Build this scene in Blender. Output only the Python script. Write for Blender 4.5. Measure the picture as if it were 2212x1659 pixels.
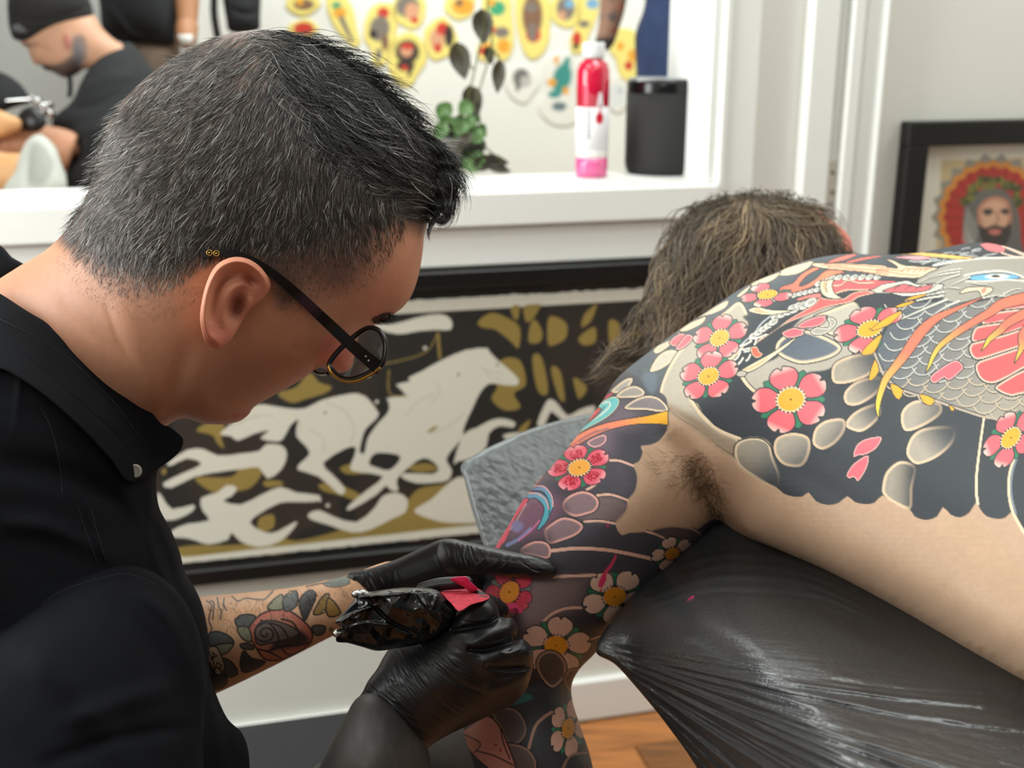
import bpy, math, random
import numpy as np
from mathutils import Vector, Matrix

# ------------------------------------------------------------------ clear
for o in list(bpy.data.objects):
    bpy.data.objects.remove(o, do_unlink=True)
scene = bpy.context.scene
COL = scene.collection
random.seed(7)
rng = np.random.default_rng(7)

# ------------------------------------------------------------------ camera
W, H, F = 2212.0, 1659.0, 2500.0
CX, CY = W / 2, H / 2
CAM = np.array([0.0, 0.0, 1.30])
PITCH = math.radians(17.0)
FW = np.array([0.0, math.cos(PITCH), -math.sin(PITCH)])
RT = np.array([1.0, 0.0, 0.0])
UP = np.array([0.0, math.sin(PITCH), math.cos(PITCH)])
cam_data = bpy.data.cameras.new('camera')
cam = bpy.data.objects.new('camera', cam_data)
COL.objects.link(cam)
cam.matrix_world = Matrix(((RT[0], UP[0], -FW[0], CAM[0]), (RT[1], UP[1], -FW[1], CAM[1]),
                           (RT[2], UP[2], -FW[2], CAM[2]), (0, 0, 0, 1)))
cam_data.sensor_fit = 'HORIZONTAL'
cam_data.sensor_width = 36.0
cam_data.lens = F / W * 36.0
cam_data.clip_start = 0.02
cam_data.clip_end = 60
cam_data.dof.use_dof = True
cam_data.dof.focus_distance = 0.79
cam_data.dof.aperture_fstop = 7.0
scene.camera = cam

# ------------------------------------------------------------------ view + world + ceiling lamps
vs = scene.view_settings
scene.display_settings.display_device = 'sRGB'
vs.view_transform = 'Standard'
vs.look = 'None'
vs.gamma = 1.0
vs.use_curve_mapping = False
vs.exposure = 0.0
world = bpy.data.worlds.new('room_ambience')
scene.world = world
world.use_nodes = True
bgn = world.node_tree.nodes['Background']
bgn.inputs[0].default_value = (0.94, 1.0, 1.0, 1)
bgn.inputs[1].default_value = 0.13

def area_light(name, loc, size, power, color=(0.93, 1.0, 0.985), target=None, size_y=None):
    ld = bpy.data.lights.new(name, 'AREA')
    ld.shape = 'RECTANGLE'
    ld.size = size
    ld.size_y = size_y or size
    ld.energy = power
    ld.color = color
    o = bpy.data.objects.new(name, ld)
    COL.objects.link(o)
    o.location = loc
    if target is not None:
        d = Vector(target) - Vector(loc)
        o.rotation_euler = d.to_track_quat('-Z', 'Y').to_euler()
    return o
CEIL = 2.75
LAMPS = [(0.75, 0.75, 0.9, 0.5, 11), (-0.95, 1.25, 0.9, 0.4, 14), (-0.6, 3.4, 1.2, 0.6, 34), (1.2, 3.6, 1.2, 0.6, 34), (-0.6, -1.2, 0.9, 0.5, 17), (0.55, 1.55, 1.0, 0.25, 10), (1.75, 1.6, 0.6, 0.25, 11)]  # rear lamp added as front fill, narrow ones added for table highlights
for (lx, ly, lsx, lsy, lp) in LAMPS:
    area_light('ceiling_lamp_light', (lx, ly, CEIL - 0.06), lsx, lp, size_y=lsy)
# added side fill, set in an unseen left window, brightens wall and print
area_light('side_fill_light', (-2.05, 0.92, 1.42), 1.1, 70, color=(0.95, 1.0, 0.99), target=(-2.05 + math.cos(math.radians(14)), 0.92 + math.sin(math.radians(14)), 1.36), size_y=1.6)





# ------------------------------------------------------------------ helpers: space
def W3(px, py, d):
    """a point seen at photo pixel (px, py), d metres along the optical axis"""
    px = np.asarray(px, float); py = np.asarray(py, float); d = np.asarray(d, float)
    a = (px - CX) / F * d
    b = -(py - CY) / F * d
    return CAM + a[..., None] * RT + b[..., None] * UP + d[..., None] * FW

def P2(pts):
    """world points -> photo pixels, depth"""
    q = np.asarray(pts, float) - CAM
    d = q @ FW
    return CX + (q @ RT) / d * F, CY - (q @ UP) / d * F, d

def lin(c):
    """sRGB 0..255 -> linear"""
    c = np.asarray(c, float) / 255.0
    return np.where(c <= 0.04045, c / 12.92, ((c + 0.055) / 1.055) ** 2.4)

def L4(c):
    v = lin(c)
    return (float(v[0]), float(v[1]), float(v[2]), 1.0)

# ------------------------------------------------------------------ helpers: objects
def prop(o, label=None, cat=None, group=None, kind=None):
    if label: o['label'] = label
    if cat: o['category'] = cat
    if group: o['group'] = group
    if kind: o['kind'] = kind
    return o

def empty(name, loc, label, cat, group=None):
    o = bpy.data.objects.new(name, None)
    o.empty_display_size = 0.05
    COL.objects.link(o)
    o.location = loc
    return prop(o, label, cat, group)

def link(name, me, mat=None, parent=None, smooth=True):
    o = bpy.data.objects.new(name, me)
    COL.objects.link(o)
    if mat is not None and not me.materials:
        me.materials.append(mat)
    if smooth and len(me.polygons):
        me.polygons.foreach_set('use_smooth', np.ones(len(me.polygons), bool))
    if parent is not None:
        o.parent = parent
        if parent.parent is not None:
            b = Vector(parent.location) + Vector(parent.parent.location)
        else:
            b = Vector(parent.location)
        o.location = -b                      # mesh data are in world space
    return o

def mesh(name, verts, faces, cols=None):
    me = bpy.data.meshes.new(name)
    verts = np.asarray(verts, np.float32)
    if isinstance(faces, np.ndarray):
        n, k = faces.shape
        me.vertices.add(len(verts)); me.vertices.foreach_set('co', verts.ravel())
        me.loops.add(n * k); me.loops.foreach_set('vertex_index', faces.astype(np.int32).ravel())
        me.polygons.add(n)
        me.polygons.foreach_set('loop_start', np.arange(0, n * k, k, dtype=np.int32))
        me.update(calc_edges=True)
    else:
        me.from_pydata([tuple(map(float, v)) for v in verts], [], [tuple(map(int, f)) for f in faces])
        me.update()
    me.validate()
    if cols is not None:
        at = me.color_attributes.new('Col', 'FLOAT_COLOR', 'POINT')
        c4 = np.ones((len(verts), 4), np.float32); c4[:, :3] = cols
        at.data.foreach_set('color', c4.ravel())
    return me

# ------------------------------------------------------------------ helpers: materials
MATS = {}
def mat(name, color=None, rough=0.5, spec=0.5, metal=0.0, attr=False, noise=None, bump=None,
        sss=0.0, trans=0.0, ior=1.45, coat=0.0, emit=None, sheen=0.0):
    """noise=(scale, amount)  bump=(scale, strength, distance[, stretch xyz])"""
    if name in MATS: return MATS[name]
    m = bpy.data.materials.new(name); m.use_nodes = True
    nt = m.node_tree; N = nt.nodes; Lk = nt.links
    b = N['Principled BSDF']
    b.inputs['Roughness'].default_value = rough
    b.inputs['Specular IOR Level'].default_value = spec
    b.inputs['Metallic'].default_value = metal
    b.inputs['IOR'].default_value = ior
    b.inputs['Transmission Weight'].default_value = trans
    b.inputs['Coat Weight'].default_value = coat
    b.inputs['Sheen Weight'].default_value = sheen
    if sss:
        b.inputs['Subsurface Weight'].default_value = sss
        b.inputs['Subsurface Radius'].default_value = (0.010, 0.004, 0.002)
        b.inputs['Subsurface Scale'].default_value = 0.6
    src = None
    if attr:
        a = N.new('ShaderNodeAttribute'); a.attribute_name = 'Col'; src = a.outputs['Color']
    if color is not None:
        b.inputs['Base Color'].default_value = L4(color)
    tc = N.new('ShaderNodeTexCoord')
    if noise:
        n = N.new('ShaderNodeTexNoise'); n.inputs['Scale'].default_value = noise[0]
        n.inputs['Detail'].default_value = 4
        Lk.new(tc.outputs['Object'], n.inputs['Vector'])
        mr = N.new('ShaderNodeMapRange')
        mr.inputs['From Min'].default_value = 0.25; mr.inputs['From Max'].default_value = 0.75
        mr.inputs['To Min'].default_value = 1 - noise[1]; mr.inputs['To Max'].default_value = 1 + noise[1]
        Lk.new(n.outputs['Fac'], mr.inputs['Value'])
        mx = N.new('ShaderNodeMix'); mx.data_type = 'RGBA'; mx.blend_type = 'MULTIPLY'
        mx.inputs[0].default_value = 1.0
        if src is not None: Lk.new(src, mx.inputs[6])
        else: mx.inputs[6].default_value = L4(color)
        Lk.new(mr.outputs['Result'], mx.inputs[7])
        src = mx.outputs[2]
    if src is not None:
        Lk.new(src, b.inputs['Base Color'])
    if bump:
        mp = N.new('ShaderNodeMapping')
        if len(bump) > 3: mp.inputs['Scale'].default_value = bump[3]
        Lk.new(tc.outputs['Object'], mp.inputs['Vector'])
        n2 = N.new('ShaderNodeTexNoise'); n2.inputs['Scale'].default_value = bump[0]
        n2.inputs['Detail'].default_value = 3
        Lk.new(mp.outputs['Vector'], n2.inputs['Vector'])
        bp = N.new('ShaderNodeBump'); bp.inputs['Strength'].default_value = bump[1]
        bp.inputs['Distance'].default_value = bump[2]
        Lk.new(n2.outputs['Fac'], bp.inputs['Height'])
        Lk.new(bp.outputs['Normal'], b.inputs['Normal'])
    if emit:
        b.inputs['Emission Color'].default_value = L4(emit[0])
        b.inputs['Emission Strength'].default_value = emit[1]
    MATS[name] = m
    return m

# ------------------------------------------------------------------ helpers: boxes and solids in a local frame
class Frame:
    """origin + three unit axes; boxes are given in its coordinates"""
    def __init__(s, o, x, y, z):
        s.o = np.asarray(o, float); s.x = np.asarray(x, float); s.y = np.asarray(y, float); s.z = np.asarray(z, float)
    def pt(s, a):
        a = np.asarray(a, float)
        return s.o + a[..., 0:1] * s.x + a[..., 1:2] * s.y + a[..., 2:3] * s.z
WORLD = Frame((0, 0, 0), (1, 0, 0), (0, 1, 0), (0, 0, 1))

class MB:
    def __init__(s): s.v = []; s.f = []
    def add(s, v, f):
        n = len(s.v)
        s.v.extend([tuple(p) for p in v]); s.f.extend([tuple(i + n for i in q) for q in f])
        return s
    def box(s, fr, a0, a1, b0, b1, c0, c1, bev=0.0):
        if bev <= 0:
            p = [(a, b, c) for a in (a0, a1) for b in (b0, b1) for c in (c0, c1)]
            f = [(0, 1, 3, 2), (4, 6, 7, 5), (0, 4, 5, 1), (2, 3, 7, 6), (0, 2, 6, 4), (1, 5, 7, 3)]
            return s.add(fr.pt(np.array(p)), f)
        # chamfered box: every corner split in three
        lo = np.array([a0, b0, c0]); hi = np.array([a1, b1, c1]); g = min(bev, 0.49 * float((hi - lo).min()))
        p = []; idx = {}
        for sx in (0, 1):
            for sy in (0, 1):
                for sz in (0, 1):
                    S = (sx, sy, sz)
                    for ax in range(3):
                        q = []
                        for k in range(3):
                            base = hi[k] if S[k] else lo[k]
                            if k != ax: base += (-g if S[k] else g)
                            q.append(base)
                        idx[(S, ax)] = len(p); p.append(q)
        f = []
        for ax in range(3):
            o1, o2 = [k for k in range(3) if k != ax]
            for sv in (0, 1):
                def K(u, v):
                    t = [0, 0, 0]; t[ax] = sv; t[o1] = u; t[o2] = v; return tuple(t)
                f.append([idx[(K(0, 0), ax)], idx[(K(1, 0), ax)], idx[(K(1, 1), ax)], idx[(K(0, 1), ax)]])
        for ax in range(3):            # edges parallel to ax
            o1, o2 = [k for k in range(3) if k != ax]
            for u in (0, 1):
                for v in (0, 1):
                    def K(t): q = [0, 0, 0]; q[ax] = t; q[o1] = u; q[o2] = v; return tuple(q)
                    f.append([idx[(K(0), o1)], idx[(K(1), o1)], idx[(K(1), o2)], idx[(K(0), o2)]])
        for S in [(x, y, z) for x in (0, 1) for y in (0, 1) for z in (0, 1)]:
            f.append([idx[(S, 0)], idx[(S, 1)], idx[(S, 2)]])
        return s.add(fr.pt(np.array(p)), f)
    def lathe(s, fr, prof, n=32, c=(0, 0)):
        """prof: (radius, height) pairs turned about the frame's z axis"""
        v = []; f = []
        for (r, z) in prof:
            for k in range(n):
                a = 2 * math.pi * k / n
                v.append((c[0] + r * math.cos(a), c[1] + r * math.sin(a), z))
        m = len(prof)
        for i in range(m - 1):
            for k in range(n):
                k2 = (k + 1) % n
                f.append((i * n + k, i * n + k2, (i + 1) * n + k2, (i + 1) * n + k))
        f.append(tuple(range(n))[::-1]); f.append(tuple((m - 1) * n + k for k in range(n)))
        return s.add(fr.pt(np.array(v)), f)
    def tube(s, pts, rad, n=10, spl=4, caps=True, flat=None):
        """round tube through world points; rad per point; flat=(axis, ratio) squashes it"""
        pts = np.asarray(pts, float); rad = np.broadcast_to(np.asarray(rad, float), (len(pts),)).astype(float)
        if spl > 1 and len(pts) > 2:
            q = crom(np.c_[pts, rad], spl, closed=False); pts = q[:, :3]; rad = np.maximum(q[:, 3], 1e-5)
        if caps == 'round':
            t0 = pts[0] - pts[1]; t0 /= np.linalg.norm(t0); t1 = pts[-1] - pts[-2]; t1 /= np.linalg.norm(t1)
            e0 = [(pts[0] + t0 * rad[0] * math.sin(a), rad[0] * math.cos(a)) for a in (1.4, 1.0, 0.5)]
            e1 = [(pts[-1] + t1 * rad[-1] * math.sin(a), rad[-1] * math.cos(a)) for a in (0.5, 1.0, 1.4)]
            pts = np.array([e[0] for e in e0] + list(pts) + [e[0] for e in e1])
            rad = np.array([e[1] for e in e0] + list(rad) + [e[1] for e in e1])
        tang = np.gradient(pts, axis=0); tang /= np.linalg.norm(tang, axis=1)[:, None] + 1e-12
        ref = np.array([0.0, 0, 1]) if abs(tang[0][2]) < 0.9 else np.array([1.0, 0, 0])
        u = np.cross(tang[0], ref); u /= np.linalg.norm(u)
        v = []; f = []
        for i in range(len(pts)):
            u = u - tang[i] * (u @ tang[i]); u /= np.linalg.norm(u); w = np.cross(tang[i], u)
            for k in range(n):
                a = 2 * math.pi * k / n
                off = rad[i] * (math.cos(a) * u + math.sin(a) * w)
                if flat is not None:
                    ax = np.asarray(flat[0], float); ax = ax / np.linalg.norm(ax)
                    off = off - ax * (off @ ax) * (1 - flat[1])
                v.append(pts[i] + off)
        for i in range(len(pts) - 1):
            for k in range(n):
                k2 = (k + 1) % n
                f.append((i * n + k, i * n + k2, (i + 1) * n + k2, (i + 1) * n + k))
        if caps:
            f.append(tuple(range(n))[::-1]); f.append(tuple((len(pts) - 1) * n + k for k in range(n)))
        return s.add(v, f)
    def prism(s, fr, poly, z0, z1):
        """poly in frame x,y extruded along frame z"""
        n = len(poly)
        v = [(p[0], p[1], z0) for p in poly] + [(p[0], p[1], z1) for p in poly]
        f = [tuple(range(n))[::-1], tuple(range(n, 2 * n))] + [(i, (i + 1) % n, n + (i + 1) % n, n + i) for i in range(n)]
        return s.add(fr.pt(np.array(v)), f)
    def build(s, name, m, parent=None, smooth=False):
        me = mesh(name, np.array(s.v), s.f)
        return link(name, me, m, parent, smooth)

# ------------------------------------------------------------------ helpers: curves, noise, distances
def crom(p, n=8, closed=True):
    p = np.asarray(p, float); N = len(p); out = []
    rngi = range(N) if closed else range(N - 1)
    t = np.linspace(0, 1, n, endpoint=False)[:, None]
    for i in rngi:
        if closed: a, b, c, d = p[(i - 1) % N], p[i], p[(i + 1) % N], p[(i + 2) % N]
        else: a, b, c, d = p[max(i - 1, 0)], p[i], p[i + 1], p[min(i + 2, N - 1)]
        out.append(0.5 * ((2 * b) + (-a + c) * t + (2 * a - 5 * b + 4 * c - d) * t ** 2 + (-a + 3 * b - 3 * c + d) * t ** 3))
    out = np.concatenate(out)
    if not closed: out = np.vstack([out, p[-1:]])
    return out

_perm = np.random.default_rng(3).random((256, 256))
def vnoise(x, y):
    x = np.asarray(x, float); y = np.asarray(y, float)
    xi = np.floor(x).astype(int); yi = np.floor(y).astype(int); fx = x - xi; fy = y - yi
    fx = fx * fx * (3 - 2 * fx); fy = fy * fy * (3 - 2 * fy)
    g = lambda a, b: _perm[a & 255, b & 255]
    return (g(xi, yi) * (1 - fx) + g(xi + 1, yi) * fx) * (1 - fy) + (g(xi, yi + 1) * (1 - fx) + g(xi + 1, yi + 1) * fx) * fy

def fbm(x, y, o=3):
    s = 0; a = 0.5
    for k in range(o):
        s = s + a * vnoise(x * 2 ** k + 17 * k, y * 2 ** k + 5 * k); a *= 0.5
    return s

def poly_dist(X, Y, P, closed=True, wts=None):
    """distance to a polyline, plus inside mask when closed, plus interpolated weight"""
    X = X.ravel(); Y = Y.ravel()
    n = len(P); best = np.full(X.shape, 1e18); ins = np.zeros(X.shape, bool)
    wv = np.zeros(X.shape) if wts is not None else None
    m = n if closed else n - 1
    for i in range(m):
        x0, y0 = P[i]; x1, y1 = P[(i + 1) % n]
        dx, dy = x1 - x0, y1 - y0; l2 = dx * dx + dy * dy + 1e-12
        t = np.clip(((X - x0) * dx + (Y - y0) * dy) / l2, 0, 1)
        d = (X - x0 - t * dx) ** 2 + (Y - y0 - t * dy) ** 2
        if wts is not None:
            k = d < best; wv[k] = (wts[i] + (wts[(i + 1) % n] - wts[i]) * t)[k]
        best = np.minimum(best, d)
        if closed and y0 != y1:
            c = ((y0 > Y) != (y1 > Y))
            ins ^= c & (X < x0 + (Y - y0) * dx / (dy if dy else 1e-12))
    best = np.sqrt(best)
    if wts is not None: return best, ins, wv
    return best, ins

def tps(ctrl):
    """thin plate spline depth through (x, y, d) control points"""
    c = np.asarray(ctrl, float); xy = c[:, :2] / 500.0; n = len(c)
    def phi(r2): return 0.5 * r2 * np.log(r2 + 1e-9)
    K = phi(((xy[:, None] - xy[None]) ** 2).sum(-1)); Pm = np.c_[np.ones(n), xy]
    if n < 3:
        return lambda x, y: np.full(np.shape(x), c[:, 2].mean())
    A = np.zeros((n + 3, n + 3)); A[:n, :n] = K + 1e-4 * np.eye(n); A[:n, n:] = Pm; A[n:, :n] = Pm.T
    s = np.linalg.lstsq(A, np.r_[c[:, 2], 0, 0, 0], rcond=None)[0]
    def f(x, y):
        x = np.asarray(x, float) / 500; y = np.asarray(y, float) / 500
        o = s[n] + s[n + 1] * x + s[n + 2] * y
        for i in range(n): o = o + s[i] * phi((x - xy[i, 0]) ** 2 + (y - xy[i, 1]) ** 2)
        return o
    return f

# ------------------------------------------------------------------ helpers: sculpted volumes
def poisson(mask, it=260):
    """solve lap u = -1 inside mask (grid units), coarse to fine"""
    h, w = mask.shape
    if max(h, w) > 48:
        m2 = mask[::2, ::2]
        u2 = poisson(m2, it)
        yy = np.arange(h) / 2.0; xx = np.arange(w) / 2.0
        y0 = np.minimum(yy.astype(int), m2.shape[0] - 1); x0 = np.minimum(xx.astype(int), m2.shape[1] - 1)
        y1 = np.minimum(y0 + 1, m2.shape[0] - 1); x1 = np.minimum(x0 + 1, m2.shape[1] - 1)
        fy = (yy - y0)[:, None]; fx = (xx - x0)[None]
        u = (u2[y0][:, x0] * (1 - fx) + u2[y0][:, x1] * fx) * (1 - fy) + (u2[y1][:, x0] * (1 - fx) + u2[y1][:, x1] * fx) * fy
        u = u * 4 * mask
        n = 60
    else:
        u = np.zeros((h, w)); n = it * 3
    mk = mask.copy(); mk[0] = mk[-1] = False; mk[:, 0] = mk[:, -1] = False
    cb = (np.add.outer(np.arange(h), np.arange(w)) % 2).astype(bool)
    om = 1.7
    for k in range(n):
        for par in (cb, ~cb):
            s = np.zeros_like(u)
            s[1:-1, 1:-1] = (u[:-2, 1:-1] + u[2:, 1:-1] + u[1:-1, :-2] + u[1:-1, 2:] + 1) * 0.25
            sel = mk & par
            u[sel] += om * (s[sel] - u[sel])
    return np.maximum(u, 0)

def bilin(G, gx, gy):
    h, w = G.shape
    gx = np.clip(gx, 0, w - 1.001); gy = np.clip(gy, 0, h - 1.001)
    x0 = gx.astype(int); y0 = gy.astype(int); fx = gx - x0; fy = gy - y0
    return (G[y0, x0] * (1 - fx) + G[y0, x0 + 1] * fx) * (1 - fy) + (G[y0 + 1, x0] * (1 - fx) + G[y0 + 1, x0 + 1] * fx) * fy

class Sculpt:
    """A full volume raised from an outline: its rounded thickness comes from the outline (Poisson),
    its place in the room from depth control points, its relief from strokes and blobs (mm)."""
    def __init__(s, outline, base, thick=1.0, bumps=(), smooth=6, step=4.0, backthick=None, hcap=None, fn=None):
        s.P = crom(outline, smooth) if smooth > 1 else np.asarray(outline, float)
        s.base = tps(base) if not callable(base) else base
        s.thick = thick; s.back = thick if backthick is None else backthick
        s.bumps = list(bumps); s.step = step; s.hcap = hcap; s.fn = fn
        lo = s.P.min(0); hi = s.P.max(0); s.lo = lo
        g = max(4.0, float((hi - lo).max()) / 150); s.g = g
        s.ox, s.oy = lo[0] - 2 * g, lo[1] - 2 * g
        nx = int((hi[0] - lo[0]) / g) + 5; ny = int((hi[1] - lo[1]) / g) + 5
        X, Y = np.meshgrid(s.ox + g * np.arange(nx), s.oy + g * np.arange(ny))
        d, ins = poly_dist(X, Y, s.P)
        d = d.reshape(X.shape); ins = ins.reshape(X.shape)
        u = poisson(ins) * g * g
        q = np.where(ins & (d > 1.2 * g), u / np.maximum(d, 1e-6), 0); wgt = (ins & (d > 1.2 * g)).astype(float)
        for _ in range(8):            # extend u/dist smoothly over the rim
            qs = np.zeros_like(q); ws = np.zeros_like(q)
            for (i, j) in ((0, 1), (0, -1), (1, 0), (-1, 0), (0, 0)):
                qs += np.roll(np.roll(q * wgt, i, 0), j, 1); ws += np.roll(np.roll(wgt, i, 0), j, 1)
            new = wgt == 0
            q = np.where(new & (ws > 0), qs / np.maximum(ws, 1), q); wgt = np.where(new & (ws > 0), 1, wgt)
        s.U = u; s.Q = q
    def h(s, x, y, d=None):
        """rounded half thickness in pixels"""
        x = np.asarray(x, float); y = np.asarray(y, float)
        if d is None:
            dd, ins = poly_dist(x, y, s.P); d = np.where(ins, dd, 0).reshape(x.shape)
        gx = (x - s.ox) / s.g; gy = (y - s.oy) / s.g
        u = bilin(s.U, gx, gy); q = bilin(s.Q, gx, gy)
        t = np.clip((d - 1.5 * s.g) / (3.5 * s.g), 0, 1); t = t * t * (3 - 2 * t)
        uu = q * d * (1 - t) + u * t
        hh = 2 * np.sqrt(np.maximum(uu, 0))
        if s.hcap: hh = s.hcap * np.tanh(hh / s.hcap)
        return hh
    def relief(s, x, y, d=None):
        r = np.zeros(np.shape(x))
        for b in s.bumps:
            k = b[0]
            if k == 'blob':
                _, cx, cy, rx, ry, ang, ht = b[:7]
                a = math.radians(ang); dx = x - cx; dy = y - cy
                u = (dx * math.cos(a) + dy * math.sin(a)) / rx; v = (-dx * math.sin(a) + dy * math.cos(a)) / ry
                r = r + ht * np.exp(-(u * u + v * v))
            elif k == 'ridge':
                _, pts, wd, ht = b[:4]
                pl = crom(pts, 5, closed=False) if len(pts) > 2 else np.asarray(pts, float)
                bx = (x > pl[:, 0].min() - 3 * wd) & (x < pl[:, 0].max() + 3 * wd) & (y > pl[:, 1].min() - 3 * wd) & (y < pl[:, 1].max() + 3 * wd)
                if bx.any():
                    tt = np.linspace(0, 1, len(pl)); wt = np.sin(np.pi * (0.06 + 0.9 * tt)) ** 0.6 if len(b) < 5 else np.ones(len(pl))
                    dd, _, wv = poly_dist(x[bx], y[bx], pl, closed=False, wts=wt)
                    r[bx] += ht * wv * np.exp(-(dd / wd) ** 2)
            elif k == 'fn':
                r = r + b[1](x, y)
        return r * 0.001
    def front(s, x, y, d=None):
        if d is None:
            dd, ins = poly_dist(np.asarray(x, float), np.asarray(y, float), s.P); d = np.where(ins, dd, 0).reshape(np.shape(x))
        b = s.base(x, y); hh = s.h(x, y, d)
        fade = np.clip(d / 10.0, 0, 1)
        return b - hh * s.thick * b / F - s.relief(x, y, d) * fade
    def grid(s, step, side):
        lo = s.P.min(0); hi = s.P.max(0)
        x = np.arange(lo[0] - step, hi[0] + 2 * step, step); y = np.arange(lo[1] - step, hi[1] + 2 * step, step)
        X, Y = np.meshgrid(x, y)
        d, ins = poly_dist(X, Y, s.P)
        sd = np.where(ins, d, -d).reshape(X.shape)
        ny, nx = X.shape
        idx = -np.ones((ny, nx), int); inside = sd > 0.15 * step
        sd = np.where(inside, sd, np.minimum(sd, -1e-3))
        idx[inside] = np.arange(inside.sum()); vx = [X[inside]]; vy = [Y[inside]]; vd = [sd[inside]]; n = int(inside.sum())
        # crossings on horizontal and vertical grid edges
        def cross(A, B, XA, YA, XB, YB):
            c = (A > 0.15 * step) != (B > 0.15 * step)
            t = A / np.where(np.abs(A - B) < 1e-9, 1, A - B); t = np.clip(t, 0, 1)
            return c, XA + t * (XB - XA), YA + t * (YB - YA)
        ch, hx, hy = cross(sd[:, :-1], sd[:, 1:], X[:, :-1], Y[:, :-1], X[:, 1:], Y[:, 1:])
        cv, vx_, vy_ = cross(sd[:-1], sd[1:], X[:-1], Y[:-1], X[1:], Y[1:])
        ih = -np.ones(ch.shape, int); ih[ch] = n + np.arange(ch.sum()); n += int(ch.sum())
        iv = -np.ones(cv.shape, int); iv[cv] = n + np.arange(cv.sum()); n += int(cv.sum())
        vx += [hx[ch], vx_[cv]]; vy += [hy[ch], vy_[cv]]; vd += [np.zeros(int(ch.sum())), np.zeros(int(cv.sum()))]
        px = np.concatenate(vx); py = np.concatenate(vy); pd = np.concatenate(vd)
        a = inside[:-1, :-1]; b = inside[:-1, 1:]; c = inside[1:, 1:]; e = inside[1:, :-1]
        code = a * 1 + b * 2 + c * 4 + e * 8
        A = idx[:-1, :-1]; B = idx[:-1, 1:]; C = idx[1:, 1:]; E = idx[1:, :-1]
        T = ih[:-1]; Bo = ih[1:]; Lf = iv[:, :-1]; R = iv[:, 1:]
        tri = []
        def em(k, *loops):
            m = code == k
            if not m.any(): return
            for lp in loops:
                vv = [q[m] for q in lp]
                for j in range(1, len(vv) - 1): tri.append(np.c_[vv[0], vv[j], vv[j + 1]])
        em(15, (A, B, C, E))
        em(1, (A, T, Lf)); em(2, (T, B, R)); em(4, (R, C, Bo)); em(8, (Lf, Bo, E))
        em(3, (A, B, R, Lf)); em(6, (T, B, C, Bo)); em(12, (Lf, R, C, E)); em(9, (A, T, Bo, E))
        em(7, (A, B, C, Bo, Lf)); em(14, (T, B, C, E, Lf)); em(13, (A, T, R, C, E)); em(11, (A, B, R, Bo, E))
        em(5, (A, T, Lf), (R, C, Bo)); em(10, (T, B, R), (Lf, Bo, E))
        tri = np.concatenate(tri)
        if side == 'front':
            d3 = s.front(px, py, pd); tri = tri[:, ::-1]
        else:
            bb = s.base(px, py); d3 = bb + s.h(px, py, pd) * s.back * bb / F
        return px, py, d3, tri
    def geo(s, paint=None, back=True, bstep=None):
        px, py, d, tri = s.grid(s.step, 'front')
        if s.fn is not None: d = s.fn(px, py, d)
        V = W3(px, py, d); C = None
        if paint is not None: C = paint(px, py)
        if back:
            bx, by, bd, bt = s.grid(bstep or max(s.step * 2.5, 8), 'back')
            tri = np.vstack([tri, bt + len(V)]); V = np.vstack([V, W3(bx, by, bd)])
            if paint is not None: C = np.vstack([C, paint(bx, by)])
        return V, tri, C
    def build(s, name, m, parent=None, paint=None, back=True, bstep=None):
        V, T, C = s.geo(paint, back, bstep)
        return link(name, mesh(name, V, T, C), m, parent)

def join_geo(parts):
    V = []; T = []; C = []; n = 0
    for (v, t, c) in parts:
        V.append(v); T.append(t + n); n += len(v)
        C.append(c if c is not None else np.ones((len(v), 3)) * 0.5)
    return np.vstack(V), np.vstack(T), np.vstack(C)

def mb_geo(mb, col):
    """triangulated geometry of an MB with one colour"""
    v = np.array(mb.v); t = []
    for f in mb.f:
        for j in range(1, len(f) - 1): t.append((f[0], f[j], f[j + 1]))
    return v, np.array(t), np.tile(lin(col), (len(v), 1))

# ------------------------------------------------------------------ helpers: ink drawn on a surface
def smst(x, a, b):
    t = np.clip((x - a) / (b - a), 0, 1); return t * t * (3 - 2 * t)

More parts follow.
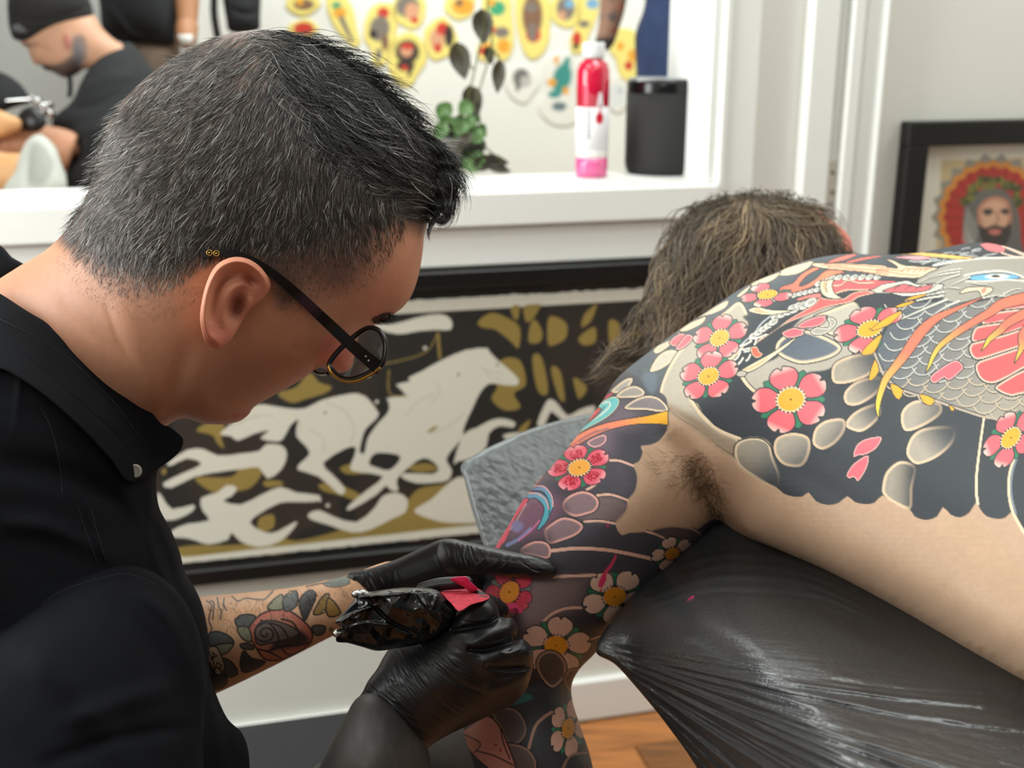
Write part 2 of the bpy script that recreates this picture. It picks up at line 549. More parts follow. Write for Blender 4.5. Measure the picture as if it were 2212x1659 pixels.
class Ink:
    """an ordered list of drawn shapes; calling it with points returns linear colours"""
    def __init__(s, bg): s.bg = bg; s.L = []
    def fill(s, pts, c, sm=5, soft=0.9, c2=None, w=30, line=None, lw=3.0, alpha=1.0, lin_grad=None, edge=None, ew=6, fade=None):
        """c inside; c2 blends in from the rim inward over w; line = outline colour;
        lin_grad=((x0,y0),(x1,y1),colour) blends along an axis; edge = rim colour of width ew"""
        P = crom(pts, sm) if sm > 1 else np.asarray(pts, float)
        s.L.append(('f', P, c, soft, c2, w, line, lw, alpha, lin_grad, edge, ew, fade)); return s
    def line(s, pts, c, w=3.0, sm=6, taper=0.0, alpha=1.0):
        P = crom(pts, sm, closed=False) if (sm > 1 and len(pts) > 2) else np.asarray(pts, float)
        s.L.append(('l', P, c, w, taper, alpha)); return s
    def spot(s, x, y, rx, ry, c, ang=0, soft=0.25, alpha=1.0):
        s.L.append(('s', x, y, rx, ry, c, ang, soft, alpha)); return s
    def __call__(s, px, py):
        px = np.asarray(px, float); py = np.asarray(py, float)
        out = s.bg(px, py) if callable(s.bg) else np.tile(lin(s.bg), (len(px), 1))
        for q in s.L:
            if q[0] == 'f':
                _, P, c, soft, c2, w, line, lw, al, lg, edge, ew, fade = q
                m = soft + lw + 2
                k = np.nonzero((px > P[:, 0].min() - m) & (px < P[:, 0].max() + m) & (py > P[:, 1].min() - m) & (py < P[:, 1].max() + m))[0]
                if not len(k): continue
                d, ins = poly_dist(px[k], py[k], P); sd = np.where(ins, d, -d)
                col = np.tile(lin(c), (len(k), 1))
                if lg is not None:
                    (x0, y0), (x1, y1), cc = lg
                    t = np.clip(((px[k] - x0) * (x1 - x0) + (py[k] - y0) * (y1 - y0)) / ((x1 - x0) ** 2 + (y1 - y0) ** 2), 0, 1)[:, None]
                    col = col * (1 - t) + lin(cc) * t
                if c2 is not None:
                    t = smst(sd, 0, w)[:, None]; col = lin(c2) * (1 - t) + col * t
                if edge is not None:
                    t = smst(sd, ew * 0.6, ew * 1.3)[:, None]; col = lin(edge) * (1 - t) + col * t
                if fade is not None:
                    (x0, y0), (x1, y1) = fade
                    al = al * (1 - smst(((px[k] - x0) * (x1 - x0) + (py[k] - y0) * (y1 - y0)) / ((x1 - x0) ** 2 + (y1 - y0) ** 2), 0, 1))
                a = (smst(sd, -soft, soft) * al)[:, None]
                r = out[k] * (1 - a) + col * a
                if line is not None:
                    a = ((1 - smst(np.abs(sd), lw * 0.5 - 0.8, lw * 0.5 + 0.8)) * (al if fade is not None else 1))[:, None]
                    r = r * (1 - a) + lin(line) * a
                out[k] = r
            elif q[0] == 'l':
                _, P, c, w, tp, al = q; m = w + 2
                k = np.nonzero((px > P[:, 0].min() - m) & (px < P[:, 0].max() + m) & (py > P[:, 1].min() - m) & (py < P[:, 1].max() + m))[0]
                if not len(k): continue
                wt = np.ones(len(P))
                if tp: wt = 1 - tp * np.linspace(0, 1, len(P))
                d, _, wv = poly_dist(px[k], py[k], P, closed=False, wts=wt)
                hw = w * 0.5 * wv
                a = ((1 - smst(d, hw - 0.8, hw + 0.8)) * al)[:, None]
                out[k] = out[k] * (1 - a) + lin(c) * a
            else:
                _, x, y, rx, ry, c, ang, soft, al = q
                k = np.nonzero((np.abs(px - x) < max(rx, ry) * (1.3 + soft)) & (np.abs(py - y) < max(rx, ry) * (1.3 + soft)))[0]
                if not len(k): continue
                t = math.radians(ang); dx = px[k] - x; dy = py[k] - y
                u = (dx * math.cos(t) + dy * math.sin(t)) / rx; v = (-dx * math.sin(t) + dy * math.cos(t)) / ry
                a = ((1 - smst(np.sqrt(u * u + v * v), 1 - soft, 1 + soft)) * al)[:, None]
                out[k] = out[k] * (1 - a) + lin(c) * a
        return out
# ------------------------------------------------------------------ helpers: hair strands
class Skin:
    """depth of a sculpted surface, also a little beyond its rim"""
    def __init__(s, sc, step=5.0, ext=40, back=False):
        lo = sc.P.min(0) - 150; hi = sc.P.max(0) + 150
        s.lo = lo; s.st = step
        X, Y = np.meshgrid(np.arange(lo[0], hi[0], step), np.arange(lo[1], hi[1], step))
        d, ins = poly_dist(X, Y, sc.P); d = d.reshape(X.shape); ins = ins.reshape(X.shape)
        dd_ = np.where(ins, d, 0); D = sc.front(X, Y, dd_) if not back else sc.base(X, Y) * (1 + sc.h(X, Y, dd_) * sc.back / F); ok = ins & (d > 4)
        G = np.where(ok, D, 0); Wt = ok.astype(float)
        for _ in range(ext):
            gs = np.zeros_like(G); ws = np.zeros_like(G)
            for (i, j) in ((0, 1), (0, -1), (1, 0), (-1, 0)):
                gs += np.roll(np.roll(G * Wt, i, 0), j, 1); ws += np.roll(np.roll(Wt, i, 0), j, 1)
            new = (Wt == 0) & (ws > 0)
            G = np.where(new, gs / np.maximum(ws, 1e-9), G); Wt = np.where(new, 1.0, Wt)
        s.G = G
    def __call__(s, x, y):
        return bilin(s.G, (x - s.lo[0]) / s.st, (y - s.lo[1]) / s.st)

def flow(arrows):
    """smooth direction field from (x, y, dx, dy) arrows"""
    A = np.asarray(arrows, float)
    V = A[:, 2:4] / np.linalg.norm(A[:, 2:4], axis=1)[:, None]
    def f(x, y):
        w = 1.0 / (((x[:, None] - A[:, 0]) ** 2 + (y[:, None] - A[:, 1]) ** 2) + 400.0) ** 1.6
        v = w @ V
        return v / (np.linalg.norm(v, axis=1)[:, None] + 1e-9)
    return f

def scatter(poly, n, seed=1, sm=5):
    P = crom(poly, sm); r = np.random.default_rng(seed); lo = P.min(0); hi = P.max(0); out = np.zeros((0, 2))
    while len(out) < n:
        q = lo + r.random((n * 2, 2)) * (hi - lo)
        _, ins = poly_dist(q[:, 0], q[:, 1], P); out = np.vstack([out, q[ins]])
    return out[:n]

def strands(roots, skin, field, length, segs, lift, width, colors, seed=1, jitter=0.15, curl=0.0, curlf=1.0, clump=0.0, sag=0.0, root_lift=-0.0006):
    """grow strands over a surface; length/lift/width may be arrays; returns V, T, C"""
    r = np.random.default_rng(seed); n = len(roots)
    length = np.broadcast_to(length, (n,)).astype(float); lift = np.broadcast_to(lift, (n,)).astype(float); width = np.broadcast_to(width, (n,)).astype(float)
    x = roots[:, 0].copy(); y = roots[:, 1].copy()
    ja = r.normal(0, jitter, n); ph = r.random(n) * 6.28
    if clump:       # strands of one lock share their swing
        cl = fbm(roots[:, 0] / clump, roots[:, 1] / clump, 2); ja = ja * 0.5 + (cl - 0.4) * 1.6; ph = cl * 30
    X = [x.copy()]; Y = [y.copy()]
    for k in range(segs):
        v = field(x, y)
        a = ja + curl * np.sin(ph + curlf * (k + 1) / segs * 6.28)
        vx = v[:, 0] * np.cos(a) - v[:, 1] * np.sin(a); vy = v[:, 0] * np.sin(a) + v[:, 1] * np.cos(a)
        vy = vy + sag * (k + 1) / segs
        x = x + vx * length / segs; y = y + vy * length / segs
        X.append(x.copy()); Y.append(y.copy())
    X = np.array(X).T; Y = np.array(Y).T                      # n, segs+1
    t = np.linspace(0, 1, segs + 1)[None]
    D = skin(X, Y) - (root_lift + lift[:, None] * np.sin(np.minimum(t * 1.25, 1.0) * 1.57))
    Pn = W3(X, Y, D)                                          # n, s, 3
    tang = np.gradient(Pn, axis=1); tang /= np.linalg.norm(tang, axis=2)[..., None] + 1e-12
    u = np.cross(tang, FW); u /= np.linalg.norm(u, axis=2)[..., None] + 1e-12; w = np.cross(tang, u)
    rad = width[:, None] * 0.5 * (1 - 0.85 * t ** 2)
    V = np.stack([Pn + rad[..., None] * (math.cos(a) * u + math.sin(a) * w) for a in (0.5, 2.6, 4.71)], 2)   # n, s, 3, 3
    s1 = segs + 1
    I = np.arange(n * s1 * 3).reshape(n, s1, 3)
    T = []
    for k in range(3):
        a = I[:, :-1, k]; b = I[:, :-1, (k + 1) % 3]; c = I[:, 1:, (k + 1) % 3]; d = I[:, 1:, k]
        T.append(np.stack([a, b, c], -1).reshape(-1, 3)); T.append(np.stack([a, c, d], -1).reshape(-1, 3))
    C = np.repeat(colors, s1 * 3, axis=0)
    return V.reshape(-1, 3), np.vstack(T), C

def pick(n, table, seed=1, var=0.12):
    """random strand colours from (weight, sRGB)"""
    r = np.random.default_rng(seed); w = np.array([a for a, _ in table], float); w /= w.sum()
    k = r.choice(len(table), n, p=w); C = np.array([lin(c) for _, c in table])[k]
    return C * (1 + r.normal(0, var, n))[:, None].clip(0.4, 2)
def lock(rt, s, lo=0.45, hi=1.5, ang=0.0):
    c, k = math.cos(ang), math.sin(ang); u = rt[:, 0] * c + rt[:, 1] * k; v = -rt[:, 0] * k + rt[:, 1] * c
    return (lo + (hi - lo) * smst(fbm(u / s, v / s + 5, 2), 0.2, 0.6))[:, None]
M_hair = mat('hair_strands', rough=0.42, spec=0.5, attr=True)
# ================================================================== THE ROOM
YAW = math.radians(14.0)
WE = np.array([math.cos(YAW), math.sin(YAW), 0.0])      # along the wall, to the right
WN = np.array([math.sin(YAW), -math.cos(YAW), 0.0])     # out of the wall, towards the viewer
WO = W3(1280.0, 470.0, 2.0); WO[2] = 0.0
WF = Frame(WO, WE, WN, (0, 0, 1))

def wp(px, py, n=0.0):
    """photo pixel -> (s, z) on the plane n in front of the wall"""
    r = (px - CX) / F * RT - (py - CY) / F * UP + FW
    t = ((WO - CAM) @ WN + n) / (r @ WN)
    p = CAM + t * r - WO
    return float(p @ WE), float(p[2])
def wq(px, py, z):
    """photo pixel -> (s, n) on the horizontal plane z"""
    r = (px - CX) / F * RT - (py - CY) / F * UP + FW
    t = (z - CAM[2]) / r[2]
    p = CAM + t * r - WO
    return float(p @ WE), float(p @ WN)

M_wall = mat('painted_wall', (226, 224, 216), rough=0.6, noise=(3, 0.02), bump=(60, 0.05, 0.002))
M_trim = mat('gloss_white_trim', (236, 236, 232), rough=0.35, noise=(4, 0.015))
M_far = mat('far_wall_paint', (240, 240, 232), rough=0.7, noise=(2, 0.02))
M_grey = mat('grey_wall_paint', (188, 190, 186), rough=0.7, noise=(2, 0.03))
M_ceil = mat('ceiling_paint', (235, 234, 228), rough=0.8, noise=(2, 0.02))

S_R = 2.2; S_L = -3.4
sillF = wp(1280, 407, 0.035)[1]           # sill top, at its front edge
sillB = wp(1280, 482, 0.035)[1]           # lower edge of its front face
jamb_s = wp(1542, 200, 0.0)[0]            # inner edge of the opening
OPEN_TOP = 2.15
SILLD = 0.19

mb = MB()
mb.box(WF, S_L, S_R, -0.16, 0.0, 0.0, sillB)
mb.box(WF, jamb_s, S_R, -0.16, 0.0, sillB, CEIL)
mb.box(WF, S_L, jamb_s, -0.16, 0.0, OPEN_TOP, CEIL)
prop(mb.build('wall_back', M_wall), kind='structure')
# window opening: sill, jamb, casing boards
win = bpy.data.objects.new('window_1', None); COL.objects.link(win); win.location = WF.pt(np.array([jamb_s, 0, sillF])); win['kind'] = 'structure'
mb = MB(); mb.box(WF, S_L, jamb_s + 0.004, -SILLD, 0.035, sillB, sillF, bev=0.004); mb.build('window_sill', M_trim, win)
mb = MB(); mb.box(WF, S_L, jamb_s + 0.0, 0.0, 0.018, sillB - 0.068, sillB - 0.004, bev=0.003); mb.build('apron_board', M_trim, win)
cas1 = wp(1628, 200, 0.0)[0]
mb = MB(); mb.box(WF, jamb_s - 0.012, jamb_s + 0.006, -SILLD, 0.012, sillF, OPEN_TOP, bev=0.002); mb.build('jamb', M_trim, win)
mb = MB(); mb.box(WF, jamb_s + 0.004, jamb_s + 0.018, 0.0, 0.024, sillB - 0.07, OPEN_TOP, bev=0.004); mb.build('casing_bead', M_trim, win)
mb = MB(); mb.box(WF, jamb_s + 0.016, cas1, 0.0, 0.018, sillB - 0.07, OPEN_TOP, bev=0.003); mb.build('casing', M_trim, win)
mb = MB(); mb.box(WF, S_L, cas1, 0.0, 0.02, OPEN_TOP, OPEN_TOP + 0.09, bev=0.003); mb.build('head_casing', M_trim, win)
# door frame mouldings right of the window
tn = 0
def vtrim(x0, x1, n0, n1, m=M_trim, z0=0.0, z1=CEIL, py=300):
    global tn; tn += 1
    a = wp(x0, py, n1)[0]; b = wp(x1, py, n1)[0]
    q = MB(); q.box(WF, a, b, n0, n1, z0, z1, bev=0.004)
    return prop(q.build('trim_%d' % tn, m), kind='structure')
vtrim(1738, 1797, 0.0, 0.030)
vtrim(1797, 1822, 0.0, 0.012)
vtrim(1822, 1850, 0.0, 0.032)
vtrim(1850, 1890, 0.0, 0.022)
vtrim(1890, 1902, 0.0, 0.034)
st = MB(); a = wp(1787, 345, 0.0325); b = wp(1806, 440, 0.0325)
a = wp(1790, 345, 0.02); b = wp(1808, 440, 0.02)
st.box(WF, a[0], b[0], 0.011, 0.0165, b[1], a[1], bev=0.002)
plate = prop(st.build('strike_plate', mat('old_painted_metal', (205, 198, 186), rough=0.45, noise=(90, 0.12))), 'small painted-over metal strike plate on the white door frame', 'strike plate')
for yy in (372, 415):
    c = wp(1799, yy, 0.017); fr = Frame(WF.pt(np.array([c[0], 0.0165, c[1]])), WE, (0, 0, 1), WN)
    q = MB(); q.lathe(fr, [(0.004, 0.0), (0.004, 0.001), (0.002, 0.0016)], 12); q.build('screw', mat('screw_metal', (150, 140, 125), rough=0.4, metal=0.6), plate)
# baseboard
bbz = wp(1300, 1482, 0.02)[1]
mb = MB(); mb.box(WF, S_L, S_R, 0.0, 0.016, 0.0, max(bbz, 0.09), bev=0.004); prop(mb.build('baseboard_back', M_trim), kind='structure')
# second room
FN = -2.35
mb = MB(); mb.box(WF, wp(425, 60, FN)[0], 3.6, FN - 0.1, FN, 0.0, CEIL); prop(mb.build('wall_far', M_far), kind='structure')
mb = MB(); mb.box(WF, -4.5, wp(425, 60, FN)[0], FN - 0.1, FN + 0.02, 0.0, CEIL); prop(mb.build('wall_far_grey', M_grey), kind='structure')
mb = MB(); mb.box(WF, 3.5, 3.6, FN, -0.16, 0.0, CEIL); prop(mb.build('wall_far_right', M_far), kind='structure')
mb = MB(); mb.box(WF, -4.5, 3.6, FN, 4.5, CEIL, CEIL + 0.1); prop(mb.build('ceiling', M_ceil), kind='structure')
mb = MB(); mb.box(WF, S_R, S_R + 0.1, -0.16, 4.5, 0.0, CEIL); prop(mb.build('wall_right', M_wall), kind='structure')
# unseen left wall; its window is made up to hold the side fill
wl = lambda x, y: float((np.array([x, y, 0]) - WO) @ WE)
sl_ = wl(-2.09, 0.91); nl_ = float((np.array([-2.09, 0.91, 0]) - WO) @ WN)
mb = MB(); mb.box(WF, sl_ - 0.12, sl_, 0.0, nl_ - 0.6, 0.0, CEIL); mb.box(WF, sl_ - 0.12, sl_, nl_ + 0.6, 4.5, 0.0, CEIL); mb.box(WF, sl_ - 0.12, sl_, nl_ - 0.6, nl_ + 0.6, 0.0, 0.58); mb.box(WF, sl_ - 0.12, sl_, nl_ - 0.6, nl_ + 0.6, 2.26, CEIL)
prop(mb.build('wall_left', M_wall), kind='structure')
w2 = bpy.data.objects.new('added_window', None); COL.objects.link(w2); w2.location = WF.pt(np.array([sl_, nl_, 0.58])); w2['kind'] = 'structure'  # window added only to house the side fill light
for nm, a0, a1, z0, z1 in (('added_window_frame', -.6, -.54, .58, 2.26), ('added_window_frame', .54, .6, .58, 2.26), ('added_window_frame', -.54, .54, .58, .64), ('added_window_frame', -.54, .54, 2.20, 2.26)):
    q = MB(); q.box(WF, sl_ - .10, sl_ - .05, nl_ + a0, nl_ + a1, z0, z1, bev=.004); q.build(nm, M_trim, w2)
# floor with boards
M_sub = mat('floor_underlay', (70, 45, 26), rough=0.8, noise=(20, 0.2))
mb = MB(); mb.box(WF, -4.5, 3.6, FN, 4.5, -0.06, -0.019); floor = prop(mb.build('floor', M_sub), kind='structure')
def wood(name, base):
    m = bpy.data.materials.new(name); m.use_nodes = True; nt = m.node_tree; N = nt.nodes; Lk = nt.links; b = N['Principled BSDF']
    b.inputs['Roughness'].default_value = 0.32
    tc = N.new('ShaderNodeTexCoord'); mp = N.new('ShaderNodeMapping'); mp.inputs['Rotation'].default_value = (0, 0, -YAW)
    mp.inputs['Scale'].default_value = (2.0, 30, 8); Lk.new(tc.outputs['Object'], mp.inputs['Vector'])
    n = N.new('ShaderNodeTexNoise'); n.inputs['Scale'].default_value = 3; n.inputs['Detail'].default_value = 6; Lk.new(mp.outputs['Vector'], n.inputs['Vector'])
    oi = N.new('ShaderNodeObjectInfo'); ad = N.new('ShaderNodeMath'); ad.operation = 'MULTIPLY_ADD'; ad.inputs[1].default_value = 0.35; ad.inputs[2].default_value = -0.17
    Lk.new(oi.outputs['Random'], ad.inputs[0]); a2 = N.new('ShaderNodeMath'); a2.operation = 'ADD'; Lk.new(n.outputs['Fac'], a2.inputs[0]); Lk.new(ad.outputs[0], a2.inputs[1])
    r = N.new('ShaderNodeValToRGB'); r.color_ramp.elements[0].position = 0.3; r.color_ramp.elements[1].position = 0.7
    r.color_ramp.elements[0].color = L4([c * 0.62 for c in base]); r.color_ramp.elements[1].color = L4(base)
    Lk.new(a2.outputs[0], r.inputs[0]); Lk.new(r.outputs[0], b.inputs['Base Color'])
    return m
M_plank = wood('oak_floor_board', (190, 122, 66))
PWID = 0.098
pm = MB(); pm.box(Frame((0, 0, 0), WE, WN, (0, 0, 1)), 0.0, 1.1975, 0.0, PWID - 0.0025, -0.019, 0.0, bev=0.0015)
pme = mesh('plank', np.array(pm.v), pm.f); pme.materials.append(M_plank)
for r in range(14):
    for k in range(3):
        o = bpy.data.objects.new('plank', pme); COL.objects.link(o); o.parent = floor
        o.location = WF.pt(np.array([-1.5 + 1.2 * k + (0.37 * r) % 1.2, 0.018 + r * PWID, 0.0]))
mb = MB(); mb.box(WF, -4.5, 3.6, 0.018 + 14 * PWID, 4.5, -0.019, -0.0005); mb.box(WF, -4.5, 3.6, FN, 0.016, -0.019, -0.0005)
mb.box(WF, -4.5, -1.51, 0.016, 0.018 + 14 * PWID, -0.019, -0.0005); mb.box(WF, 3.3, 3.6, 0.016, 0.018 + 14 * PWID, -0.019, -0.0005)
prop(mb.build('boards_beyond', M_plank, floor), kind='stuff')
# ceiling lamps (the fixtures around the lights)
M_lampf = mat('lamp_housing', (225, 225, 222), rough=0.4, noise=(10, 0.02))
LABS = ('flat white ceiling panel lamp above the padded table', 'flat white ceiling panel lamp above the bending artist', 'flat white ceiling panel lamp above the man in the beanie',
        'flat white ceiling panel lamp before the wall of paper cut-outs', 'white ceiling panel added for front fill, farthest from the window', 'long narrow ceiling lamp added for table highlights, before the window', 'short narrow ceiling lamp added for table highlights, by the door frame')
for (x, y, sx, sy, _p), lab in zip(LAMPS, LABS):
    t = empty('ceiling_lamp', (x, y, CEIL), lab, 'lamp', 'ceiling panel lamps')
    q = MB(); fr = Frame((x, y, CEIL), (1, 0, 0), (0, 1, 0), (0, 0, 1)); q.box(fr, -sx / 2 - .03, sx / 2 + .03, -sy / 2 - .03, sy / 2 + .03, -.045, 0); q.build('housing', M_lampf, t)

# ================================================================== LONG FRAMED PRINT ON THE WALL
FNN = 0.032
def frame_corners():
    tl = wp(60, 642, FNN); tr = wp(1520, 560, FNN)
    zt = wp(1130, 579, FNN)[1]; zb = wp(584, 1251, FNN)[1]
    return tl[0], tr[0], zb, zt
fs0, fs1, fz0, fz1 = frame_corners()
RW = 0.030
M_frame = mat('black_frame', (20, 19, 18), rough=0.38, noise=(40, 0.1), bump=(80, 0.05, 0.001))
pr = empty('framed_print', WF.pt(np.array([(fs0 + fs1) / 2, 0, fz0])), 'long black-framed print of a white horse on black and gold, below the window', 'picture')
for nm, a, b, c, d in (('frame_rail', fs0, fs1, fz1 - RW, fz1), ('frame_rail', fs0, fs1, fz0, fz0 + RW), ('frame_rail', fs0, fs0 + RW, fz0 + RW, fz1 - RW), ('frame_rail', fs1 - RW, fs1, fz0 + RW, fz1 - RW)):
    q = MB(); q.box(WF, a, b, 0.001, FNN, c, d, bev=0.003); q.build(nm, M_frame, pr)
q = MB(); q.box(WF, fs0 + RW, fs1 - RW, 0.001, 0.012, fz0 + RW, fz1 - RW); q.build('mat_board', mat('black_mount', (34, 31, 29), rough=0.8, noise=(60, 0.06)), pr)
PN = 0.016
def wgrid(name, x0, x1, z0, z1, n, step, paint, m, parent, ragged=0.0, thick=0.002):
    """a flat sheet on the wall, painted by what is drawn at each point (sheet drawn in photo pixels once, kept in wall coordinates)"""
    nx = int((x1 - x0) / step) + 1; nz = int((z1 - z0) / step) + 1
    S, Z = np.meshgrid(np.linspace(x0, x1, nx), np.linspace(z0, z1, nz))
    if ragged:
        e = ragged * (fbm(S * 90, Z * 3 + 7) - 0.45)
        Z = Z + np.where(np.arange(nz)[:, None] == 0, -e, 0) + np.where(np.arange(nz)[:, None] == nz - 1, e, 0)
    V = WF.pt(np.c_[S.ravel(), np.full(S.size, n), Z.ravel()])
    px, py, _ = P2(V)
    i = np.arange(nx * nz).reshape(nz, nx)
    Q = np.stack([i[:-1, :-1], i[:-1, 1:], i[1:, 1:], i[1:, :-1]], -1).reshape(-1, 4)
    C = paint(px, py)
    # rim down to the board behind
    loop = np.r_[i[0, :], i[1:, -1], i[-1, -2::-1], i[-2:0:-1, 0]]
    B = V[loop] - WN * thick; k = len(V); nl = len(loop)
    a = np.arange(nl); R = np.c_[loop, k + a, k + (a + 1) % nl, loop[(a + 1) % nl]]
    V = np.vstack([V, B]); C = np.vstack([C, C[loop]])
    return link(name, mesh(name, V, np.vstack([Q, R]), C), m, parent, smooth=False)

BK = (38, 36, 33); GD = (150, 128, 66); CRM = (222, 218, 204)
ink = Ink(CRM)
# black picture field, bounded by its own straight sides
art = [wp(843, 681, PN), wp(1365, 647, PN), wp(1031, 1131, PN), wp(393, 1205, PN)]
ps0, ps1 = fs0 + 0.052, fs1 - 0.052
pz1 = wp(1110, 637, PN)[1]; pz0 = wp(712, 1185, PN)[1]
az1 = wp(1110, 664, PN)[1]; az0 = wp(712, 1166, PN)[1]
def wpx(s, z, n=PN):
    x, y, _ = P2(WF.pt(np.array([[s, n, z]]))); return (float(x[0]), float(y[0]))
ink.fill([wpx(ps0 + .012, az0), wpx(ps1 - .012, az0), wpx(ps1 - .012, az1), wpx(ps0 + .012, az1)], BK, sm=1)
g = lambda p: ink.fill(p, GD, sm=4)
w = lambda p: ink.fill(p, CRM, sm=2)
# gold ground and rocks
g([(396, 1203), (380, 1186), (420, 1178), (520, 1176), (600, 1160), (640, 1168), (720, 1150), (790, 1124), (868, 1090), (905, 1056), (960, 1046), (1040, 1028), (1060, 1090), (1040, 1128), (880, 1150), (700, 1170), (520, 1190)])
g([(424, 1031), (500, 1030), (522, 1000), (548, 996), (565, 1022), (540, 1054), (500, 1062), (470, 1066), (440, 1052)])
g([(570, 1040), (600, 1038), (612, 1046), (590, 1052), (572, 1050)]); g([(690, 1046), (730, 1046), (780, 1070), (772, 1082), (735, 1070), (698, 1060)])
g([(735, 1010), (770, 1000), (800, 1008), (838, 1006), (838, 1016), (790, 1022), (750, 1024)]); g([(880, 1010), (920, 1000), (946, 1014), (905, 1020)])
g([(424, 930), (450, 914), (484, 916), (478, 946), (484, 968), (470, 958), (458, 940)])
g([(600, 850), (640, 836), (668, 806), (690, 826), (716, 836), (700, 850), (660, 862), (630, 870)])
g([(1032, 696), (1060, 676), (1090, 684), (1122, 706), (1120, 752), (1104, 738), (1070, 712), (1044, 708)])
g([(1104, 664), (1122, 660), (1118, 690), (1108, 684)]); g([(1132, 662), (1156, 657), (1168, 660), (1150, 690), (1136, 694)]); g([(1146, 700), (1158, 692), (1172, 720), (1164, 740), (1142, 738)])
g([(1184, 690), (1200, 684), (1224, 700), (1222, 730), (1200, 744), (1184, 742)]); g([(1262, 680), (1278, 664), (1290, 658), (1276, 694), (1256, 706)]); g([(1250, 730), (1284, 706), (1286, 738), (1262, 746)])
g([(1316, 692), (1338, 700), (1340, 740), (1326, 760), (1316, 736)])
g([(1066, 800), (1090, 774), (1124, 780), (1136, 830), (1110, 850), (1124, 880), (1090, 886), (1062, 862), (1074, 836)])
g([(1150, 772), (1170, 772), (1184, 846), (1162, 844)]); g([(1190, 795), (1210, 802), (1220, 864), (1206, 856)]); g([(1240, 815), (1268, 838), (1252, 862), (1244, 846)])
g([(560, 1120), (590, 1112), (590, 1140), (560, 1150)]); g([(1120, 928), (1146, 906), (1132, 938)]); g([(350, 1015), (358, 1012), (358, 1024), (350, 1024)])
for (cx_, cy_, rx_, ry_, sd_) in ((1400, 720, 26, 16, 1), (1440, 790, 12, 34, 2), (1470, 700, 18, 22, 3), (1410, 900, 30, 12, 4), (1380, 1010, 34, 14, 5), (1450, 1060, 26, 12, 6), (300, 1010, 30, 12, 7), (200, 1120, 40, 16, 8), (260, 860, 22, 30, 9), (150, 800, 26, 18, 10), (430, 800, 34, 14, 11), (330, 760, 16, 26, 12)):
    r_ = np.random.default_rng(sd_); g([(cx_ + rx_ * (1 + r_.normal(0, .25)) * math.cos(k * .785), cy_ + ry_ * (1 + r_.normal(0, .25)) * math.sin(k * .785)) for k in range(8)])
# pale figures on the ground, loose shapes
w([(1240, 1060), (1300, 1020), (1360, 1040), (1420, 1000), (1460, 1020), (1400, 1060), (1340, 1080), (1280, 1090)]); w([(120, 1160), (180, 1100), (240, 1120), (300, 1080), (320, 1110), (250, 1160), (180, 1180)]); w([(120, 980), (190, 940), (260, 960), (310, 930), (300, 970), (220, 1000), (150, 1010)])
w([(362, 1000), (404, 972), (440, 970), (470, 984), (520, 980), (560, 974), (575, 960), (608, 962), (620, 982), (608, 1014), (578, 1034), (560, 1010), (530, 1012), (470, 1020), (420, 1030), (370, 1054), (352, 1044), (400, 1020), (436, 1002), (404, 990), (370, 1006)])
w([(340, 1064), (352, 1076), (372, 1100), (418, 1090), (416, 1104), (386, 1120), (360, 1124), (340, 1112)])
w([(372, 1146), (404, 1132), (452, 1124), (438, 1104), (434, 1076), (470, 1064), (490, 1048), (512, 1054), (500, 1072), (482, 1082), (520, 1090), (566, 1068), (606, 1052), (640, 1064), (690, 1070), (680, 1084), (620, 1084), (596, 1090), (560, 1110), (540, 1130), (572, 1150), (600, 1148), (640, 1126), (634, 1142), (604, 1170), (560, 1182), (520, 1170), (500, 1150), (492, 1166), (450, 1176), (424, 1168), (400, 1162), (374, 1160)])
w([(666, 1110), (690, 1102), (720, 1116), (770, 1128), (810, 1096), (826, 1072), (856, 1064), (880, 1078), (876, 1106), (848, 1120), (800, 1144), (760, 1150), (710, 1134), (672, 1122)])
w([(896, 1100), (930, 1080), (960, 1052), (990, 1030), (1020, 1040), (1016, 1080), (1040, 1104), (1060, 1126), (980, 1130), (940, 1124), (905, 1112)])
w([(980, 1000), (1000, 940), (1030, 924), (1060, 908), (1086, 904), (1112, 912), (1108, 924), (1080, 920), (1056, 936), (1050, 966), (1020, 990), (990, 996)])
w([(1160, 916), (1178, 872), (1190, 862), (1206, 874), (1226, 898), (1250, 886), (1284, 876), (1280, 900), (1240, 910), (1214, 908), (1190, 888), (1176, 920)])
w([(1086, 940), (1120, 934), (1140, 944), (1100, 950)])
# hat-like pale cloud and the horse
w([(800, 700), (850, 700), (900, 686), (950, 678), (974, 690), (974, 712), (940, 712), (900, 716), (860, 722), (820, 712)])
w([(478, 933), (509, 908), (543, 879), (572, 874), (620, 882), (659, 882), (693, 865), (741, 853), (775, 850), (794, 860), (819, 894), (814, 908), (833, 874), (833, 860), (877, 853), (855, 831), (886, 824), (882, 816), (911, 802), (954, 778), (1007, 756), (1051, 752), (1056, 758), (1075, 778), (1104, 802), (1121, 821), (1114, 833), (1085, 831), (1056, 829), (1036, 850), (1022, 879), (1002, 923), (998, 947), (973, 976), (964, 995), (976, 1015), (971, 1034), (954, 1041), (901, 1044), (869, 1032), (874, 1022), (935, 1024), (947, 1010), (925, 991), (901, 995), (862, 1029), (857, 1044), (860, 1061), (843, 1058), (833, 1049), (814, 1068), (756, 1102), (753, 1092), (794, 1058), (828, 1029), (775, 1020), (756, 1012), (765, 986), (768, 966), (746, 969), (698, 1000), (717, 1024), (744, 1053), (741, 1068), (727, 1063), (688, 1029), (644, 1015), (649, 1000), (669, 981), (659, 962), (640, 942), (642, 918), (644, 906), (628, 918), (615, 942), (601, 954), (562, 947), (582, 930), (548, 937), (514, 952), (499, 942), (480, 940)])
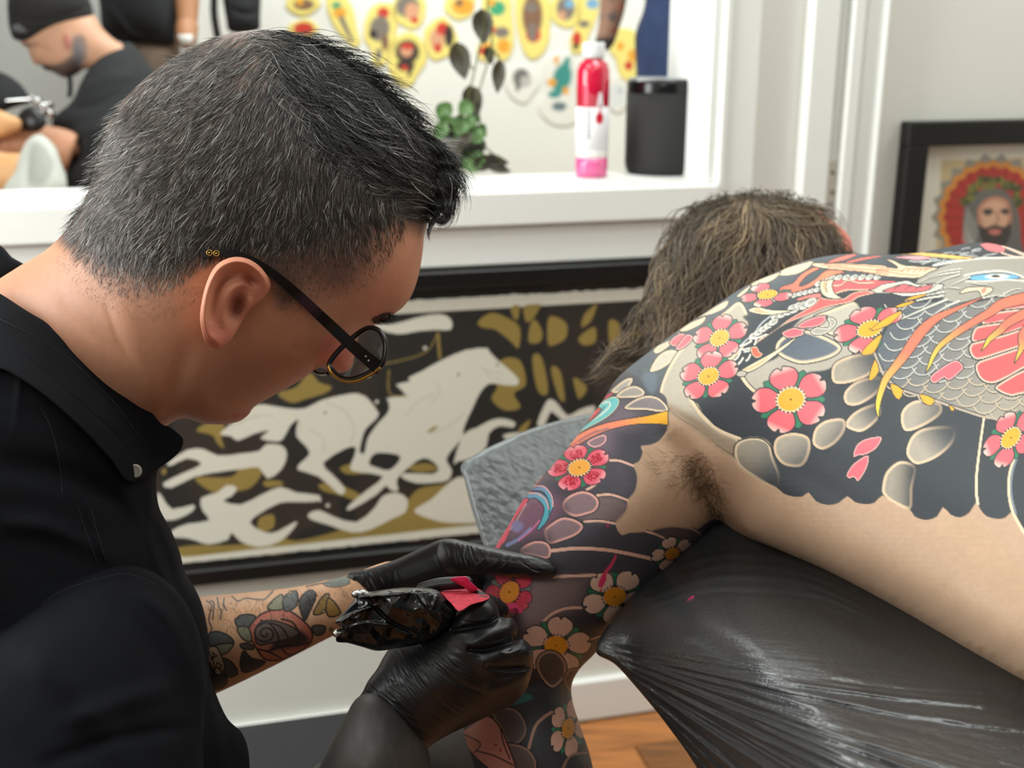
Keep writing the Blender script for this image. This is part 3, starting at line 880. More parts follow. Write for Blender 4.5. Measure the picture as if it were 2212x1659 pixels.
# dark shapes over the horse: rider leg, gaps between the legs
k_ = lambda p: ink.fill(p, BK, sm=4)
mp3 = lambda *p: [(330 + x / 2.067, 560 + y / 2.067) for x, y in p]
k_(mp3((880, 560), (960, 560), (1030, 600), (1056, 670), (1000, 740), (960, 800), (945, 865), (925, 860), (930, 820), (950, 760), (1010, 690), (960, 620), (920, 600)))
k_(mp3((965, 910), (1000, 865), (1105, 880), (1060, 940), (1000, 930)))
for P in (mp3((770, 640), (860, 680), (900, 760), (880, 820)), mp3((1130, 700), (1180, 640), (1260, 600)), mp3((1240, 780), (1330, 740), (1390, 690)), mp3((380, 740), (450, 700), (540, 700)), mp3((700, 760), (760, 800), (760, 860)), mp3((1460, 480), (1500, 500), (1560, 510))): ink.line(P, (192, 187, 170), 2)
for p in mp3((770, 685), (1365, 515), (1540, 470)): ink.spot(*p, 3, 3, (120, 104, 60))
ink.line([(840, 800), (842, 850), (880, 856)], GD, 3); ink.line([(800, 790), (860, 780), (920, 760), (946, 720)], GD, 2.5); ink.line([(946, 720), (950, 772)], GD, 6)
for (x, y) in ((918, 752), (796, 810), (814, 868), (690, 1080), (708, 1092)): ink.spot(x, y, 4, 4, CRM)
for p in ([(640, 900), (650, 920), (644, 940)], [(930, 870), (950, 850), (944, 830)], [(500, 920), (530, 906), (560, 902)], [(1050, 800), (1060, 814), (1084, 820)]): ink.line(p, (196, 190, 172), 2)
ink.fill([(922, 934), (936, 922), (946, 922), (934, 932)], GD, sm=3)
wgrid('paper', ps0, ps1, pz0, pz1, PN, 0.0016, ink, mat('print_paper', rough=0.75, attr=True), pr, ragged=0.006)
M_glass = bpy.data.materials.new('picture_glass'); M_glass.use_nodes = True
nt = M_glass.node_tree; nt.nodes.remove(nt.nodes['Principled BSDF'])
tr_ = nt.nodes.new('ShaderNodeBsdfTransparent'); gl_ = nt.nodes.new('ShaderNodeBsdfGlossy'); gl_.inputs['Roughness'].default_value = 0.03
ms_ = nt.nodes.new('ShaderNodeMixShader'); ms_.inputs[0].default_value = 0.03
nt.links.new(tr_.outputs[0], ms_.inputs[1]); nt.links.new(gl_.outputs[0], ms_.inputs[2])
nt.links.new(ms_.outputs[0], nt.nodes['Material Output'].inputs[0])
q = MB(); q.box(WF, fs0 + RW - .002, fs1 - RW + .002, 0.021, 0.023, fz0 + RW - .002, fz1 - RW + .002); q.build('glass', M_glass, pr)

# ================================================================== FRAMED PORTRAIT, RIGHT
qN = 0.032
a = wp(1967, 264, qN); b = wp(2010, 308, 0.016)
qs0 = a[0]; qz1 = a[1]; RW2 = wp(2010, 300, qN)[0] - qs0; qs1 = qs0 + 0.40; qz0 = qz1 - 0.50
pt = empty('framed_portrait', WF.pt(np.array([(qs0 + qs1) / 2, 0, qz0])), 'black-framed drawing of a bearded man in a wreath before a red rosette', 'picture')
for a_, b_, c_, d_ in ((qs0, qs1, qz1 - RW2, qz1), (qs0, qs1, qz0, qz0 + RW2), (qs0, qs0 + RW2, qz0 + RW2, qz1 - RW2), (qs1 - RW2, qs1, qz0 + RW2, qz1 - RW2)):
    q = MB(); q.box(WF, a_, b_, 0.001, qN, c_, d_, bev=0.002); q.build('frame_rail', M_frame, pt)
ink = Ink((226, 221, 206))
TAN = (206, 186, 142)
ink.fill([(2034, 346), (2230, 340), (2420, 334), (2400, 640), (2016, 640)], TAN, sm=1, soft=3)
cx, cy = 2146, 470
ros = lambda R0, R1, n: [(cx + (R0 if k % 2 else R1) * 0.97 * math.cos(math.pi * k / n), cy + (R0 if k % 2 else R1) * 1.0 * math.sin(math.pi * k / n)) for k in range(2 * n)]
ink.fill(ros(126, 140, 22), (150, 148, 136), sm=2); ink.fill(ros(119, 125, 24), (214, 140, 52), sm=3); ink.fill(ros(106, 112, 24), (176, 44, 38), sm=3)
for k in range(24):
    t = math.pi * 2 * k / 24; ink.line([(cx + 60 * math.cos(t), cy + 60 * math.sin(t)), (cx + 106 * math.cos(t), cy + 106 * math.sin(t))], (128, 30, 28), 2.5, sm=1)
ink.fill([(2092, 540), (2080, 500), (2086, 440), (2110, 415), (2150, 405), (2180, 420), (2200, 460), (2206, 520), (2212, 600), (2060, 600), (2076, 560)], (104, 102, 98), sm=5)
for k in range(9): ink.line([(2090 + 5 * k % 30, 450 + 8 * k), (2080 + 3 * k, 520 + 6 * k)], (190, 188, 180), 2, sm=1)
ink.fill([(2112, 450), (2140, 425), (2176, 432), (2186, 470), (2180, 505), (2160, 530), (2132, 525), (2116, 495)], (214, 168, 138), sm=5, c2=(180, 120, 96), w=14)
ink.fill([(2112, 486), (2128, 492), (2148, 486), (2170, 490), (2182, 480), (2182, 510), (2162, 540), (2130, 534)], (58, 50, 46), sm=5)
ink.fill([(2134, 500), (2150, 495), (2164, 500), (2150, 508)], (206, 120, 106), sm=4)
ink.fill([(2122, 455), (2138, 450), (2146, 458), (2132, 466)], (70, 62, 56)); ink.fill([(2160, 456), (2172, 450), (2182, 456), (2172, 464)], (70, 62, 56))
ink.line([(2153, 458), (2156, 478), (2148, 484)], (140, 88, 70), 3)
for k in range(34):
    t = -math.pi * (0.02 + 0.96 * k / 33); x = 2146 + 56 * math.cos(t) + rng.normal(0, 5); y = 442 + 54 * math.sin(t) + rng.normal(0, 6)
    ink.spot(x, y, 11, 6, ((86, 92, 40), (120, 116, 46), (60, 66, 34))[k % 3], ang=rng.uniform(0, 180))
wgrid('paper', qs0 + RW2, qs1 - RW2, qz0 + RW2, qz1 - RW2, 0.012, 0.0018, ink, mat('print_paper'), pt)
q = MB(); q.box(WF, qs0 + RW2 - .002, qs1 - RW2 + .002, 0.02, 0.022, qz0 + RW2 - .002, qz1 - RW2 + .002); q.build('glass', M_glass, pt)

# ================================================================== LOW BLACK CASE BY THE WALL
bz = 0.16
s0, n0 = wq(497, 1566, bz); s1, n1 = wq(766, 1526, bz)
nb = (n0 + n1) / 2
cs = empty('storage_case', WF.pt(np.array([(s0 + s1) / 2, nb + 0.15, 0])), 'long low black case on the floor in front of the white wall', 'case')
M_case = mat('black_vinyl', (40, 41, 43), rough=0.5, noise=(30, 0.08), bump=(150, 0.1, 0.001))
q = MB(); q.box(WF, s0 - 0.5, s1 + 0.16, nb, nb + 0.34, 0.0, bz - 0.03, bev=0.01); q.build('case_body', M_case, cs)
q = MB(); q.box(WF, s0 - 0.505, s1 + 0.165, nb - 0.0, nb + 0.345, bz - 0.028, bz, bev=0.01); q.build('lid', M_case, cs)
# ================================================================== PADDED TABLE UNDER BLACK PLASTIC
M_plastic = mat('black_plastic_film', (52, 52, 53), rough=0.30, spec=0.95, noise=(6, 0.1), bump=(420, 0.35, 0.0010))
M_pad = mat('black_upholstery', (26, 26, 27), rough=0.5, noise=(20, 0.08))
r2 = np.random.default_rng(21)
tb = []
for k in range(64):
    t = k / 63.0
    a = math.radians(11 + 34 * t + r2.normal(0, 1.2)); L = r2.uniform(450, 1250); s0 = r2.uniform(0, 120) if k % 3 else 0
    x0 = 1296 + 26 * t; y0 = 1398 + 44 * t
    pts = []
    for j in range(6):
        l = s0 + (L - s0) * j / 5.0; bend = 0.00012 * l * l * (0.7 - t)
        pts.append((x0 + l * math.cos(a) + bend * math.sin(a), y0 + l * math.sin(a) - bend * math.cos(a) + r2.normal(0, 2)))
    tb.append(('ridge', pts, r2.uniform(3, 8), r2.uniform(0.8, 2.4) * (1 if k % 2 else -0.8)))
for k in range(9):
    y = 1176 + 12 * k; tb.append(('ridge', [(1430 - 9 * k, y + 62), (1510, y + 22 - k), (1600, y + 8), (1700 + 8 * k, y + 22), (1820 + 8 * k, y + 72)], r2.uniform(2.5, 5), r2.uniform(0.6, 1.4) * (1 if k % 2 else -1)))
tb.append(('ridge', [(1780, 1352), (1900, 1392), (2040, 1440), (2140, 1478), (2260, 1520)], 22, 3.0))
tb.append(('ridge', [(1500, 1330), (1640, 1370), (1800, 1430), (2000, 1500), (2212, 1570)], 40, 2.2))
tb.append(('blob', 1430, 1370, 90, 46, 20, 5.0))
def crinkle(x, y):
    a = np.arctan2(y - 1380, x - 1230); rr = np.hypot(x - 1230, y - 1380)
    n1 = fbm(a * 30, rr / 220, 3); n2 = fbm(x / 18, y / 14, 2)
    am = np.clip((y - 1330 - 0.05 * (x - 1300)) / 160, 0, 1)
    return am * (2.0 * (n1 - 0.44) + 0.7 * (n2 - 0.37) + 1.2 * (1 - np.abs(2 * fbm(a * 46, rr / 150 + 3, 2) - .75) * 2)) + 0.4 * (n2 - 0.37)
tb.append(('fn', crinkle))
def ztop(py, z): return (1.30 - z) / (math.sin(PITCH) + math.cos(PITCH) * (py - CY) / F)
ZT = 0.925
tbase = [(1548, 1090, .915), (1445, 1225, .895), (1337, 1349, .868), (1288, 1404, .858), (1340, 1452, .856), (1420, 1545, .83), (1500, 1650, .80), (1600, 1800, .77), (1720, 2100, .74)]
for (x, y) in ((1700, 1180), (1900, 1290), (2212, 1440), (2500, 1560), (1650, 1420), (1900, 1500), (2212, 1659), (2600, 1750), (1780, 1659), (2000, 1900), (2600, 2100), (1500, 1330)):
    tbase.append((x, y, ztop(y, ZT if x > 1600 else ZT - 0.012)))
tcov = Sculpt([(1286, 1404), (1330, 1330), (1430, 1210), (1540, 1085), (1700, 1090), (2000, 1200), (2400, 1400), (2750, 1560), (2800, 1900), (2760, 2200), (2200, 2300), (1800, 2260), (1690, 2040), (1590, 1820), (1505, 1659), (1442, 1568), (1384, 1496), (1330, 1436)],
              tbase, thick=1.0, bumps=tb, step=3.0, hcap=30, backthick=2.0)
p0 = W3(2100, 1900, 0.62)
tab = empty('treatment_table', (float(p0[0]), float(p0[1]), 0.0), 'padded table wrapped in shiny black plastic sheet under the lying client', 'table')
tcov.build('plastic_cover', M_plastic, tab, bstep=12)
sp_d = float(tcov.front(np.array([1488.0]), np.array([1296.0]))[0])
Sculpt([(1483, 1302), (1488, 1292), (1500, 1286), (1496, 1293), (1489, 1301), (1486, 1305)], [(1480, 1300, sp_d - .0002), (1500, 1288, sp_d - .0002), (1490, 1310, sp_d - .0004)], thick=.15, step=1.5).build('ink_drop', mat('pink_ink', (232, 70, 120), rough=.3, noise=(90, .05)), tab)
# padded slab, pedestal and foot below the cover
TF = Frame((float(p0[0]), float(p0[1]), 0), (math.cos(-0.5), math.sin(-0.5), 0), (-math.sin(-0.5), math.cos(-0.5), 0), (0, 0, 1))
q = MB(); q.box(TF, -0.03, 1.0, -0.16, 0.20, ZT - 0.17, ZT - 0.085, bev=0.03); q.build('padding', M_pad, tab)
q = MB(); q.box(TF, 0.2, 0.8, -0.12, 0.16, 0.05, ZT - 0.165, bev=0.01); q.build('pedestal', M_frame, tab)
q = MB(); q.box(TF, 0.0, 1.0, -0.2, 0.24, 0.0, 0.05, bev=0.01); q.build('foot_plate', M_frame, tab)

# ================================================================== HEAD REST IN CRUMPLED PLASTIC
def crump(x, y):
    n = fbm(x / 40 + 0.6 * fbm(x / 60, y / 60), y / 30, 3); m = 1 - np.abs(2 * fbm((x + y) / 30, (y - 0.6 * x) / 16, 3) - 0.87) * 2
    return 3.0 * (n - 0.44) + 1.1 * m
hr = Sculpt([(996, 1006), (1030, 980), (1080, 955), (1150, 925), (1230, 903), (1300, 890), (1420, 880), (1440, 1000), (1380, 1150), (1250, 1290), (1150, 1340), (1090, 1280), (1050, 1190), (1022, 1110), (1004, 1040)],
            [(1000, 1000, 1.10), (1300, 890, 1.16), (1100, 1280, 1.04), (1400, 1100, 1.08)], thick=0.5, bumps=[('fn', crump), ('ridge', [(1004, 1020), (1030, 1110), (1070, 1220), (1110, 1300)], 14, 5)], step=3.0, hcap=60, backthick=0.9)
p1 = W3(1130, 1250, 1.12)
hrt = empty('head_rest', (float(p1[0]), float(p1[1]), 0.0), 'head rest in crumpled grey-black plastic behind the hanging tattooed arm', 'cushion')
hr.build('plastic_bag', mat('grey_black_film', (84, 88, 89), rough=0.36, spec=0.6, noise=(14, 0.2), bump=(120, 0.25, 0.001)), hrt)
q = MB(); q.tube([W3(1130, 1230, 1.12), np.array([p1[0], p1[1], 0.4]), np.array([p1[0], p1[1], 0.03])], [0.02, 0.02, 0.02], 12); q.lathe(Frame((p1[0], p1[1], 0), (1, 0, 0), (0, 1, 0), (0, 0, 1)), [(0.16, 0), (0.16, 0.02), (0.03, 0.035)], 28); q.build('stand', M_frame, hrt)

# ================================================================== CLIENT
c_out = [(1300, 868), (1331, 820), (1372, 783), (1420, 747), (1470, 710), (1521, 676), (1565, 647), (1600, 624), (1645, 602), (1690, 583), (1745, 562), (1802, 551), (1850, 548), (1895, 551), (1943, 549), (1993, 545), (2037, 536), (2080, 527), (2118, 524), (2152, 527), (2196, 540), (2240, 554), (2300, 565), (2500, 620), (2700, 700),
         (2860, 1000), (2850, 1400), (2740, 1690), (2600, 1690), (2400, 1580), (2212, 1476), (2100, 1412), (1950, 1322), (1800, 1240), (1690, 1192), (1620, 1166), (1575, 1144), (1549, 1128),
         (1507, 1173), (1445, 1237), (1383, 1299), (1337, 1351), (1305, 1387), (1280, 1417), (1254, 1443), (1238, 1470), (1234, 1497), (1243, 1537), (1259, 1584), (1274, 1630), (1288, 1700), (1296, 1800), (1260, 1900), (1150, 1910), (1080, 1830),
         (1045, 1720), (1020, 1640), (1000, 1570), (1004, 1500), (1018, 1400), (1030, 1310), (1039, 1255), (1058, 1208), (1072, 1178), (1098, 1136), (1124, 1090), (1155, 1048), (1197, 1002), (1248, 940)]
cb = [(1150, 1850, .93), (1140, 1640, .93), (1150, 1480, .94), (1120, 1255, .92), (1180, 1020, .925), (1330, 820, .97), (1549, 1128, .915), (1450, 1237, .92), (1305, 1387, .93), (1250, 1480, .93),
      (1600, 592, 1.03), (1850, 549, 1.08), (2212, 540, 1.10), (2600, 640, 1.08), (1800, 1240, .835), (2212, 1476, .715), (2600, 1680, .64), (1900, 880, .98), (2300, 1000, .93), (2750, 1200, .86)]
cbump = [('blob', 1575, 1090, 60, 80, -25, -14), ('ridge', [(1440, 940), (1500, 1010), (1540, 1085), (1550, 1128)], 24, -9),
         ('blob', 1560, 800, 170, 110, -35, 12), ('blob', 1850, 700, 190, 90, 0, 8), ('blob', 1440, 900, 90, 60, -40, 8),
         ('blob', 1980, 560, 120, 26, 5, -5), ('blob', 2120, 545, 90, 20, 0, 8), ('ridge', [(1700, 760), (1800, 850), (1880, 960)], 60, -5),
         ('ridge', [(1600, 1120), (1750, 1180), (1950, 1270), (2212, 1400)], 60, 5), ('blob', 1300, 1180, 100, 160, 35, 6), ('ridge', [(1250, 1430), (1190, 1470), (1120, 1480)], 18, -3)]
cs_ = Sculpt(c_out, cb, thick=0.95, bumps=cbump, step=2.0, backthick=0.7)
client = empty('person', tuple(float(v) for v in W3(2212, 1500, 0.74)), 'shirtless client lying face down, back and hanging arm covered in colourful tattoos', 'person')
# ------------------------------------------------------------------ the tattoos (ink colours lying in the skin)
def mapper(ox, oy, s): return lambda *p: [(ox + x / s, oy + y / s) for (x, y) in p]
ka = mapper(1600, 500, 6.9125); kb = mapper(1892, 500, 6.9125); kc = mapper(1892, 720, 6.9125); ke = mapper(1420, 640, 6.9125)
kf = mapper(1040, 820, 5.183); kg = mapper(1040, 1120, 4.148); kh = mapper(1500, 480, 2.4397); km = mapper(680, 1100, 2.967); kn_ = mapper(420, 1150, 4.047)
DK = (52, 56, 62); CR = (232, 208, 176); LN = (48, 50, 54); BG = (178, 166, 150); PK = (232, 104, 114); YL = (240, 172, 44); GR = (50, 124, 92); WHT = (236, 230, 216); SC = (150, 148, 142)
skin_bg = lambda x, y: lin((197, 163, 135)) * (0.94 + 0.12 * fbm(x / 70, y / 70, 3))[:, None]
ink = client_ink = Ink(skin_bg)
def ribbon(P, w, n=6):
    Q = crom(np.c_[np.array(P, float), np.array(w, float)], n, closed=False); t = np.gradient(Q[:, :2], axis=0); t /= np.linalg.norm(t, axis=1)[:, None] + 1e-9
    nn = np.c_[-t[:, 1], t[:, 0]] * Q[:, 2:3] / 2
    return np.vstack([Q[:, :2] + nn, (Q[:, :2] - nn)[::-1]])
def rib(P, w, c, line=LN, lw=2.0, grad=None): ink.fill(ribbon(P, w), c, sm=1, line=line, lw=lw, lin_grad=grad)
def lobe(P, c=BG, edge=CR, ew=6, line=LN, lw=2.6, grad=None, fade=None): ink.fill(P, c, sm=5, edge=edge, ew=ew, line=line, lw=lw, lin_grad=grad, fade=fade)
PET = [(.85, -.3), (1.3, -.8), (1.9, -1.1), (2.5, -1.0), (2.9, -.55), (2.94, -.22), (2.68, -.04), (3.0, .14), (2.86, .55), (2.5, 1.0), (1.9, 1.1), (1.3, .8), (.85, .3)]
LEF = [(1.3, -.25), (1.9, -.45), (2.4, -.25), (2.66, .05), (2.3, .4), (1.8, .42), (1.3, .25)]
def flower(cx, cy, rx, ry, ang, t0, pet=PK, tip=(248, 218, 204), disc=YL, leaf=GR, line=LN, petals=range(5), leaves=range(5), sc=1.0, dots=22, grain=None, ring=True):
    a = math.radians(ang); ca, sa = math.cos(a), math.sin(a)
    def M(P, th, s=1.0):
        c, s_ = math.cos(th), math.sin(th); o = []
        for (x, y) in P:
            u, v = (x * c - y * s_) * rx * s, (x * s_ + y * c) * ry * s; o.append((cx + u * ca - v * sa, cy + u * sa + v * ca))
        return o
    for k in leaves: ink.fill(M(LEF, math.radians(t0 + 36 + 72 * k), sc), leaf, sm=3, line=line, lw=1.8)
    for k in petals:
        th = math.radians(t0 + 72 * k); P = M(PET, th, sc); p0 = M([(2.3, 0)], th, sc)[0]; p1 = M([(3.1, 0)], th, sc)[0]
        ink.fill(P, pet, sm=3, line=line, lw=2.6, lin_grad=(p0, p1, tip))
        if grain:
            r = np.random.default_rng(k + 3)
            for q in range(70):
                x, y = M([(r.uniform(1.1, 2.3), r.uniform(-.55, .55))], th, sc)[0]; ink.spot(x, y, 2.2, 1.4, grain, ang=r.uniform(0, 180), alpha=.8)
    if ring: ink.spot(cx, cy, rx * 1.16, ry * 1.16, CR, ang=ang, soft=.06)
    ink.spot(cx, cy, rx * .98, ry * .98, disc, ang=ang, soft=.05)
    for k in range(dots):
        x, y = M([(1.12 * math.cos(2 * math.pi * k / dots), 1.12 * math.sin(2 * math.pi * k / dots))], 0)[0]; ink.spot(x, y, 2.1, 2.1, LN)
    ink.spot(cx, cy, 2.2, 2.0, (120, 84, 30))
# ---- back: dark field with its scalloped lower edge
field = [(1290, 850), (1330, 760), (1450, 640), (1700, 500), (2300, 470), (2620, 620), (2700, 1000), (2600, 1340), (2400, 1260)] + kh((1760, 1640), (1715, 1590), (1690, 1545), (1668, 1530), (1640, 1556), (1600, 1564), (1540, 1550), (1505, 1510), (1484, 1478), (1450, 1530), (1400, 1556), (1350, 1540), (1310, 1502), (1280, 1550), (1220, 1570), (1160, 1550), (1132, 1510), (1050, 1480), (992, 1440), (950, 1478), (900, 1486), (845, 1475), (806, 1444), (760, 1480), (700, 1490), (640, 1470), (602, 1424), (570, 1446), (520, 1446), (470, 1430), (430, 1396), (330, 1350), (250, 1300), (205, 1235)) + [(1549, 963), (1520, 933), (1480, 909), (1455, 894), (1440, 879), (1400, 860)]
ink.fill(field, DK, sm=2, soft=1.2)
ink.fill([(1290, 850), (1330, 760), (1450, 640), (1700, 500), (1900, 500), (1900, 600), (1700, 640), (1560, 720), (1480, 800), (1420, 870)], (84, 92, 100), sm=3, soft=40, alpha=.8)
# shoulder cream lobes along the rim
for P in (ka((560, 650), (640, 560), (900, 480), (1080, 440), (1030, 530), (860, 630), (700, 660)), ka((130, 810), (240, 730), (480, 640), (600, 610), (480, 730), (250, 810)), ka((-60, 960), (100, 830), (160, 800), (90, 900), (-20, 980)),
          ke((560, 330), (700, 260), (900, 130), (1060, 60), (1020, 170), (840, 260), (720, 290)), ke((330, 510), (480, 400), (640, 330), (730, 300), (680, 400), (520, 490), (400, 530)), ke((-60, 820), (0, 740), (200, 640), (340, 520), (300, 620), (150, 770), (0, 860)), ke((-120, 1120), (0, 900), (160, 800), (300, 820), (230, 960), (110, 1060), (-20, 1120))):
    ink.fill(P, (206, 196, 176), sm=4, edge=CR, ew=5, line=LN, lw=2)
# beige panel and its outer band
lobe(ke((1240, 80), (1000, 230), (760, 400), (560, 560), (420, 700), (280, 860), (150, 1080), (60, 1300), (20, 1480)) + [(1424, 868), (1440, 880), (1470, 904), (1520, 934), (1552, 962), (1590, 982), (1594, 948), (1556, 928), (1528, 902), (1508, 872), (1500, 850), (1600, 760), (1620, 700)], (188, 176, 158), ew=7, lw=2.2)
ink.fill([(1424, 880), (1440, 870), (1500, 900), (1556, 938), (1594, 954), (1590, 984), (1550, 966), (1480, 912)], (156, 134, 112), sm=4, soft=10)
ink.fill([(1606, 816), (1640, 790), (1680, 772), (1690, 742), (1720, 700), (1760, 670), (1830, 648), (1868, 660), (1866, 690), (1845, 720), (1836, 780), (1800, 792), (1780, 800), (1740, 806), (1700, 836), (1640, 850), (1622, 840)], (186, 176, 162), sm=4, soft=3)
lobe(ka((1080, 1280), (1300, 1180), (1560, 1080), (1680, 1040), (1800, 1090), (1860, 1170), (1830, 1250), (1700, 1330), (1660, 1500), (1400, 1560), (1200, 1460)), (192, 184, 170), ew=7)
ink.fill(ke((1280, 300), (1500, 250), (1800, 270), (1700, 360), (1500, 540), (1250, 760), (1130, 860), (1180, 620), (1350, 420)), DK, sm=4, soft=3)
ink.line(ke((1700, 290), (1560, 400), (1450, 540), (1300, 680), (1130, 850)), (206, 212, 216), 2.4)
ink.fill(kh((560, 400), (900, 380), (1080, 390), (1060, 430), (900, 470), (840, 420), (740, 430)), DK, sm=4, soft=3)
# arc under the double blossom, dark oval behind the claw
ink.line(kh((-10, 950), (30, 1010), (90, 1070), (160, 1110), (240, 1140)), CR, 6); ink.line(kh((-2, 940), (40, 1000), (100, 1056), (170, 1098), (244, 1130)), LN, 2.4)
ink.line(ke((1270, 1210), (1340, 1310), (1420, 1390), (1500, 1440)), CR, 8); ink.line(ke((1300, 1200), (1370, 1300), (1440, 1370), (1510, 1420)), LN, 2)
lobe(kh((425, 660), (450, 615), (540, 560), (660, 590), (760, 640), (770, 680), (700, 722), (570, 748), (480, 722), (435, 690)), (74, 82, 96), ew=8, grad=((1690, 700), (1740, 790), (104, 112, 124)))
# overlapping cloud lobes
GRD = lambda P, c=DK: (P[0], P[1], c)
for P, g_ in ((kh((720, 800), (740, 740), (830, 700), (950, 690), (965, 760), (900, 820), (800, 852), (735, 848)), kh((800, 800), (975, 690))), (kh((785, 930), (800, 880), (870, 830), (985, 815), (975, 890), (880, 960), (810, 966)), kh((830, 930), (1000, 830))), (kh((795, 1060), (830, 1010), (900, 970), (980, 955), (975, 1030), (890, 1104), (815, 1092)), kh((840, 1060), (1000, 960))),
              (kh((620, 1140), (640, 1080), (700, 1040), (785, 1035), (797, 1090), (750, 1160), (680, 1200), (630, 1180)), kh((660, 1100), (830, 1200))), (kh((415, 1180), (440, 1130), (520, 1108), (600, 1130), (612, 1200), (570, 1284), (480, 1284), (430, 1240)), kh((480, 1160), (640, 1340))), (kh((1085, 1030), (1110, 970), (1180, 935), (1290, 950), (1300, 1010), (1200, 1080), (1110, 1102)), kh((1150, 1020), (1380, 1040))),
              (kh((1115, 1200), (1150, 1120), (1230, 1080), (1370, 1080), (1364, 1160), (1280, 1240), (1180, 1278), (1130, 1250)), kh((1180, 1180), (1340, 1060)))):
    lobe(P, (172, 160, 145), edge=(226, 196, 164), ew=7, lw=2.2, grad=(g_[0], g_[1], (96, 97, 100)), fade=(g_[0], (g_[0][0] + 1.12 * (g_[1][0] - g_[0][0]), g_[0][1] + 1.12 * (g_[1][1] - g_[0][1]))))
ink.fill(kh((212, 1220), (230, 1160), (310, 1135), (390, 1160), (414, 1240), (450, 1340), (430, 1400), (330, 1352), (240, 1290)), (160, 148, 132), sm=4, soft=4, lin_grad=(*kh((260, 1200), (450, 1380)), (80, 84, 92)), edge=CR, ew=5, fade=kh((300, 1240), (470, 1390))); ink.line(kh((206, 1226), (216, 1170), (270, 1140), (350, 1140), (400, 1180), (416, 1230)), LN, 2.6)
ink.fill(kh((990, 1400), (1010, 1320), (1070, 1265), (1130, 1265), (1170, 1300), (1150, 1400), (1140, 1510), (1050, 1480), (1000, 1440)), (158, 148, 134), sm=4, soft=2, lin_grad=(*kh((1040, 1400), (1190, 1400)), DK), edge=(226, 196, 164), ew=6, fade=kh((1080, 1400), (1185, 1400)))
# strips at the right edge
ink.line(kh((1528, 1030), (1506, 1180), (1488, 1330), (1486, 1420), (1494, 1484)), CR, 6); ink.line(kh((1534, 1034), (1514, 1180), (1497, 1330), (1496, 1440)), LN, 2)
ink.line(kh((1690, 1240), (1662, 1330), (1660, 1440), (1684, 1540), (1740, 1640)), CR, 7); ink.line(kh((1700, 1240), (1673, 1330), (1671, 1440), (1694, 1536)), (120, 130, 142), 5)
# ---- dragon body: scale field
sf = kh((960, 720), (1000, 590), (1060, 500), (1100, 430), (1500, 420), (1760, 420), (1800, 1010), (1640, 1030), (1530, 1030), (1420, 990), (1260, 938), (1100, 888), (1020, 830))
ink.fill(sf, (92, 98, 106), sm=3, lin_grad=(*kh((1050, 600), (1600, 1000)), (166, 156, 142)))
SFP = crom(sf, 3); rs = np.random.default_rng(5)
for j in range(-2, 16):
    for i in range(-12, 16):
        cx = 1925 + i * 48 + j * 12 + (24 if j % 2 else 0); cy = 686 + j * 19 - i * 8 - (4 if j % 2 else 0)
        _, ok = poly_dist(np.array([cx]), np.array([cy]), SFP)
        if not ok[0] or cx > 2330: continue
        P = [(cx - 26, cy - 5), (cx - 17, cy + 7), (cx - 2, cy + 10), (cx + 16, cy + 3), (cx + 30, cy - 13)]
        ink.line([(x + .5, y + 2.6) for x, y in P], LN, 1.6); ink.line(P, (204, 202, 194) if cy < 820 else (206, 186, 160), 2.5)
ink.line(kh((950, 690), (990, 790), (1030, 840), (1100, 886), (1260, 936), (1340, 966), (1420, 992), (1528, 1026), (1640, 1036), (1737, 1016)), (186, 168, 150), 5); ink.line(kh((956, 686), (1000, 780), (1040, 832), (1100, 878), (1260, 928), (1420, 984), (1528, 1018)), LN, 2)
for P in (kh((1035, 848), (1100, 884), (1078, 936), (1046, 904)), kh((1190, 904), (1266, 932), (1246, 966), (1206, 950)), kh((1340, 964), (1372, 980), (1356, 998)), kh((918, 826), (950, 722), (974, 784), (936, 832))): ink.fill(P, YL, sm=2, line=LN, lw=1.8)
# belly plates
for P in (kb((1880, 1150), (2000, 1080), (2212, 1010), (2500, 960), (2500, 1120), (2212, 1150), (2000, 1180)), kb((1580, 1360), (1640, 1270), (1800, 1200), (2000, 1170), (2212, 1145), (2500, 1100), (2500, 1260), (2212, 1290), (2000, 1330), (1760, 1388), (1610, 1396)), kb((1425, 1570), (1480, 1440), (1600, 1395), (1900, 1350), (2212, 1290), (2500, 1250), (2500, 1400), (2212, 1450), (1900, 1560), (1600, 1650), (1450, 1650)),
          kc((1390, 240), (1430, 150), (1560, 110), (1900, 20), (2212, -80), (2500, -150), (2500, 110), (2212, 190), (1900, 290), (1560, 395), (1440, 360)), kc((1480, 520), (1520, 430), (1600, 390), (1900, 290), (2212, 190), (2500, 120), (2500, 420), (2212, 530), (1980, 660), (1740, 756), (1560, 690)), kc((1780, 800), (1980, 660), (2212, 540), (2500, 440), (2500, 800), (2120, 925), (2000, 938), (1850, 880))):
    lobe(P, (222, 96, 98), edge=(244, 206, 184), ew=5, lw=3)
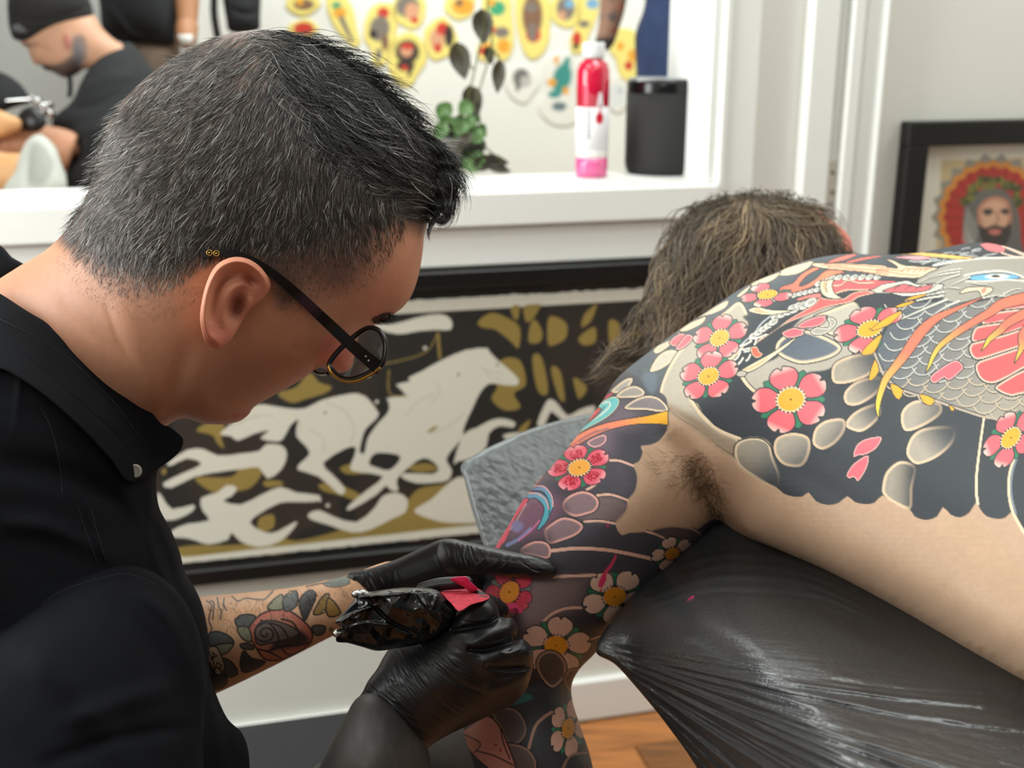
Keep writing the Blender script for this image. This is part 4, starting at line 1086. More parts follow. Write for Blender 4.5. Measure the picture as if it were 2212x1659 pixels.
# head
ink.fill(kb((620, 720), (760, 620), (930, 540), (1250, 440), (1600, 400), (2212, 385), (2600, 380), (2600, 1000), (2200, 985), (1800, 960), (1560, 990), (1300, 1060), (1060, 1040), (960, 960), (860, 880), (820, 800), (640, 790)), (164, 158, 147), sm=3, line=LN, lw=2)
ink.line(kb((860, 510), (1250, 436), (1600, 398), (2212, 385)), WHT, 4)
for k in range(46):
    t = rs.random(); x = 640 + 1560 * t; y = 330 - 160 * t + rs.uniform(0, 150)
    if y < 180 + 40 * t or (x > 1500 and y < 330): continue
    ink.line(kb((x, y), (x + 60, y - 22), (x + 130, y - 30)), (180, 182, 180), 2.2, alpha=.8)
ink.fill(kb((350, 350), (640, 310), (800, 320), (1060, 340), (1300, 370), (1500, 390), (1250, 420), (1050, 400), (820, 380), (560, 350)), (240, 190, 104), sm=4, line=LN, lw=1.6)
ink.fill(kb((290, 390), (480, 370), (700, 370), (820, 400), (620, 420), (420, 400)), (236, 160, 166), sm=4)
ink.fill(kb((1560, 190), (1700, 170), (1900, 220), (1930, 270), (1880, 320), (1680, 290), (1600, 240)), (222, 118, 122), sm=4, line=LN, lw=1.6); ink.line(kb((1900, 215), (2100, 300), (2300, 380)), (240, 208, 186), 5); ink.line(kb((1880, 320), (2050, 370), (2212, 390)), (240, 208, 186), 3)
for P in (kb((860, 500), (1000, 450), (1200, 430)), kb((690, 490), (800, 450), (960, 430)), kb((500, 440), (600, 450), (760, 440))): ink.line(P, (200, 202, 200), 2.2)
ink.fill(kb((1340, 700), (1500, 650), (1800, 625), (2050, 640), (2150, 690), (2000, 715), (1700, 730), (1480, 730)), (112, 178, 222), sm=4, line=LN, lw=2)
ink.spot(*kb((1810, 672))[0], 25, 5.5, WHT, ang=-1); ink.spot(*kb((1790, 668))[0], 9.5, 3.0, (40, 36, 34))
ink.line(kb((1320, 660), (1500, 620), (1850, 590), (2100, 640), (2240, 700)), WHT, 3.4); ink.line(kb((1340, 745), (1700, 740), (1960, 720), (2212, 740)), WHT, 3)
ink.fill(kb((1250, 930), (1330, 850), (1480, 825), (1700, 830), (1750, 870), (1680, 930), (1580, 980), (1560, 930), (1520, 890), (1400, 900)), (238, 212, 180), sm=4, line=LN, lw=2); ink.fill(kb((1570, 870), (1640, 840), (1650, 880), (1600, 930)), (210, 140, 120), sm=3)
# lip and mouth
lobe(kb((-300, 850), (0, 800), (300, 755), (480, 735), (620, 790), (840, 780), (1000, 790), (980, 850), (820, 915), (620, 955), (420, 970), (200, 925), (-140, 915)), (206, 198, 184), edge=WHT, ew=4)
ink.fill(kb((100, 890), (260, 830), (400, 790), (520, 805), (640, 830), (840, 795), (800, 865), (620, 905), (400, 915), (180, 905)), (226, 108, 112), sm=4, line=LN, lw=2)
for x in (270, 440, 590, 790): ink.line(kb((x, 870), (x + 40, 830), (x + 100, 805)), LN, 1.8)
ink.fill(ka((1380, 740), (1600, 696), (1900, 716), (2212, 735)) + kb((270, 735), (300, 755), (100, 790)) + ka((2000, 850), (1880, 880), (1690, 870), (1560, 910), (1400, 930), (1365, 830)), (226, 100, 104), sm=3, line=LN, lw=2)
for P in (ka((1390, 810), (1500, 800), (1600, 730), (1760, 770), (1980, 765)), ka((1420, 925), (1560, 880), (1700, 872), (1900, 868))): ink.line(P, CR, 2.6); ink.line([(x, y + 2) for x, y in P], LN, 1.5)
ink.fill(ka((1190, 960), (1260, 1000), (1520, 1000), (1640, 930), (1760, 890), (1900, 880), (2010, 920), (1760, 985), (1640, 1060), (1300, 1130), (1100, 1210), (900, 1290), (660, 1390), (420, 1550), (230, 1680)) + ke((1480, 720), (1430, 740), (1560, 600)) + ka((350, 1570), (560, 1430), (700, 1320), (900, 1200), (1100, 1080), (1150, 1010)), (228, 102, 100), sm=3, edge=(246, 206, 180), ew=2.6, line=LN, lw=2)
ink.fill(ka((820, 1020), (960, 960), (1180, 920), (1180, 990), (1000, 1000), (900, 1030)), (234, 128, 120), sm=3, line=LN, lw=1.6)
# flame behind the jaw, streaks at the rim
ink.fill(ka((560, 900), (620, 820), (780, 770), (900, 640), (1100, 535), (1190, 550), (1000, 650), (870, 800), (960, 800), (1130, 700), (1290, 575), (1570, 600), (1400, 650), (1200, 740), (1050, 830), (880, 890), (700, 930), (580, 950)), (238, 112, 98), sm=3, line=LN, lw=2, lin_grad=(*ka((600, 900), (1100, 560)), (248, 140, 106)))
for P in (ka((1290, 460), (1450, 390), (1620, 345), (1740, 345), (1560, 425), (1370, 465)), ka((1550, 462), (1800, 392), (2060, 362), (2100, 376), (1900, 415), (1640, 468))): ink.fill(P, (240, 124, 108), sm=4, line=LN, lw=1.6)
# small plates round the jaw
for (x0, y0, x1, y1, n_, r_) in ((360, 1040, 780, 960, 5, 7), (760, 960, 1180, 860, 5, 7), (1130, 790, 1400, 690, 4, 8), (1400, 690, 2100, 680, 6, 8), (900, 1120, 1090, 1040, 2, 13), (480, 1290, 850, 1150, 4, 10), (160, 1580, 520, 1330, 5, 10), (720, 1150, 900, 1080, 2, 8)):
    for k in range(n_):
        x, y = ka((x0 + (x1 - x0) * (k + .5) / n_, y0 + (y1 - y0) * (k + .5) / n_))[0]
        ink.spot(x, y, r_ * 1.25, r_ * .72, LN, ang=-28, soft=.1); ink.spot(x, y, r_ * 1.12, r_ * .6, WHT, ang=-28, soft=.1); ink.spot(x + 2, y - 1, r_ * .8, r_ * .4, (168, 166, 160), ang=-28, soft=.5)
for (x, y, dx, dy) in ((1230, 740, 170, -70), (1220, 800, 180, -30), (1150, 950, 90, -120), (1170, 1030, 110, -110), (1300, 830, 150, -60), (1330, 960, 60, -90), (1380, 640, 250, -70), (1450, 720, 30, -80)): ink.line(ke((x, y), (x + dx * .5, y + dy * .3), (x + dx, y + dy)), WHT, 3.6)
ink.fill(ke((1400, 760), (1490, 750), (1530, 830), (1580, 850), (1540, 910), (1460, 920), (1400, 850)), (236, 106, 84), sm=2, edge=CR, ew=2.5, line=LN, lw=2)
# fangs, claw, horn
def fang(P, Q):
    ink.fill(P, (246, 228, 190), sm=4, line=LN, lw=2.2); ink.fill(Q, (226, 160, 120), sm=4, soft=2, alpha=.85)
fang(ka((1200, 745), (1290, 730), (1385, 715), (1365, 800), (1390, 900), (1460, 965), (1545, 990), (1400, 1005), (1270, 975), (1195, 890)), ka((1230, 760), (1280, 750), (1270, 830), (1300, 920), (1230, 860))); ink.line(ka((1290, 750), (1275, 830), (1300, 915)), LN, 1.6)
fang(ka((110, 1180), (240, 1125), (420, 1165), (600, 1180), (780, 1178), (600, 1225), (420, 1245), (250, 1230)), ka((180, 1180), (260, 1150), (380, 1200), (480, 1215), (300, 1220)))
fang(ke((1235, 1120), (1320, 1060), (1480, 970), (1700, 850), (1900, 720), (2110, 585), (1960, 730), (1740, 900), (1520, 1060), (1340, 1140)), ke((1300, 1090), (1450, 1030), (1640, 910), (1600, 970), (1400, 1090)))
ink.fill(ke((1160, 1140), (1260, 1110), (1340, 1140), (1290, 1200), (1200, 1195)), (190, 178, 164), sm=3, line=LN, lw=2)
horn = ka((1055, 490), (1150, 466), (1450, 472), (1750, 480), (2212, 512)) + kb((160, 530), (330, 545), (240, 470), (130, 408), (260, 430), (410, 500), (640, 520), (930, 545), (800, 610), (640, 694), (380, 690), (100, 665)) + ka((2100, 660), (1800, 610), (1500, 580), (1300, 560), (1120, 530))
ink.fill(horn, (244, 212, 176), sm=3, line=LN, lw=2.4)
for P in (ka((1200, 500), (1500, 520), (1800, 560), (2212, 590)), ka((1300, 530), (1600, 560), (1900, 610), (2212, 640)), ka((1250, 485), (1700, 500), (2212, 545)), kb((0, 600), (200, 610), (420, 640), (640, 650)), kb((0, 560), (250, 575), (400, 590))): ink.line(P, (190, 128, 100), 2.2)
for x in (380, 470, 560, 650, 720): ink.line(kb((x, 600), (x + 40, 565), (x + 110, 550)), (170, 110, 84), 2.4)
# whiskers
for P, w_ in ((kb((1020, 905), (760, 950), (560, 1000), (430, 1040)), 3), (kb((1000, 960), (700, 1010), (450, 1090), (310, 1190)), 4.5), (kb((1060, 1015), (760, 1140), (420, 1290), (160, 1410)), 5), (kb((1240, 1040), (1020, 1140), (800, 1285)), 5), (kb((1250, 600), (900, 660), (600, 775)), 4), (kb((1250, 640), (1010, 720), (840, 830)), 3.6), (kb((1400, 680), (1240, 750), (1120, 805)), 3.6), (kb((1260, 560), (1000, 600), (760, 690)), 3), (kb((1240, 850), (1080, 835), (960, 860)), 2.6), (kb((1900, 940), (2050, 870), (2212, 850)), 3.4), (kb((1820, 960), (2000, 960), (2212, 930)), 3), (kb((1560, 1000), (1800, 950), (1840, 945)), 3.6), (kb((2120, 980), (2180, 930), (2260, 900)), 3), (kb((1440, 770), (1600, 790), (1700, 780)), 2.6)):
    ink.line([(x, y + 1.6) for x, y in P], LN, w_ + 1.6, taper=.8); ink.line(P, (222, 216, 203), w_, taper=.75)
for P in (kb((430, 1030), (560, 965), (770, 930), (620, 1000)), kb((270, 1135), (420, 1065), (600, 1038), (420, 1125)), kb((-30, 1420), (180, 1270), (400, 1185), (230, 1370), (60, 1450), (-60, 1480)), kh((878, 694), (930, 630), (988, 590), (968, 650), (936, 694))): ink.fill(P, YL, sm=3, line=LN, lw=1.6)
# streamers of flame
for P, w_, g_ in (([(2230, 640), (2167, 656), (2138, 675), (2109, 692), (2073, 714), (2051, 730), (2029, 749), (2016, 769), (2008, 788), (1999, 807)], [26, 23, 19, 17, 16, 14, 12, 10, 7, 1], ((2080, 700), (2010, 790))), ([(2121, 643), (2066, 667), (2022, 688), (1992, 714), (1973, 739), (1953, 768), (1931, 796), (1914, 818), (1904, 843), (1898, 865), (1896, 886), (1899, 906)], [3, 10, 17, 23, 23, 21, 18, 16, 14, 12, 8, 1], ((1960, 760), (1900, 880))),
                  ([(2240, 664), (2181, 695), (2160, 714), (2138, 732), (2130, 744), (2120, 758)], [24, 19, 16, 12, 8, 1], ((2170, 705), (2125, 750))), ([(2230, 700), (2210, 722), (2208, 746), (2201, 764), (2191, 785)], [20, 20, 15, 9, 1], ((2208, 730), (2194, 778)))):
    rib(P, w_, (238, 122, 96), lw=2.2, grad=(*g_, (246, 206, 74)))
# ---- blossoms on the back
flower(*ka((400, 940))[0], 21.5, 9.6, -10, 36, petals=(0, 1, 2, 3), leaves=(1, 2, 4), sc=.92)
flower(*ke((930, 622))[0], 21.5, 15.5, -30, 12)
flower(*ke((765, 1192))[0], 22.5, 17, -26, 10)
flower(*kh((925, 562))[0], 27, 16.5, -18, 49, petals=(1, 2, 3, 4), leaves=(0, 1, 2, 3))
for P in (kb((-30, 1420), (180, 1270), (400, 1185), (230, 1370), (60, 1450), (-60, 1480)), kh((878, 694), (930, 630), (988, 590), (968, 650), (936, 694))): ink.fill(P, YL, sm=3, line=LN, lw=1.6)
flower(*kh((508, 935))[0], 28.7, 24.5, -15, -20)
flower(*kh((1668, 1136))[0], 25, 16, -50, 4)
for P in (ka((835, 1430), (960, 1330), (1180, 1255), (1300, 1262), (1260, 1290), (1290, 1310), (1180, 1410), (980, 1445)), ka((615, 1510), (780, 1436), (880, 1450), (990, 1465), (930, 1500), (950, 1540), (760, 1595), (670, 1580)), kc((810, 650), (950, 530), (1190, 398), (1310, 490), (1270, 570), (1120, 695), (1050, 690), (1010, 668), (900, 745), (830, 730)),
          kh((835, 1240), (850, 1180), (900, 1142), (988, 1130), (962, 1190), (905, 1225), (860, 1232)), kh((800, 1330), (840, 1270), (916, 1226), (912, 1290), (865, 1366), (840, 1345), (815, 1352)), ke((175, 700), (250, 600), (360, 550), (420, 570), (380, 660), (280, 756)), ke((270, 780), (340, 680), (430, 570), (530, 590), (510, 670), (400, 770), (300, 806))): ink.fill(P, (238, 104, 116), sm=3, line=LN, lw=2.4, edge=(246, 190, 182), ew=3)
lobe(ka((1040, 1500), (1130, 1430), (1280, 1440), (1330, 1390), (1290, 1290), (1380, 1290), (1430, 1360), (1370, 1450), (1260, 1530), (1120, 1550)), (172, 164, 152), edge=WHT, ew=3, lw=2)
# ---- arm: dark field, its lobed inner edge on the bare armpit
armf = [(1290, 830), (1350, 800), (1404, 836), (1430, 850), (1440, 862), (1443, 887), (1442, 916), (1439, 932), (1424, 952), (1404, 961), (1385, 964), (1388, 978), (1380, 997), (1368, 1004), (1376, 1028), (1372, 1059), (1356, 1079), (1354, 1090), (1349, 1106), (1329, 1127), (1341, 1155), (1361, 1151), (1397, 1149), (1409, 1147), (1450, 1139), (1488, 1144), (1508, 1143), (1524, 1131), (1556, 1124), (1600, 1200), (1420, 1400), (1300, 1480), (1330, 1700), (1340, 1960), (1000, 1960), (960, 1500), (1000, 1200)]
ink.fill(armf, (72, 70, 78), sm=3, soft=1.2)
ink.fill(kf((1200, 600), (1500, 300), (1700, 330), (1750, 480), (1500, 560), (1450, 800), (1200, 900), (800, 1000), (600, 1200), (450, 1400)), (126, 108, 122), sm=4, soft=30, alpha=.75)
ink.fill(kf((1800, -60), (1960, -60), (1950, 60), (1930, 150), (1850, 110)), (96, 108, 120), sm=4, soft=6)
ink.fill(kf((400, 1200), (700, 1250), (900, 1400), (700, 1700), (300, 1750)), (150, 104, 128), sm=4, soft=24, alpha=.7)
ink.fill([(1354, 1090), (1349, 1106), (1329, 1127), (1290, 1128), (1240, 1112), (1290, 1075), (1330, 1076)], (122, 104, 104), sm=4, soft=6)
ink.fill(kg((480, 545), (800, 530), (1160, 515), (980, 560), (930, 690), (860, 790), (700, 850), (560, 930), (380, 960), (340, 700)), (150, 128, 128), sm=4, soft=22, lin_grad=(*kg((500, 700), (1200, 620)), (92, 84, 86)))
ink.fill(kg((900, 880), (1200, 900), (1250, 980), (1000, 1100), (860, 1040)), (54, 52, 58), sm=4, soft=20)
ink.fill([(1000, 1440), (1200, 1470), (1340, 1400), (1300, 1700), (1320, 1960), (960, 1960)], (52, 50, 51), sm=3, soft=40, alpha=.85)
for P, c_ in ((kf((1440, 140), (1540, 40), (1640, -20), (1700, -10), (1650, 90), (1540, 150)), (168, 160, 150)), (kf((1500, 200), (1580, 110), (1720, 66), (1825, 125), (1800, 190), (1650, 210)), (160, 150, 142)), (kf((1600, 330), (1680, 240), (1830, 180), (1970, 195), (2070, 280), (2092, 352), (1990, 366), (1850, 345)), (132, 122, 124))): lobe(P, c_, ew=5, lw=2.4)
# teal swirl, orange streamer
ink.fill(kf((1290, 310), (1380, 225), (1490, 185), (1548, 240), (1500, 345), (1380, 445), (1210, 535), (1040, 625), (1130, 520), (1250, 420)), (110, 196, 196), sm=4, edge=CR, ew=2.6, line=LN, lw=2)
ink.line(kf((1370, 265), (1425, 250), (1435, 300), (1340, 390), (1180, 490)), WHT, 3); ink.line(kf((1380, 300), (1300, 400), (1150, 520)), LN, 1.8); rib(kf((1330, 320), (1250, 400), (1160, 490)), [7, 9, 3], (226, 92, 92)); rib(kf((1470, 150), (1420, 180), (1370, 220)), [5, 7, 3], (210, 84, 96))
rib(kf((2092, 430), (2040, 432), (1900, 445), (1740, 462), (1560, 490), (1350, 545), (1120, 650), (930, 790), (770, 950), (640, 1110), (500, 1290), (420, 1400)), [32, 28, 19, 15, 15, 17, 19, 17, 12, 9, 5, 2], (242, 176, 48), grad=(*kf((1900, 440), (1550, 500)), (248, 142, 108)))
ink.line(kf((1420, 545), (1250, 600), (1090, 690)), (150, 110, 120), 3.4); ink.line(kf((1300, 560), (1150, 640), (980, 760), (820, 910)), (206, 92, 100), 1.8)
ink.fill(kf((1500, 960), (1640, 980), (1700, 1100), (1640, 1280), (1500, 1260)), (88, 80, 92), sm=4, soft=20, alpha=.6)
lobe(kf((1180, 700), (1300, 630), (1390, 620), (1400, 690), (1330, 750), (1240, 760)), (140, 116, 124), edge=(240, 176, 176), ew=4, lw=1.6)
# pink-edged lobes and pale contour lines
PE2 = (240, 176, 166)
for P, fd_ in ((kf((900, 1400), (960, 1310), (1100, 1248), (1230, 1268), (1318, 1360), (1280, 1470), (1160, 1520), (1040, 1540), (930, 1480)), kf((1020, 1400), (880, 1450))), (kg((560, 110), (640, 30), (740, -14), (860, 16), (915, 72), (860, 146), (720, 205), (600, 225)), kg((680, 130), (540, 200))), (kg((340, 300), (400, 230), (500, 196), (595, 220), (628, 290), (600, 360), (480, 350)), kg((460, 280), (330, 330)))): lobe(P, (142, 116, 122), edge=PE2, ew=6, lw=2.6, fade=fd_)
for P, w_ in ((kf((1440, 905), (1550, 910), (1700, 965)), 5), (kf((1300, 1296), (1450, 1288), (1640, 1350)), 5), (kg((925, 28), (1060, 22), (1195, 45)), 5), (kg((630, 290), (850, 268), (1100, 280), (1300, 312), (1530, 362)), 7.5), (kg((640, 522), (900, 512), (1165, 504)), 6.5), (kg((555, 920), (640, 850), (760, 805), (890, 800)), 6), (kg((1480, 118), (1560, 140), (1660, 185)), 4.5), (kg((1890, 96), (1950, 130), (1980, 180)), 3.4), (kg((960, 1090), (1080, 1050), (1180, 1000)), 2), (kf((1300, 1150), (1240, 1200), (1180, 1230)), 5)):
    ink.line([(x, y - 3.4) for x, y in P], LN, 2.2); ink.line(P, (236, 188, 168), w_)
ink.fill(kg((1540, 110), (1700, 80), (1860, 96), (1970, 160), (1900, 200), (1700, 190)), (92, 78, 76), sm=4, soft=5)
# blue swirls and red streamer on the outer side
rib(kf((480, 1330), (600, 1290), (700, 1350), (740, 1450), (700, 1580), (630, 1680)), [8, 15, 17, 15, 12, 5], (112, 158, 190), grad=(*kf((560, 1300), (720, 1480)), (96, 180, 196)))
rib(kf((560, 1230), (690, 1225), (765, 1310), (785, 1410), (760, 1510)), [6, 11, 12, 9, 2], (116, 138, 178), grad=(*kf((600, 1230), (780, 1430)), (98, 176, 192)))
ink.line(kf((500, 1275), (620, 1275), (715, 1340), (755, 1450)), (240, 170, 170), 2.6); ink.line(kf((570, 1195), (700, 1200), (785, 1300), (800, 1420)), (240, 176, 176), 2.6)
rib(kf((520, 1330), (430, 1420), (330, 1560), (240, 1760)) + kg((150, 220), (100, 320)), [7, 15, 17, 19, 18, 14], (236, 92, 112)); ink.line(kf((500, 1390), (400, 1560), (320, 1680)), (246, 190, 190), 2)
ink.spot(*kf((400, 1640))[0], 13, 12, (140, 132, 178), soft=.4); ink.line(kg((440, 90), (340, 180), (230, 240)), (138, 146, 196), 7); ink.line(kg((520, 20), (440, 110), (330, 200)), (226, 130, 170), 3)
# ---- arm blossoms
flower(*kf((1095, 985))[0], 23.5, 16.5, -15, -17, pet=(232, 96, 116), tip=(246, 176, 180), disc=(244, 168, 66), grain=(176, 20, 44), line=(96, 52, 66))
flower(*kg((250, 660))[0], 25, 20, -60, 20, pet=(224, 78, 96), tip=(236, 110, 124), disc=(250, 158, 60), leaf=(120, 140, 136), line=(110, 60, 70), sc=.86, ring=False)
WP = (226, 190, 170); WT = (236, 206, 188); OG = (224, 148, 36)
flower(*kg((1195, 700))[0], 24.5, 20.5, -12, -44, pet=WP, tip=WT, disc=OG, sc=.98, line=(40, 40, 44), ring=False)
flower(*kg((668, 1140))[0], 25.5, 21.5, 0, -8, pet=(216, 174, 154), tip=(222, 182, 164), disc=OG, line=(38, 38, 40), ring=False)
flower(*kg((1710, 315))[0], 16.5, 12.5, -25, 61, pet=(216, 176, 156), tip=WT, disc=(206, 132, 34), line=(40, 40, 44), sc=.97, dots=18, ring=False)
flower(*km((1625, 1405))[0], 22, 14, -82, 10, pet=(196, 150, 130), tip=(200, 156, 138), disc=(196, 128, 36), line=(34, 34, 36), dots=20, ring=False)
lobe(kg((488, 1330), (510, 1235), (600, 1180), (700, 1212), (762, 1310), (744, 1430), (640, 1520), (545, 1450)), (86, 72, 66), edge=(176, 136, 114), ew=6, line=(30, 30, 32), lw=3.2)
lobe(kg((736, 1420), (790, 1350), (890, 1340), (960, 1350), (870, 1460), (800, 1550), (750, 1500)), (74, 62, 56), edge=(150, 114, 94), ew=5, line=(30, 30, 32), lw=2.8)
lobe(km((1130, 1300), (1250, 1268), (1330, 1320), (1362, 1420), (1320, 1495), (1240, 1515), (1195, 1420)), (84, 72, 70), edge=(132, 104, 92), ew=6, line=(26, 26, 28), lw=3)
lobe(km((1190, 1520), (1320, 1510), (1400, 1570), (1424, 1659), (1380, 1800), (1240, 1760)), (92, 76, 72), edge=(140, 106, 92), ew=6, line=(26, 26, 28), lw=3)
ink.line(km((1372, 1530), (1410, 1400), (1460, 1340), (1520, 1300)), (170, 128, 108), 6); ink.line(km((1590, 1659), (1640, 1580), (1740, 1560)), (140, 104, 88), 5)
ink.fill(km((930, 1440), (1000, 1385), (1110, 1325), (1190, 1400), (1225, 1480), (1290, 1680), (1180, 1700), (1040, 1600), (960, 1500)), (176, 116, 102), sm=3, line=(36, 28, 28), lw=3)
for P in (km((950, 1440), (1060, 1500), (1020, 1560)), km((1040, 1550), (1150, 1580), (1270, 1640)), km((1190, 1400), (1210, 1500), (1250, 1600))): ink.line(P, (40, 28, 28), 3)
ink.spot(*km((1160, 1510))[0], 4, 2.4, (150, 40, 40)); ink.spot(*km((1190, 1545))[0], 2.4, 4, (150, 40, 40))
ink.fill(km((1220, 1260), (1330, 1180), (1400, 1210), (1300, 1250)), (52, 100, 92), sm=3)
# spilled pink ink
ink.fill(kg((1045, 600), (1070, 520), (1120, 450), (1160, 400), (1200, 325), (1212, 340), (1170, 430), (1125, 490), (1120, 550), (1080, 620)), (228, 62, 108), sm=2); ink.spot(*kg((1130, 65))[0], 4, 3, (170, 50, 90)); ink.spot(*kg((1070, 645))[0], 2, 4, (206, 60, 90))
ink.fill(kg((190, 790), (280, 755), (340, 800), (370, 840), (300, 850), (240, 830)), (246, 84, 134), sm=3, soft=2)
# ------------------------------------------------------------------ artist forearm tattoo
arm_tat = []
ch_out = [(1400, 800), (1384, 700), (1392, 620), (1420, 560), (1456, 500), (1500, 450), (1560, 424), (1640, 418), (1710, 430), (1758, 450), (1800, 478), (1832, 508), (1843, 545), (1840, 620), (1780, 720), (1640, 800), (1500, 830)]
chd = Sculpt(ch_out, [(1400, 700, 1.24), (1600, 420, 1.32), (1840, 540, 1.30), (1600, 800, 1.20), (1600, 600, 1.26)], thick=0.8, step=5)
hskin = lambda x, y: np.where((x > 1764 + (y - 460) * 0.72)[:, None], lin((226, 128, 112)), lin((74, 60, 48)))
neck = MB(); neck.tube([W3(1600, 700, 1.24), W3(1640, 760, 1.14), W3(1680, 800, 1.06)], [0.05, 0.05, 0.055], 16)
V, T, C = join_geo([cs_.geo(client_ink, bstep=10), chd.geo(hskin), mb_geo(neck, (214, 172, 140))])
link('body', mesh('body', V, T, C), mat('client_skin', rough=0.48, spec=0.35, attr=True, noise=(260, 0.05), bump=(900, 0.12, 0.0006), sss=0.12), client)
# wavy brown hair
hfl = flow([(1400, 720, -.3, 1), (1400, 620, -.35, 1), (1440, 540, -.5, .9), (1500, 450, -.8, .5), (1500, 600, -.2, 1), (1560, 520, -.5, 1), (1600, 440, -.4, .35), (1660, 440, .5, .3), (1700, 560, -.2, .9), (1760, 470, .7, .5), (1780, 560, .4, .8), (1600, 680, .1, 1), (1650, 600, -.25, 1), (1450, 760, -.7, .5), (1360, 780, -1, .3)])
hsk = Skin(chd)
rt = scatter([(1392, 770), (1388, 690), (1400, 620), (1428, 560), (1462, 500), (1506, 452), (1560, 428), (1640, 420), (1706, 430), (1750, 448), (1774, 474), (1800, 530), (1836, 560), (1780, 680), (1640, 780), (1500, 810)], 5200, 5)
n = len(rt)
V1, T1, C1 = strands(rt, hsk, hfl, rng.uniform(70, 170, n), 10, rng.uniform(.004, .03, n), rng.uniform(.0008, .0015, n), pick(n, [(5, (104, 86, 66)), (3, (76, 62, 48)), (2, (136, 114, 88)), (.6, (160, 138, 108))], 3) * lock(rt, 46), 8, 0.05, curl=0.55, curlf=0.9, clump=80)
rt2 = scatter([(1330, 800), (1345, 770), (1380, 760), (1410, 790), (1380, 810)], 160, 6); n = len(rt2)
V2, T2, C2 = strands(rt2, hsk, flow([(1400, 760, -1, .2), (1340, 800, -1, .1)]), 70, 7, .01, .0012, pick(n, [(3, (92, 76, 58)), (2, (60, 50, 40))], 4), 9, 0.3, curl=0.5)
rt3 = scatter([(1480, 470), (1500, 440), (1560, 420), (1660, 410), (1750, 430), (1770, 460), (1700, 450), (1560, 440)], 420, 7); n = len(rt3)
V3, T3, C3 = strands(rt3, hsk, flow([(1500, 450, -.6, -.6), (1600, 420, -.2, -.5), (1700, 420, .6, -.4), (1760, 450, .7, -.2)]), rng.uniform(16, 34, n), 6, .012, .0008, pick(n, [(3, (110, 94, 70)), (2, (76, 64, 50))], 4), 9, 0.5, curl=1.2, sag=0.8)
V, T, C = join_geo([(V1, T1, C1), (V2, T2, C2), (V3, T3, C3)])
prop(link('hair', mesh('hair', V, T, C), M_hair, client), 'wavy ash-brown hair')
# armpit hair
ask = Skin(cs_, ext=8)
rt = np.r_[scatter([(1490, 985), (1520, 975), (1548, 1020), (1562, 1090), (1545, 1118), (1520, 1080), (1490, 1040)], 420, 9), scatter([(1400, 1000), (1470, 980), (1540, 1060), (1545, 1120), (1470, 1060)], 110, 10)]; n = len(rt)
V, T, C = strands(rt, ask, flow([(1420, 1010, -.9, .1), (1480, 1000, -.8, .5), (1520, 1050, -.5, .9), (1545, 1080, .2, 1), (1550, 1120, .6, .8)]), rng.uniform(18, 46, n), 6, rng.uniform(.001, .006, n), .0002, pick(n, [(3, (116, 86, 58)), (2, (84, 64, 46)), (1, (160, 128, 92))], 6), 12, 0.7, curl=0.6)
prop(link('armpit_hair', mesh('armpit_hair', V, T, C), M_hair, client), 'sparse brown armpit hair')
# ================================================================== TATTOO ARTIST
artist = empty('person', tuple(float(v) for v in W3(150, 2150, 0.80)), 'tattooist with grey-flecked dark hair, glasses and navy-black shirt bending over the arm', 'person')
SK = (196, 140, 110)
h_out = [(-120, 690), (-40, 628), (40, 576), (104, 536), (150, 486), (192, 410), (214, 320), (244, 246), (300, 182), (366, 130), (440, 90), (520, 68), (600, 66), (690, 96), (770, 146), (840, 206), (896, 266), (938, 330), (952, 400), (936, 456), (918, 500),
         (913, 545), (905, 592), (890, 636), (868, 666), (840, 684), (816, 700), (792, 708), (776, 724), (768, 756), (760, 790), (744, 804), (716, 802), (694, 794), (680, 800), (651, 820), (624, 836), (584, 858), (548, 880), (540, 892), (530, 902), (512, 912), (478, 917), (440, 915), (390, 905), (330, 940), (220, 1010), (60, 1040), (-120, 1000)]
hb = [(560, 70, .875), (210, 380, .86), (930, 340, .925), (910, 560, .93), (840, 684, .935), (760, 790, .94), (690, 794, .925), (530, 900, .91), (400, 905, .875), (40, 580, .87), (-100, 700, .88), (-100, 980, .90), (200, 1000, .90), (500, 600, .875), (300, 600, .865)]
hbump = [('ridge', [(905, 640), (850, 680), (800, 690)], 18, 3.0), ('blob', 780, 722, 36, 16, -20, -6), ('blob', 640, 760, 60, 40, -35, 3), ('blob', 720, 640, 60, 70, 30, -3),
         ('ridge', [(440, 770), (430, 840), (470, 895), (520, 908)], 26, 3.5), ('ridge', [(400, 760), (380, 840), (360, 900)], 24, -4.5), ('ridge', [(250, 640), (300, 760), (340, 880)], 30, 3), ('ridge', [(540, 905), (556, 884), (600, 866)], 7, 1.5),
         ('ridge', [(556, 872), (530, 886), (500, 890)], 4, -1.4), ('ridge', [(604, 760), (650, 772), (700, 778)], 10, 1), ('blob', 500, 660, 90, 120, -10, -5),
         ('ridge', [(130, 640), (180, 700), (260, 770)], 16, -1.5), ('ridge', [(230, 660), (260, 740), (310, 820)], 8, -1.0),
         ('blob', 740, 780, 26, 20, 0, 3)]
head = Sculpt(h_out, hb, thick=0.66, bumps=hbump, step=3.0, backthick=0.66)
hd = Ink(SK)
hd.fill([(620, 800), (560, 860), (480, 900), (420, 890), (430, 800), (520, 760), (590, 770), (650, 800)], (150, 108, 88), soft=46, alpha=0.55)           # beard shadow
hd.fill([(880, 520), (905, 560), (880, 640), (840, 670), (800, 650)], (206, 138, 108), soft=30, alpha=0.5)
hd.fill([(700, 730), (760, 735), (768, 790), (740, 808), (690, 796)], (214, 126, 108), soft=10, alpha=0.7)
hd.fill([(548, 884), (520, 890), (498, 896), (512, 908), (536, 900)], (176, 100, 86), soft=6, alpha=0.8)
